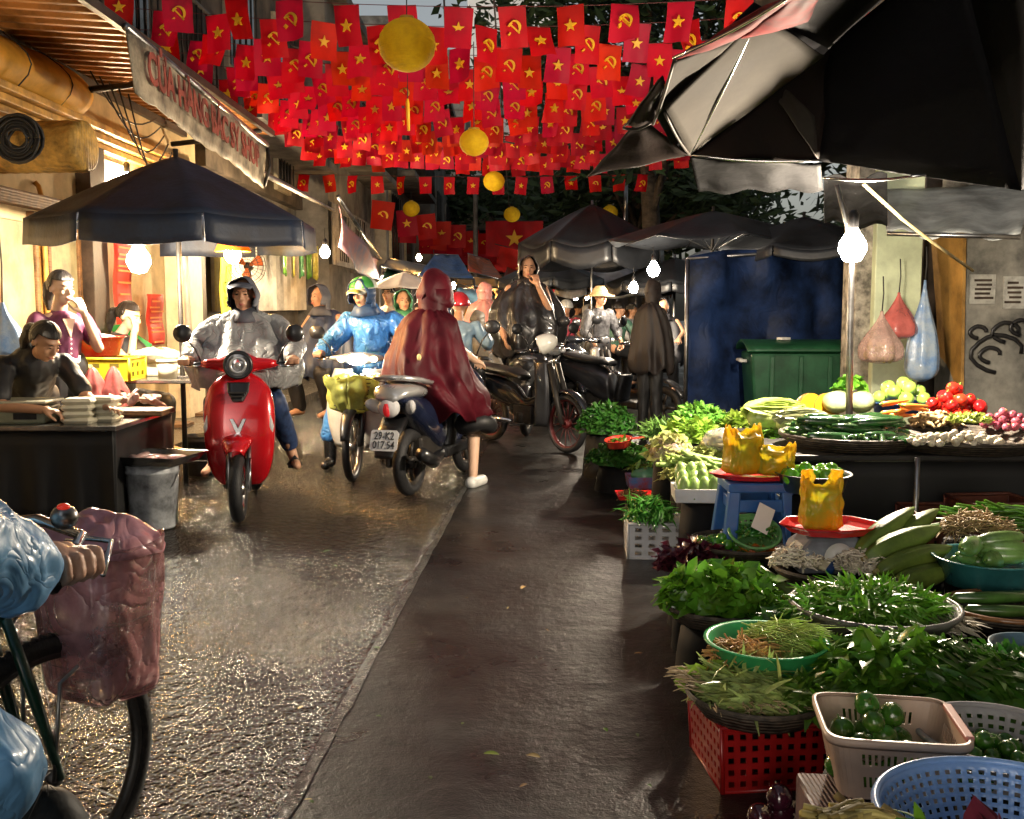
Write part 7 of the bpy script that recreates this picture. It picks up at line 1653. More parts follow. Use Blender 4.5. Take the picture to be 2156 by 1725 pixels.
# (f) lettuce heap and purple perilla
c = G(1520, 1285, .26); tray('dark woven tray under the round leafed greens', (c.x, c.y, .24), .22, .05)
heap('mustard_greens', 'glossy round leafed green heap at the lane side', 'greens', (c.x, c.y, .28), .21, .18, .13, gr('leaf_glossy', (.12, .32, .025), .22, coat=.6), 190, .13, .042, .9, 31, .4, wav=.3)
c = G(1440, 1200, .26); heap('purple_perilla', 'dark purple red leaves at the lane side edge of the stall', 'greens', (c.x+.05, c.y+.05, .24), .15, .12, .10, ppl, 130, .11, .034, .8, 33, .4, wav=.5); under((c.x+.05, c.y+.05, .24), .11)
c = G(1450, 1255, .22); heap('herb_tuft', 'small dark green tuft below the purple leaves', 'greens', (c.x, c.y, .20), .09, .08, .08, dkg, 90, .09, .02, .8, 34); under((c.x, c.y, .20), .07)
c = G(1500, 1350, .1); m = MB(); m.at((c.x+.03, c.y+.12, 0), (0, 0, .3)); m.surf(lambda u, v: ((u-.5)*.10*(1+.3*sin(v*7)), .02*sin(u*9), .30*v), 8, 8); tag(m.build('yellow_packet', M('yellow_film', (.65, .42, .02), .3, coat=.4), sol=.01), 'small folded yellow packet beside the round leafed greens', 'packet')
# bowl with cucumber, small brown bowl
c = G(1668, 1275, .26); b_ = basin('brown wooden bowl holding one long green gourd', (c.x, c.y, .2), .12, .08, M('brown_bowl', (.10, .06, .045), .5, var=.3), tp=.6); under((c.x, c.y, .2), .08)
gou = M('gourd_green', (.13, .20, .035), .4, var=.25, vs=12, bump=.3, bs=20, wave='Y', rand=.25)
pr_ = veg_proto('gourd', [(-.17, .008), (-.15, .017), (-.08, .022), (0, .027), (.09, .030), (.15, .026), (.17, .010)], gou, stemm, 14, .03)
scatter(pr_, [((c.x-.01, c.y, .30), (.0, -.55, 2.4), 1)], 'single long green gourd standing out of the brown bowl', 'gourd', None)
# (g) chilli and small items tray
c = G(1560, 1150, .32); tray('dark round tray of small green peppers and chillies below the blue stool', (c.x, c.y, .29), .23, .05)
pep = M('green_pepper', (.06, .24, .02), .2, var=.2, coat=.6, rand=.4)
pp = ball_proto('green_pepper', .024, pep, stemm, 1.2, 4)
scatter(pp, pile((c.x-.10, c.y+.02, .30), .08, .09, .022, 16, 2, 5), 'small round green pepper on the dark round tray', 'pepper', 'small green peppers on the dark round tray')
chm = M('chilli_mix', (.55, .16, .02), .25, coat=.5, rand=.6, var=.3)
cp_ = veg_proto('chilli', [(-.05, .006), (-.03, .008), (.01, .007), (.05, .001)], chm, stemm, 8, .01)
r = random.Random(4); scatter(cp_, [((c.x+.06+r.gauss(0, .045), c.y-.05+r.gauss(0, .03), .31+.012*r.random()), (r.gauss(0, .2), r.gauss(0, .2), r.uniform(-.6, .8)), 1) for _ in range(26)], 'thin orange red chilli on the dark round tray', 'chilli', 'chillies on the dark round tray')
c2 = G(1590, 1125, .38); sc_ = colander('small tilted light green colander full of green chillies', (c2.x, c2.y+.05, .32), .115, .08, M('light_green_plastic', (.20, .48, .16), .3, transl=.2), rows=4, n=48, stand=False, tilt=(.5, 0))
gch = M('green_chilli', (.03, .17, .02), .2, coat=.6, rand=.4); cg = veg_proto('green_chilli', [(-.035, .006), (-.02, .009), (.01, .008), (.035, .001)], gch, stemm, 8, .01)
scatter(cg, [((c2.x+r.gauss(0, .038), c2.y+.04+r.gauss(0, .035), .375+.02*r.random()), (r.gauss(0, .4), r.gauss(0, .4), r.uniform(0, 6)), 1) for _ in range(40)], 'green chilli inside the small light green colander', 'chilli', 'green chillies in the small colander')
cdp = P(1607, 1092, c2.y-.02); m = MB(); m.at(cdp, (R(62), R(0), R(0))); m.at(cdp, (R(-20), R(28), R(8))); m.box((0, 0, 0), (.085, .002, .125)); tag(m.build('paper_card', M('white_card', (.72, .66, .64), .4, var=.05), smooth=False), 'white paper card leaning in the small light green colander', 'card')
# (h) tray of peeled white shoots with packets, and luffas
c = G(1760, 1195, .36); tray('large woven tray with pale shredded shoots and packets', (c.x+.02, c.y, .32), .27, .05)
shr = M('pale_shreds', (.72, .64, .50), .5, rand=.2, var=.15)
strands('shredded_shoots', 'pale shredded bamboo shoots on the large woven tray', 'vegetables', (c.x+.10, c.y-.05, .37), .15, .10, .085, shr, 620, .045, .0045, None, 7, curl=1.5)
strands('shredded_shoots', 'ragged cream mushrooms at the left side of the large woven tray', 'vegetables', (c.x-.16, c.y+.0, .37), .11, .09, .08, shr, 420, .045, .0045, None, 8, curl=1.5)
m = MB(); m.at((c.x-.09, c.y-.02, .40), (.35, .25, -.6)); m.box((0, 0, 0), (.16, .10, .02)); pk1 = tag(m.build('tofu_packet', M('cream_packet', (.55, .50, .32), .3, coat=.4), smooth=False, bev=.01), 'cream flat packet with a dark blue end on the woven tray', 'packet')
m = MB(); m.at((c.x-.03, c.y-.065, .385), (.35, .25, -.6)); m.box((0, 0, 0), (.03, .102, .024)); o = m.build('blue_end', M('navy_print', (.01, .06, .2), .3), smooth=False, bev=.008); o.parent = pk1; o.location = o.location-pk1.location
m = MB(); m.at((c.x+.03, c.y+.07, .385)); m.surf(lambda u, v: (.12*sin(v*pi)*cos(u*6.283), .085*sin(v*pi)*sin(u*6.283), .03-.045*cos(v*pi)+.012*n3(u*9, v*8, 3)), 36, 14); tag(m.build('clear_bag', M('shiny_clear_bag', (.62, .60, .56), .08, var=.2, vs=18, bump=1., bs=30, coat=1., metal=.3)), 'shiny clear plastic bag of white food on the woven tray', 'plastic bag')
luf = M('luffa_skin', (.15, .21, .035), .35, var=.3, vs=9, bump=.5, bs=7, wave='Y', rand=.2, col2=(.07, .11, .02))
lf_ = thing('luffa', '', 'luffa'); m = MB(); m.lathe([(max(.001, .042*sin(pi*min(1, (k/16)**.8))**.75+.003), -.19+.38*k/16) for k in range(17)], 20, ax='x', wob=lambda a, z: 1+.10*abs(sin(a*5)), cap=True); m.build('flesh', luf, lf_); m = MB(); m.tube([(-.20, 0, 0), (-.18, 0, 0)], [.008, .012], 8); m.build('stem', yel, lf_)
c = G(1905, 1185, .40)
scatter(lf_, [((c.x+.05, c.y-.09, .37), (.2, -.10, .42), .98), ((c.x+.03, c.y-.02, .42), (.5, -.16, .40), 1.05), ((c.x+.01, c.y+.05, .47), (.9, -.22, .42), 1.1), ((c.x-.04, c.y+.12, .50), (.1, -.42, .55), 1.05), ((c.x+.08, c.y+.16, .50), (.1, -.40, .50), .95), ((c.x+.02, c.y+.02, .36), (.1, -.1, .35), .95)], 'ridged green luffa in the fan of luffas beside the woven tray', 'luffa', 'luffas fanned out in the stall'); under((c.x+.02, c.y+.04, .34), .17)
# (i) platform scale, red tray and yellow bag
c = G(1745, 1115, .50); sc2 = thing('platform_scale', 'grey spring scale with a red oval pan in the middle of the stall', 'scale', (c.x, c.y, .34), R(3)); under((c.x, c.y, .34), .17)
m = MB(); m.rings([[(x*w, y*d, z) for x, y in ((-1, -1), (1, -1), (1, 1), (-1, 1))] for z, w, d in ((0, .16, .12), (.10, .145, .11), (.145, .09, .08))]); m.build('body', M('scale_grey', (.20, .22, .25), .4, var=.25), sc2, smooth=False, bev=.02)
m = MB(); m.lathe([(.003, 0), (.055, 0), (.06, -.008), (.003, -.01)], 24, (0, -.112, .07), ax='y'); m.build('dial', whitep, sc2)
m = MB(); m.tube([(.13, -.05, .05), (.17, -.05, .05)], .022, 12); m.build('knob', M('red_knob', (.5, .02, .02), .3, coat=.5), sc2)
m = MB(); rt = [(x, y) for x, y in ((-1.22, 0), (-.8, -.72), (0, -.95), (.8, -.72), (1.22, 0), (.8, .72), (0, .95), (-.8, .72))]
m.rings([[(x*.165*k, y*.165*k, z) for x, y in rt] for z, k in ((.15, .80), (.185, 1.0), (.192, 1.06), (.184, 1.04), (.160, .80))]); redtr = m.build('pan', M('red_tray_plastic', (.60, .02, .02), .22, var=.08, coat=.6), sc2, smooth=False, bev=.004)
ybm = M('yellow_bag_film', (.95, .58, .02), .3, var=.3, vs=9, bump=.5, bs=12, coat=.3, transl=.55, alpha=.88, col2=(.62, .60, .06), bd=.015, crease=1)
def tbag(c, w, d, h, label, handles=True, seed=0, rz=0):
    t = thing('shopping_bag', label, 'plastic bag', c, rz); m = MB()
    def f(u, v):
        a = u*2*pi; top = sm((v-.72)/.28); kx = 1-.10*sin(v*3); x = w/2*sgn(cos(a))*abs(cos(a))**.6*kx; y = d/2*sgn(sin(a))*abs(sin(a))**.6*(1-.55*top)
        q = 1 if v > .08 else .75+.25*(v/.08); z = h*v*(1-.20*top*(1-abs(x)/(w/2)*1.0 if abs(x) < w/2 else 0)); n_ = .10*n3(cos(a)*2.2+seed, sin(a)*2.2, v*5)+.09*(1-2.4*abs(n3(cos(a)*4.5+seed, sin(a)*4.5, v*2.5)))
        return (x*q*(1+n_), y*q*(1+n_*2), z+.008*sin(a*9+seed)*top)
    m.surf(f, 60, 22); m.build('bag', ybm, t, sol=.0015)
    if handles:
        for s in (-1, 1):
            m = MB(); m.surf(lambda u, v, s=s: (s*(w/2*.92-.045+.05*u+.006*sin(v*9)), (.012*sin(u*6)), h*(.80+.32*v)), 6, 8); m.build('handle', ybm, t, sol=.003)
    m = MB(); r_ = random.Random(seed)
    for k in range(12): m.cur = r_.random(); m.ell((r_.uniform(-.3, .3)*w, r_.uniform(-.2, .2)*d, h*r_.uniform(.12, .6)), (.035, .03, .03), 8, 6)
    m.build('greens_inside', mdg, t); return t
tbag((c.x-.035, c.y, .505), .165, .12, .22, 'yellow plastic bag standing upright on the red scale pan', True, 3)
# (j) blue stool with red tray and two yellow bags
c = G(1600, 1010, .62); stl = thing('stool', 'blue plastic stool carrying a red tray and yellow bags', 'stool', (c.x, c.y+.10, 0)); bsp = M('blue_stool', (.025, .10, .32), .32, var=.12, coat=.3)
for sx in (-1, 1):
    for sy in (-1, 1): m = MB(); m.rings([[(sx*(.17-.05*k)+x*(.035-.008*k), sy*(.16-.05*k)+y*(.035-.008*k), z) for x, y in ((-1, -1), (1, -1), (1, 1), (-1, 1))] for k, z in ((0, 0), (.5, .30), (1, .57))]); m.build('leg', bsp, stl, smooth=False, bev=.008)
m = MB(); m.box((0, 0, .585), (.30, .28, .045)); m.box((0, -.125, .50), (.22, .014, .06)); m.box((0, .125, .50), (.22, .014, .06)); m.box((-.125, 0, .50), (.014, .2, .06)); m.box((.125, 0, .50), (.014, .2, .06)); m.build('seat', bsp, stl, smooth=False, bev=.012)
m = MB(); m.at((c.x+.0, c.y+.10, .612)); m.rings([[(x*.175*k, y*.15*k, z) for x, y in rt] for z, k in ((.0, .86), (.022, 1.0), (.028, 1.04), (.020, 1.02), (.008, .84))]); tag(m.build('red_tray', MC['red_tray_plastic'], smooth=False, bev=.004), 'shallow red tray on top of the blue stool', 'tray')
tbag((c.x-.06, c.y+.10, .635), .17, .14, .23, 'taller crumpled yellow bag on the blue stool tray', False, 8, .3); tbag((c.x+.09, c.y+.07, .635), .17, .13, .15, 'lower crumpled yellow bag right of the taller one on the stool', False, 12, -.2)
# (k) white foam tray of chayotes
c = G(1487, 1045, .42); m = MB(); m.at((c.x, c.y+.12, .38), (0, 0, -.06)); m.rings([[(x*.16*k, y*.12*k, z) for x, y in ((-1, -1), (1, -1), (1, 1), (-1, 1))] for z, k in ((0, .96), (.075, 1), (.075, .90), (.015, .86))]); tag(m.build('foam_tray', whitep, smooth=False, bev=.006), 'white foam tray holding pale green chayotes', 'tray'); under((c.x, c.y+.12, .38), .13)
chy = M('chayote_skin', (.30, .46, .12), .35, var=.2, vs=12, bump=.4, bs=25, rand=.2)
cy_ = veg_proto('chayote', [(-.055, .004), (-.045, .022), (-.01, .036), (.03, .030), (.055, .016), (.062, .003)], chy, stemm, 16)
scatter(cy_, [((c.x-.11+.055*(k % 5), c.y+.05+.055*(k//5), .46+.03*(k//5)), (rng.gauss(0, .3), -1.2+rng.gauss(0, .2), rng.gauss(1.4, .4)), 1) for k in range(13)], 'pale green chayote in the white foam tray', 'chayote', 'chayotes in the white foam tray')
# celery and greens behind
c = G(1490, 985, .50); hp2 = strands('celery_bundle', 'bundle of pale green celery stalks above the chayotes', 'celery', (c.x+.0, c.y+.12, .46), .15, .08, .08, gr('celery', (.42, .55, .18), .3), 46, .30, .013, (1, .1, -.18), 4, curl=.2); heap('', '', '', (-.14, .02, .02), .06, .06, .05, ltg, 50, .08, .02, par=hp2, seed=3, core=False, pname='leaves'); under((c.x, c.y+.2, .46), .15)
c = G(1415, 955, .50); cb2 = heap('bagged_cabbage', 'plastic wrapped pale pinkish cabbages at the lane side', 'cabbage', (c.x, c.y+.1, .44), .12, .12, .15, pal, 110, .10, .04, .9, 41, .5, wav=.3); under((c.x, c.y+.1, .44), .12)
m = MB(); m.surf(lambda u, v: (.135*sin(v*1.9)*cos(u*6.283), .135*sin(v*1.9)*sin(u*6.283), .165*cos(v*1.6)+.01*n3(u*9, v*5, 1)), 30, 12); m.build('film', M('pinkish_film', (.70, .50, .44), .12, alpha=.35, bump=.8, bs=14, coat=.6), cb2)
heap('bok_choy', 'clump of yellowish green choy between the herbs and the celery', 'greens', G(1460, 925, .55)+V((0, .1, -.03)), .15, .12, .12, ltg, 150, .14, .030, .7, 42, .7, wav=.2); under(G(1460, 925, .55)+V((0, .1, -.03)), .12)
heap('bok_choy', 'bright leafy choy heads beside the napa cabbage', 'greens', G(1590, 905, .62)+V((0, .1, -.02)), .13, .12, .10, ltg, 120, .12, .034, .7, 43, .7, wav=.2)
heap('celery_leaves', 'light green celery leaf tops reaching towards the blue tarpaulin', 'greens', G(1490, 905, .62)+V((.0, .35, -.02)), .18, .14, .14, gr('celery_leaf', (.16, .34, .05)), 300, .08, .02, .7, 44, .6)
heap('celery_leaves', 'feathery pale tuft at the lane side behind the red basin', 'greens', G(1405, 925, .5)+V((0, .25, -.02)), .15, .12, .11, gr('feather', (.20, .36, .08)), 240, .12, .007, .7, 45, .6)
c = G(1560, 935, .66); strands('white_radish', 'cream coloured shoots and roots behind the yellow bags', 'shoots', (c.x, c.y+.14, .62), .13, .07, .08, yel, 40, .17, .014, (.8, -.4, .1), 6, curl=.3)
m = MB(); m.at((c.x-.09, c.y+.12, .63)); m.surf(lambda u, v: (.10*sin(v*pi)*cos(u*6.283), .09*sin(v*pi)*sin(u*6.283), .04-.06*cos(v*pi)+.012*n3(u*9, v*8, 3)), 30, 12); tag(m.build('clear_bag', M('hazy_clear_bag', (.6, .6, .55), .1, alpha=.5, bump=1., bs=25, coat=1.)), 'clear plastic bag of greens next to the cream shoots', 'plastic bag')
# (l) herb heap next to the motorbike with red basin
c = G(1280, 900, .42); heap('herb_heap', 'tall dark green herb heap beside the parked motorbike wheel', 'greens', (c.x, c.y+.12, .36), .24, .20, .24, gr('herb_a', (.05, .17, .025)), 700, .07, .018, .8, 51, .5); under((c.x, c.y+.12, .36), .2)
c = G(1310, 965, .26); heap('herb_heap', 'lower dark green herb heap under the small red basin', 'greens', (c.x, c.y+.1, .20), .26, .18, .16, MC['herb_a'], 560, .07, .018, .8, 52, .4); under((c.x, c.y+.1, .2), .2)
c = G(1304, 930, .40); rbs = basin('small red basin of chopped herbs on the herb heaps', (c.x, c.y+.02, .36), .105, .06, M('orange_red_plastic', (.60, .05, .03), .25, coat=.5), tp=.8); rbs.rotation_euler = (.12, -.12, 0)
heap('', '', '', (0, 0, .035), .08, .08, .02, mdg, 40, .05, .012, par=rbs, core=False, pname='chopped_herbs')
m = MB(); q = l2w(rbs, (.10, .0, .05)); m.at(q, (0, -.1, .1)); m.box((.05, 0, 0), (.12, .025, .012)); tag(m.build('ladle_handle', redp, smooth=False, bev=.004), 'short reddish handle resting on the small red basin', 'handle')
c = G(1365, 1000, .25); tb1 = thing('woven_basket', 'small colourful basket holding a mint green packet of greens', 'basket', (c.x, c.y+.12, .14)); m = MB(); m.rings([[(x*.14*k, y*.11*k, z) for x, y in ((-1, -1), (1, -1), (1, 1), (-1, 1))] for z, k in ((0, .9), (.09, 1), (.085, .93), (.02, .88))]); m.build('shell', M('blue_red_weave', (.10, .20, .45), .5, var=.4, vs=14, col2=(.45, .05, .04)), tb1, smooth=False, bev=.005)
m = MB(); m.surf(lambda u, v: (.11*sin(v*pi)*cos(u*6.283), .085*sin(v*pi)*sin(u*6.283), .09-.05*cos(v*pi)+.01*n3(u*9, v*8, 3)), 30, 12); m.build('mint_packet', M('mint_film', (.18, .42, .22), .25, coat=.5, transl=.2), tb1); heap('', '', '', (-.03, .04, .12), .10, .05, .03, ltg, 50, .08, .012, par=tb1, core=False, pname='leaves'); under((c.x, c.y+.12, .14), .11)
# (m) white crate with long green bunch, red tray behind
q = G(1390, 1180, 0); wc = thing('plastic_crate', 'white slatted crate on the wet ground carrying a green leaf bunch', 'crate', (q.x, q.y+.16, 0), R(-3)); crate(wc, .34, .28, .20, M('white_crate_plastic', (.50, .50, .50), .35, var=.12), 4, 4, 4, .011)
m = MB(); m.quad((-.16, -.13, .195), (.16, -.13, .195), (.16, .13, .195), (-.16, .13, .195), 19, 15, skip=lambda i, j: i % 2 == 1 and j % 2 == 1); m.build('lid_grid', MC['white_crate_plastic'], wc, smooth=False, sol=.006, fix=False)
heap('garlic_chives', 'bright green strap leafed bunch lying on the white crate', 'greens', (q.x-.045, q.y+.14, .21), .14, .13, .12, gr('strap_green', (.07, .27, .035), .25, coat=.5), 240, .15, .010, .8, 61, .3, (-.2, -1, .1)); 
q2 = G(1355, 1035, .22); m = MB(); m.at((q2.x, q2.y+.10, .16)); m.rings([[(x*.17*k, y*.12*k, z) for x, y in ((-1, -1), (1, -1), (1, 1), (-1, 1))] for z, k in ((0, .92), (.03, 1), (.026, .95), (.006, .9))]); tag(m.build('red_tray', MC['red_tray_plastic'], smooth=False, bev=.004), 'flat red tray with brown roots behind the green strap leaves', 'tray'); under((q2.x, q2.y+.1, .16), .12)
strands('root_bunch', 'tangle of tan roots on the flat red tray', 'roots', (q2.x-.05, q2.y+.08, .18), .08, .06, .04, rootm, 140, .07, .003, None, 13, curl=1.6)
# (n) raised table row at the back
tz = .66; dkt = M('dark_table_cloth', (.012, .010, .009), .6, var=.3)
tvx0 = G(1600, 950, tz).x; TV = table('vegetable_table', 'low dark table at the back of the stall carrying the round trays', tvx0, 3.6, 5.2, 6.4, tz, dkt, True, MC['table_shade_sheet'])
TVp = TV
m = MB(); p = G(1932, 1075, .0); m.tube([(P(1932, 965, 5.12).x, 5.12, tz), (P(1932, 965, 5.12).x, 5.12, 0)], .016, 8); tag(m.build('steel_post', steel), 'single bright steel post in front of the back table', 'post')
def on(px, py, dz=0): q = G(px, py, tz+.06); return V((q.x, q.y+.10, tz+dz))
c = on(1810, 925); tray('round black tray of cucumbers in the back row', (c.x, c.y+.06, tz+.012), .36, .06, stand=False)
cucm = M('cucumber_skin', (.020, .075, .018), .2, var=.35, vs=10, bump=.3, bs=40, coat=.7, rand=.4)
cu = veg_proto('cucumber', [(-.115, .004), (-.11, .013), (-.07, .019), (0, .021), (.07, .019), (.11, .013), (.118, .003)], cucm, stemm, 14, .012)
r = random.Random(9); its = []
for k in range(34):
    lay = k//12; its.append(((c.x+r.uniform(-.24, .20)*(1-.15*lay), c.y+.02+r.uniform(-.16, .22)*(1-.2*lay), tz+.075+.036*lay), (r.gauss(0, .1), r.gauss(0, .10), r.gauss(.15, .35)), r.uniform(1.15, 1.5)))
for k in range(13): its.append(((c.x-.10+.045*k, c.y-.25+.02*abs(k-6), tz+.075), (0, r.gauss(0, .1), 1.5+r.gauss(0, .15)), .75))
scatter(cu, its, 'dark green cucumber in the heap on the round black tray', 'cucumber', 'cucumbers heaped on the round black tray')
carm = M('carrot_skin', (.75, .20, .03), .35, var=.15, vs=14, rand=.2); ca_ = veg_proto('carrot', [(-.09, .004), (-.085, .016), (0, .013), (.08, .007), (.10, .001)], carm, stemm, 12)
c2 = on(1905, 905, .10); scatter(ca_, [((c2.x+r.gauss(0, .05), c2.y+r.gauss(0, .03), c2.z+.015*k), (0, r.gauss(0, .1), .45+r.gauss(0, .12)), 1.05) for k in range(8)], 'orange carrot lying on top of the cucumbers', 'carrot', 'carrots beside the cucumbers')
c2 = on(1985, 905, .06); strands('ginger_heap', 'heap of knobbly tan ginger between carrots and tomatoes', 'ginger', (c2.x, c2.y+.02, c2.z), .15, .10, .09, M('ginger_skin', (.42, .30, .14), .55, rand=.3, var=.25), 90, .08, .014, None, 8, curl=1.2)
tray('wide woven tray of garlic, onions and tomatoes at the right of the back row', (on(2060, 930).x, on(2060, 930).y+.10, tz+.012), .42, .06, stand=False)
garm = M('garlic_skin', (.62, .55, .42), .45, var=.15, rand=.15); gb2 = ball_proto('garlic_bulb', .019, garm, yel, .85, 8, 14)
cg2 = on(2035, 945, .07); scatter(gb2, pile((cg2.x, cg2.y+.03, cg2.z-.012), .24, .08, .018, 62, 3, 6), 'white garlic bulb in the heap at the front of the wide woven tray', 'garlic', 'garlic bulbs on the wide woven tray')
onm = M('red_onion_skin', (.40, .08, .12), .3, coat=.4, rand=.25, var=.2); on_ = ball_proto('red_onion', .026, onm, rootm, .85)
co2 = on(2135, 915, .07); scatter(on_, pile((co2.x+.02, co2.y+.04, co2.z), .12, .12, .026, 26, 3, 7), 'pinkish red onion in the heap at the right end of the back row', 'onion', 'red onions at the right end')
tomm = M('tomato_skin', (.60, .018, .010), .14, var=.12, coat=.9, rand=.15); to_ = ball_proto('tomato', .040, tomm, stemm, 1.08)
ct = on(2042, 895, .10); bs2 = basin('dark basin holding the red tomatoes', (ct.x, ct.y+.14, tz+.03), .19, .08, boxm, tp=.8); scatter(to_, pile((ct.x, ct.y+.14, tz+.06), .16, .13, .040, 26, 4, 12), 'shiny red plum tomato in the heap above the garlic', 'tomato', 'tomatoes above the garlic')
cc3 = on(1935, 872, .12); bs3 = basin('blue bowl under the round light green squashes', (cc3.x, cc3.y+.2, tz+.03), .20, .08, M('blue_bowl_plastic', (.04, .10, .35), .3), tp=.8)
sqm = M('light_green_squash', (.34, .55, .08), .28, var=.2, coat=.4, rand=.2); sq_ = ball_proto('squash', .050, sqm, stemm, .9, 6)
scatter(sq_, pile((cc3.x, cc3.y+.2, tz+.09), .16, .12, .050, 15, 3, 4), 'light green squash in the heap left of the tomatoes', 'squash', 'light green squashes left of the tomatoes')
# chayote lighter bundle
heap('cauliflower_greens', 'pale yellow green sprout heap between garlic and tomatoes', 'greens', on(2045, 918, .12)+V((.03, .02, 0)), .12, .05, .04, gr('sprout', (.45, .58, .12)), 110, .05, .016, .6, 71, .6)
for k, (px, py, zz_, rx, ry, hh, mt_, nn, LL, ww, lb, cv) in enumerate(((1560, 905, .60, .16, .14, .12, ltg, 170, .12, .034, 'bright choy heap filling the corner left of the cabbages', .7), (1530, 950, .54, .14, .12, .10, pal, 150, .10, .03, 'pale curly lettuce heap behind the celery', .8), (1625, 940, .62, .13, .10, .10, mdg, 130, .10, .028, 'mid green leafy heap behind the yellow bags', .8), (1450, 1000, .40, .12, .10, .10, pal, 130, .10, .03, 'yellowish lettuce heads beside the celery stalks', .8), (1560, 1215, .26, .12, .10, .08, mdg, 130, .09, .02, 'small leafy bunch tucked between the round tray and the shoots', .8), (1700, 1340, .30, .12, .10, .10, lf2, 150, .10, .02, 'dark bunch wedged right of the green basin', .8))):
    q_ = G(px, py, zz_)+V((0, .14, -.05)); heap('leaf_heap', lb, 'greens', q_, rx, ry, hh, mt_, nn, LL, ww, cv, 90+k, .5, wav=.3); under(q_, rx*.8)
for k, (px, py) in enumerate(((1985, 1030), (2090, 1045))):
    q_ = P(px, py, 5.0); cr_ = thing('plastic_crate', ['brown crate standing in shade before the back table', 'second brown crate in shade at the right edge before the back table'][k], 'crate', (q_.x, 5.0, .0), .1*k); crate(cr_, .34, .28, .42+.05*k, M('brown_crate_plastic', (.12, .035, .02), .5), 5, 6, 5, .011)
# napa cabbage
cn = on(1668, 905, .02)
def cabbage(label, c, L_, r_, rz, seed, m1=None, rolly=0.):
    t = thing('napa_cabbage', label, 'cabbage', c, rz, ry=rolly); mb = MB(); r = random.Random(seed)
    mb.ell((0, 0, r_*.9), (L_*.46, r_*.9, r_*.85), 24, 14); mb.build('head', pal, t)
    f = MB()
    for k in range(26):
        a = r.uniform(-2.2, 2.2); f.cur = r.random(); y, z = sin(a)*r_*.82, cos(a)*r_*.80+r_*.9
        leaf(f, (-L_*.45, y*.8, z*.95), (1, y*.2, .12), (0, sin(a), cos(a)), L_*r.uniform(.85, 1.05), r_*.62, .25, .05, 8, .05)
    f.build('outer_leaves', m1 or gr('cabbage_leaf', (.45, .60, .12), .3, .25, .3), t, fix=False); return t
cabbage('large pale green napa cabbage lying nearest the green bin', (cn.x, cn.y+.28, tz+.0), .44, .105, R(205), 1); cabbage('whiter napa cabbage in front of the larger one', (cn.x+.10, cn.y+.08, tz+.0), .36, .085, R(200), 2, gr('cabbage_white', (.62, .66, .38), .3, .2, .3))
pmk = M('pumpkin_flesh', (.75, .36, .02), .35, var=.12); pmk2 = M('pumpkin_rind', (.48, .22, .05), .4, var=.3)
cp3 = on(1755, 880, .08)
for k, (dx, dy, a) in enumerate(((-.05, .22, .5), (.07, .24, .2))):
    t = thing('pumpkin_half', ['left cut pumpkin with bright yellow flesh behind the cucumbers', 'right cut pumpkin with bright yellow flesh behind the cucumbers'][k], 'pumpkin', (cp3.x+dx, cp3.y+dy, tz+.10), a)
    m = MB(); m.lathe([(max(.002, .10*sin(pi*j/12)), -.09*cos(pi*j/12)) for j in range(13)], 20, a0=0, a1=pi, wob=lambda q, z: 1+.05*abs(sin(q*5))); m.build('rind', pmk2, t); m = MB(); m.plate([(.098*sin(2*pi*j/26), .088*cos(2*pi*j/26)) for j in range(26)], (0, -.001, 0), .004); m.build('cut_face', pmk, t, smooth=False)
wcab = ball_proto('white_cabbage', .085, gr('white_cabbage_leaf', (.52, .62, .30), .35, .15, .1), None, .85, 10, 24)
cw = on(1830, 882, .08); scatter(wcab, [((cw.x-.10, cw.y+.25, tz+.13), (.2, .1, 0), 1), ((cw.x+.07, cw.y+.26, tz+.13), (.1, .3, 2), 1), ((cw.x+.0, cw.y+.42, tz+.13), (.1, .3, 1), 1)], 'round pale cabbage behind the cucumbers and the lamp pole', 'cabbage', 'round pale cabbages behind the cucumbers')
heap('kale_tuft', 'dark green leafy tuft topping the round pale cabbages', 'greens', (cw.x+.05, cw.y+.42, tz+.20), .08, .07, .06, mdg, 26, .10, .045, .8, 73, .6, wav=.3)
# metal bowl of green peppers
cq = on(1730, 975, -.08); mbz = basin('round metal bowl of green and yellow peppers', (cq.x, cq.y+.02, tz-.09), .165, .085, steel, tp=.75, name='metal_bowl', cat='bowl'); under((cq.x, cq.y+.02, tz-.09), .12)
bp3 = ball_proto('bell_pepper', .034, M('bell_pepper_green', (.13, .38, .02), .15, coat=.9, rand=.4, var=.15), stemm, 1.15, 4)
scatter(bp3, pile((cq.x, cq.y+.02, tz-.05), .13, .11, .032, 20, 2, 15), 'glossy green pepper in the round metal bowl', 'pepper', 'peppers in the round metal bowl')
# (o) right side items
c = G(2080, 1110, .50); strands('onion_roots', 'bunch of tan shaggy onion roots at the right edge', 'roots', (c.x-.02, c.y+.05, .46), .14, .10, .10, M('shaggy_tan', (.42, .30, .14), .6, rand=.3), 420, .10, .0032, None, 23, curl=1.6); under((c.x, c.y+.05, .44), .18)
strands('spring_onions', 'long green spring onion leaves behind the shaggy roots', 'greens', (c.x+.16, c.y+.14, .48), .16, .10, .09, mdg, 110, .36, .006, (1, -.15, .08), 24, curl=.4)
c = G(2085, 1190, .42); bg2 = basin('teal blue basin of pale green melons at the right edge', (c.x, c.y+.02, .34), .20, .11, M('teal_plastic', (.03, .16, .17), .25, var=.2, coat=.4), tp=.75); under((c.x, c.y+.02, .34), .14)
mel = M('striped_melon', (.16, .30, .07), .28, var=.35, vs=9, coat=.5, rand=.3); ml = veg_proto('bitter_melon', [(-.10, .004), (-.085, .022), (-.03, .036), (.04, .034), (.09, .020), (.11, .003)], mel, stemm, 16, .01)
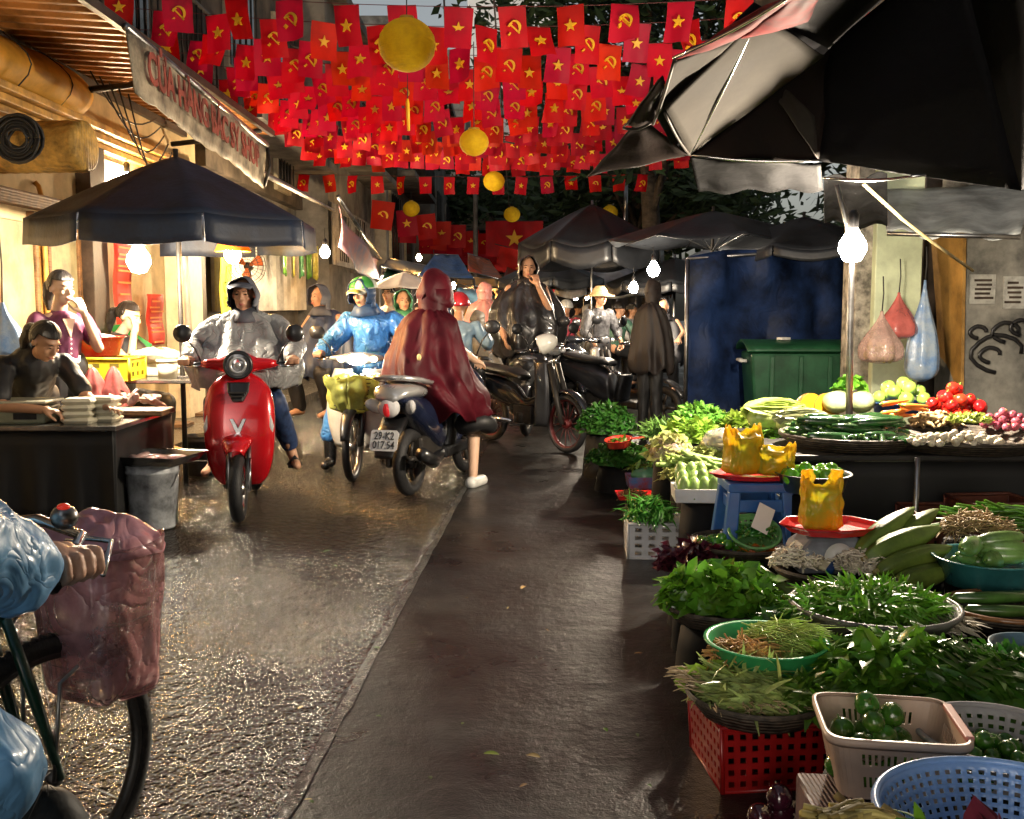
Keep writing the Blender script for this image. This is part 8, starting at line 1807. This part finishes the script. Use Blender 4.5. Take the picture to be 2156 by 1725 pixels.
scatter(ml, [((c.x+r.uniform(-.10, .10), c.y+.03+r.uniform(-.09, .09), .41+.022*k*.6), (r.gauss(0, .2), r.gauss(0, .2), r.uniform(-.3, 1.2)), r.uniform(.8, 1.05)) for k in range(9)], 'striped pale green melon in the teal blue basin', 'melon', 'melons in the teal blue basin')
c = G(2100, 1270, .36); tray('dark round tray with two long cucumbers at the right edge', (c.x+.02, c.y, .30), .19, .05, rim=M('amber_rim', (.25, .11, .04), .3, coat=.5))
z2 = veg_proto('long_cucumber', [(-.14, .006), (-.125, .019), (0, .024), (.125, .019), (.14, .004)], M('zucchini_skin', (.05, .12, .02), .3, var=.3, vs=9, coat=.5, rand=.3), stemm, 14, .01)
scatter(z2, [((c.x-.01, c.y+.03, .37), (0, 0, .05), 1), ((c.x+.0, c.y-.05, .345), (0, 0, -.1), .95), ((c.x+.05, c.y+.08, .36), (0, 0, .2), .9)], 'long dark cucumber on the amber rimmed tray at the right edge', 'cucumber', 'long cucumbers on the amber rimmed tray')
c = G(2165, 1352, .36); basin('grey blue plastic bowl cut off by the right edge', (c.x+.01, c.y, .27), .12, .08, M('grey_blue_plastic', (.09, .16, .22), .3, coat=.3), tp=.7); under((c.x, c.y, .27), .08)
c = G(2100, 1545, .40); colander('grey mesh colander of small limes at the right edge', (c.x, c.y, .30), .18, .10, M('grey_mesh_plastic', (.34, .33, .34), .4, var=.1), rows=5, n=80)
ll = ball_proto('small_lime', .021, limem, stemm, .95, n=14); scatter(ll, pile((c.x-.01, c.y, .305), .13, .12, .021, 46, 3, 19), 'small green lime in the grey mesh colander', 'lime', 'small limes in the grey mesh colander')
c = G(1990, 1320, .34); wp = heap('wilted_stems', 'bleached white stems lying right of the feathery greens', 'stems', (c.x, c.y, .34), .08, .07, .04, gr('white_stem', (.55, .50, .38), .4, .2), 60, .12, .007, .6, 81, .1, (.6, -.7, 0)); under((c.x, c.y, .33), .08)
# aubergines at the bottom
egm = M('aubergine_skin', (.045, .008, .018), .12, var=.3, coat=1., rand=.3); eg = ball_proto('aubergine', .036, egm, M('pale_calyx', (.35, .28, .18), .5), 1.0)
c = G(1640, 1712, .06); scatter(eg, [((c.x-.05, c.y, .05), (.5, .3, 0), 1), ((c.x+.02, c.y+.05, .05), (1, .2, 1), 1.1), ((c.x+.0, c.y+.0, .105), (.3, .9, 2), 1), ((c.x+.13, c.y+.02, .05), (.9, .9, 3), 1.1), ((c.x+.19, c.y-.02, .05), (.9, .2, 4), 1), ((c.x+.06, c.y-.04, .045), (.9, .2, 4), .9)], 'small round dark purple aubergine on the ground by the red crate', 'aubergine', 'round aubergines on the ground')
# corrugated carton under the lime basket
m = MB(); q = G(1765, 1690, 0); m.at((cc_.x-.10, cc_.y-.05, 0), (0, 0, bang)); m.box((0, 0, .16), (.20, .22, .31)); tag(m.build('purple_carton', M('mauve_carton', (.16, .09, .09), .6, var=.3, vs=12, bump=.6, bs=30, wave='X'), smooth=False, bev=.008), 'ribbed mauve carton standing under the lime basket', 'box')
# dropped leaf and scraps on the road
for k, (px, py, mt, lb) in enumerate(((1032, 1587, ltg, 'bright green leaf lying alone on the wet road'), (1100, 1238, rootm, 'brown leaf lying flat in the middle of the wet road'), (1125, 1592, yel, 'small straw scrap right of the bright green leaf'), (690, 1160, dkg, 'dark leaf scrap on the gravelly lane'))):
    g = G(px, py, .012); m = MB(); m.at(g, (0, 0, k*1.3)); leaf(m, (-.02, 0, 0), (1, 0, .05), (0, 0, 1), .05 if k != 1 else .075, .013, .3, .3, 5); tag(m.build('fallen_leaf', mt, loc=None, fix=False), lb, 'leaf')

for k in range(22):
    px, py = rng.uniform(620, 1400), rng.uniform(1120, 1700)
    g = G(px, py, .008); m = MB(); m.at(g, (0, 0, rng.uniform(0, 6))); leaf(m, (-.01, 0, 0), (1, 0, .03), (0, 0, 1), rng.uniform(.015, .035), rng.uniform(.003, .008), .3, .3, 4)
    tag(m.build('leaf_scrap', (dkg, rootm, yel, mdg)[k % 4], fix=False), 'tiny trodden leaf scrap stuck to the wet road', 'leaf', 'tiny leaf scraps scattered over the wet road')
# ---------------------------------------------------------------- lit bulbs seen in the photo
warm = (1, .72, .42); amber = (1, .50, .13); cool = (1, .84, .64)
bulb(P(292, 548, 7.6), (1, .84, .62), 1100, .085, 'brightest warm bulb hanging under the navy parasol', P(300, 480, 8.1))
amb = bulb(P(490, 535, 8.5), amber, 1300, .07, 'amber bulb with a glowing shade at the right of the navy parasol', P(487, 470, 8.4))
bulb(P(684, 531, 14.0), warm, 2200, .07, 'yellow bulb in front of the pale corrugated shutters', P(684, 480, 14.2))
bulb(P(1795, 520, 6.0), cool, 2100, .080, 'bright white bulb on the thin pole above the vegetables', None)
bulb(P(1376, 568, 12.4), cool, 900, .075, 'white bulb glowing beside the blue tarpaulin edge', P(1376, 520, 12.5))
bulb(P(1334, 606, 13.6), cool, 650, .062, 'small white bulb on a stick among the far stalls', P(1334, 560, 13.7))
bulb(P(268, 385, 10.6), warm, 600, .08, 'wall lamp half hidden by the top of the navy parasol', P(262, 330, 10.8))
for k, (px, py, Yd, e, cl, lb) in enumerate(((808, 590, 17, 150, warm, 'far bulb left of the pale hand umbrella'), (882, 543, 20, 160, amber, 'far bulb beside a red lantern post on the left'), (995, 612, 19, 160, amber, 'far bulb above the salmon rain cape'), (1212, 627, 24, 130, cool, 'tiny far bulb right of the small red rider'), (1236, 626, 25, 130, cool, 'second tiny far bulb right of the small red rider'), (955, 602, 22, 120, warm, 'tiny far bulb below the bright blue tarpaulin'), (842, 712, 10.8, 70, warm, 'headlamp like bulb before the green hooded rider'))):
    bulb(P(px, py, Yd), cl, e*3, .055, lb, P(px, py-30, Yd))
# conical glowing shade on the amber bulb
m = MB(); m.lathe([(.03, .24), (.05, .22), (.14, .03), (.145, .02)], 24); m.build('lamp_shade', M('orange_shade', (.8, .35, .05), .5, transl=.6), amb, sol=.004)
# dangling fan on the wall
c = P(520, 560, 12.5); fn_ = thing('wall_fan', 'round wall fan behind the amber bulb', 'fan', c)
m = MB(); 
for r_ in (.08, .14, .2, .23): m.tube([(r_*cos(a*pi/12), -.05*(1-r_/.25), r_*sin(a*pi/12)) for a in range(25)], .004, 5, cap=False)
for k in range(24): m.tube([(.04*cos(k*pi/12), -.06, .04*sin(k*pi/12)), (.23*cos(k*pi/12), 0, .23*sin(k*pi/12))], .0025, 4)
m.build('guard', ironm, fn_)
m = MB()
for k in range(3): a = k*2.094; m.surf(lambda u, v, a=a: ((.03+.17*u)*cos(a+v*.8), .02*v, (.03+.17*u)*sin(a+v*.8)), 4, 4)
m.build('blades', orange, fn_, sol=.004); m = MB(); m.tube([(0, .02, 0), (0, .16, 0)], .05, 12); m.tube([(0, .1, 0), (.0, .2, -.3)], .02, 8); m.build('motor', ironm, fn_)
bpy.data.scenes.remove(TS)
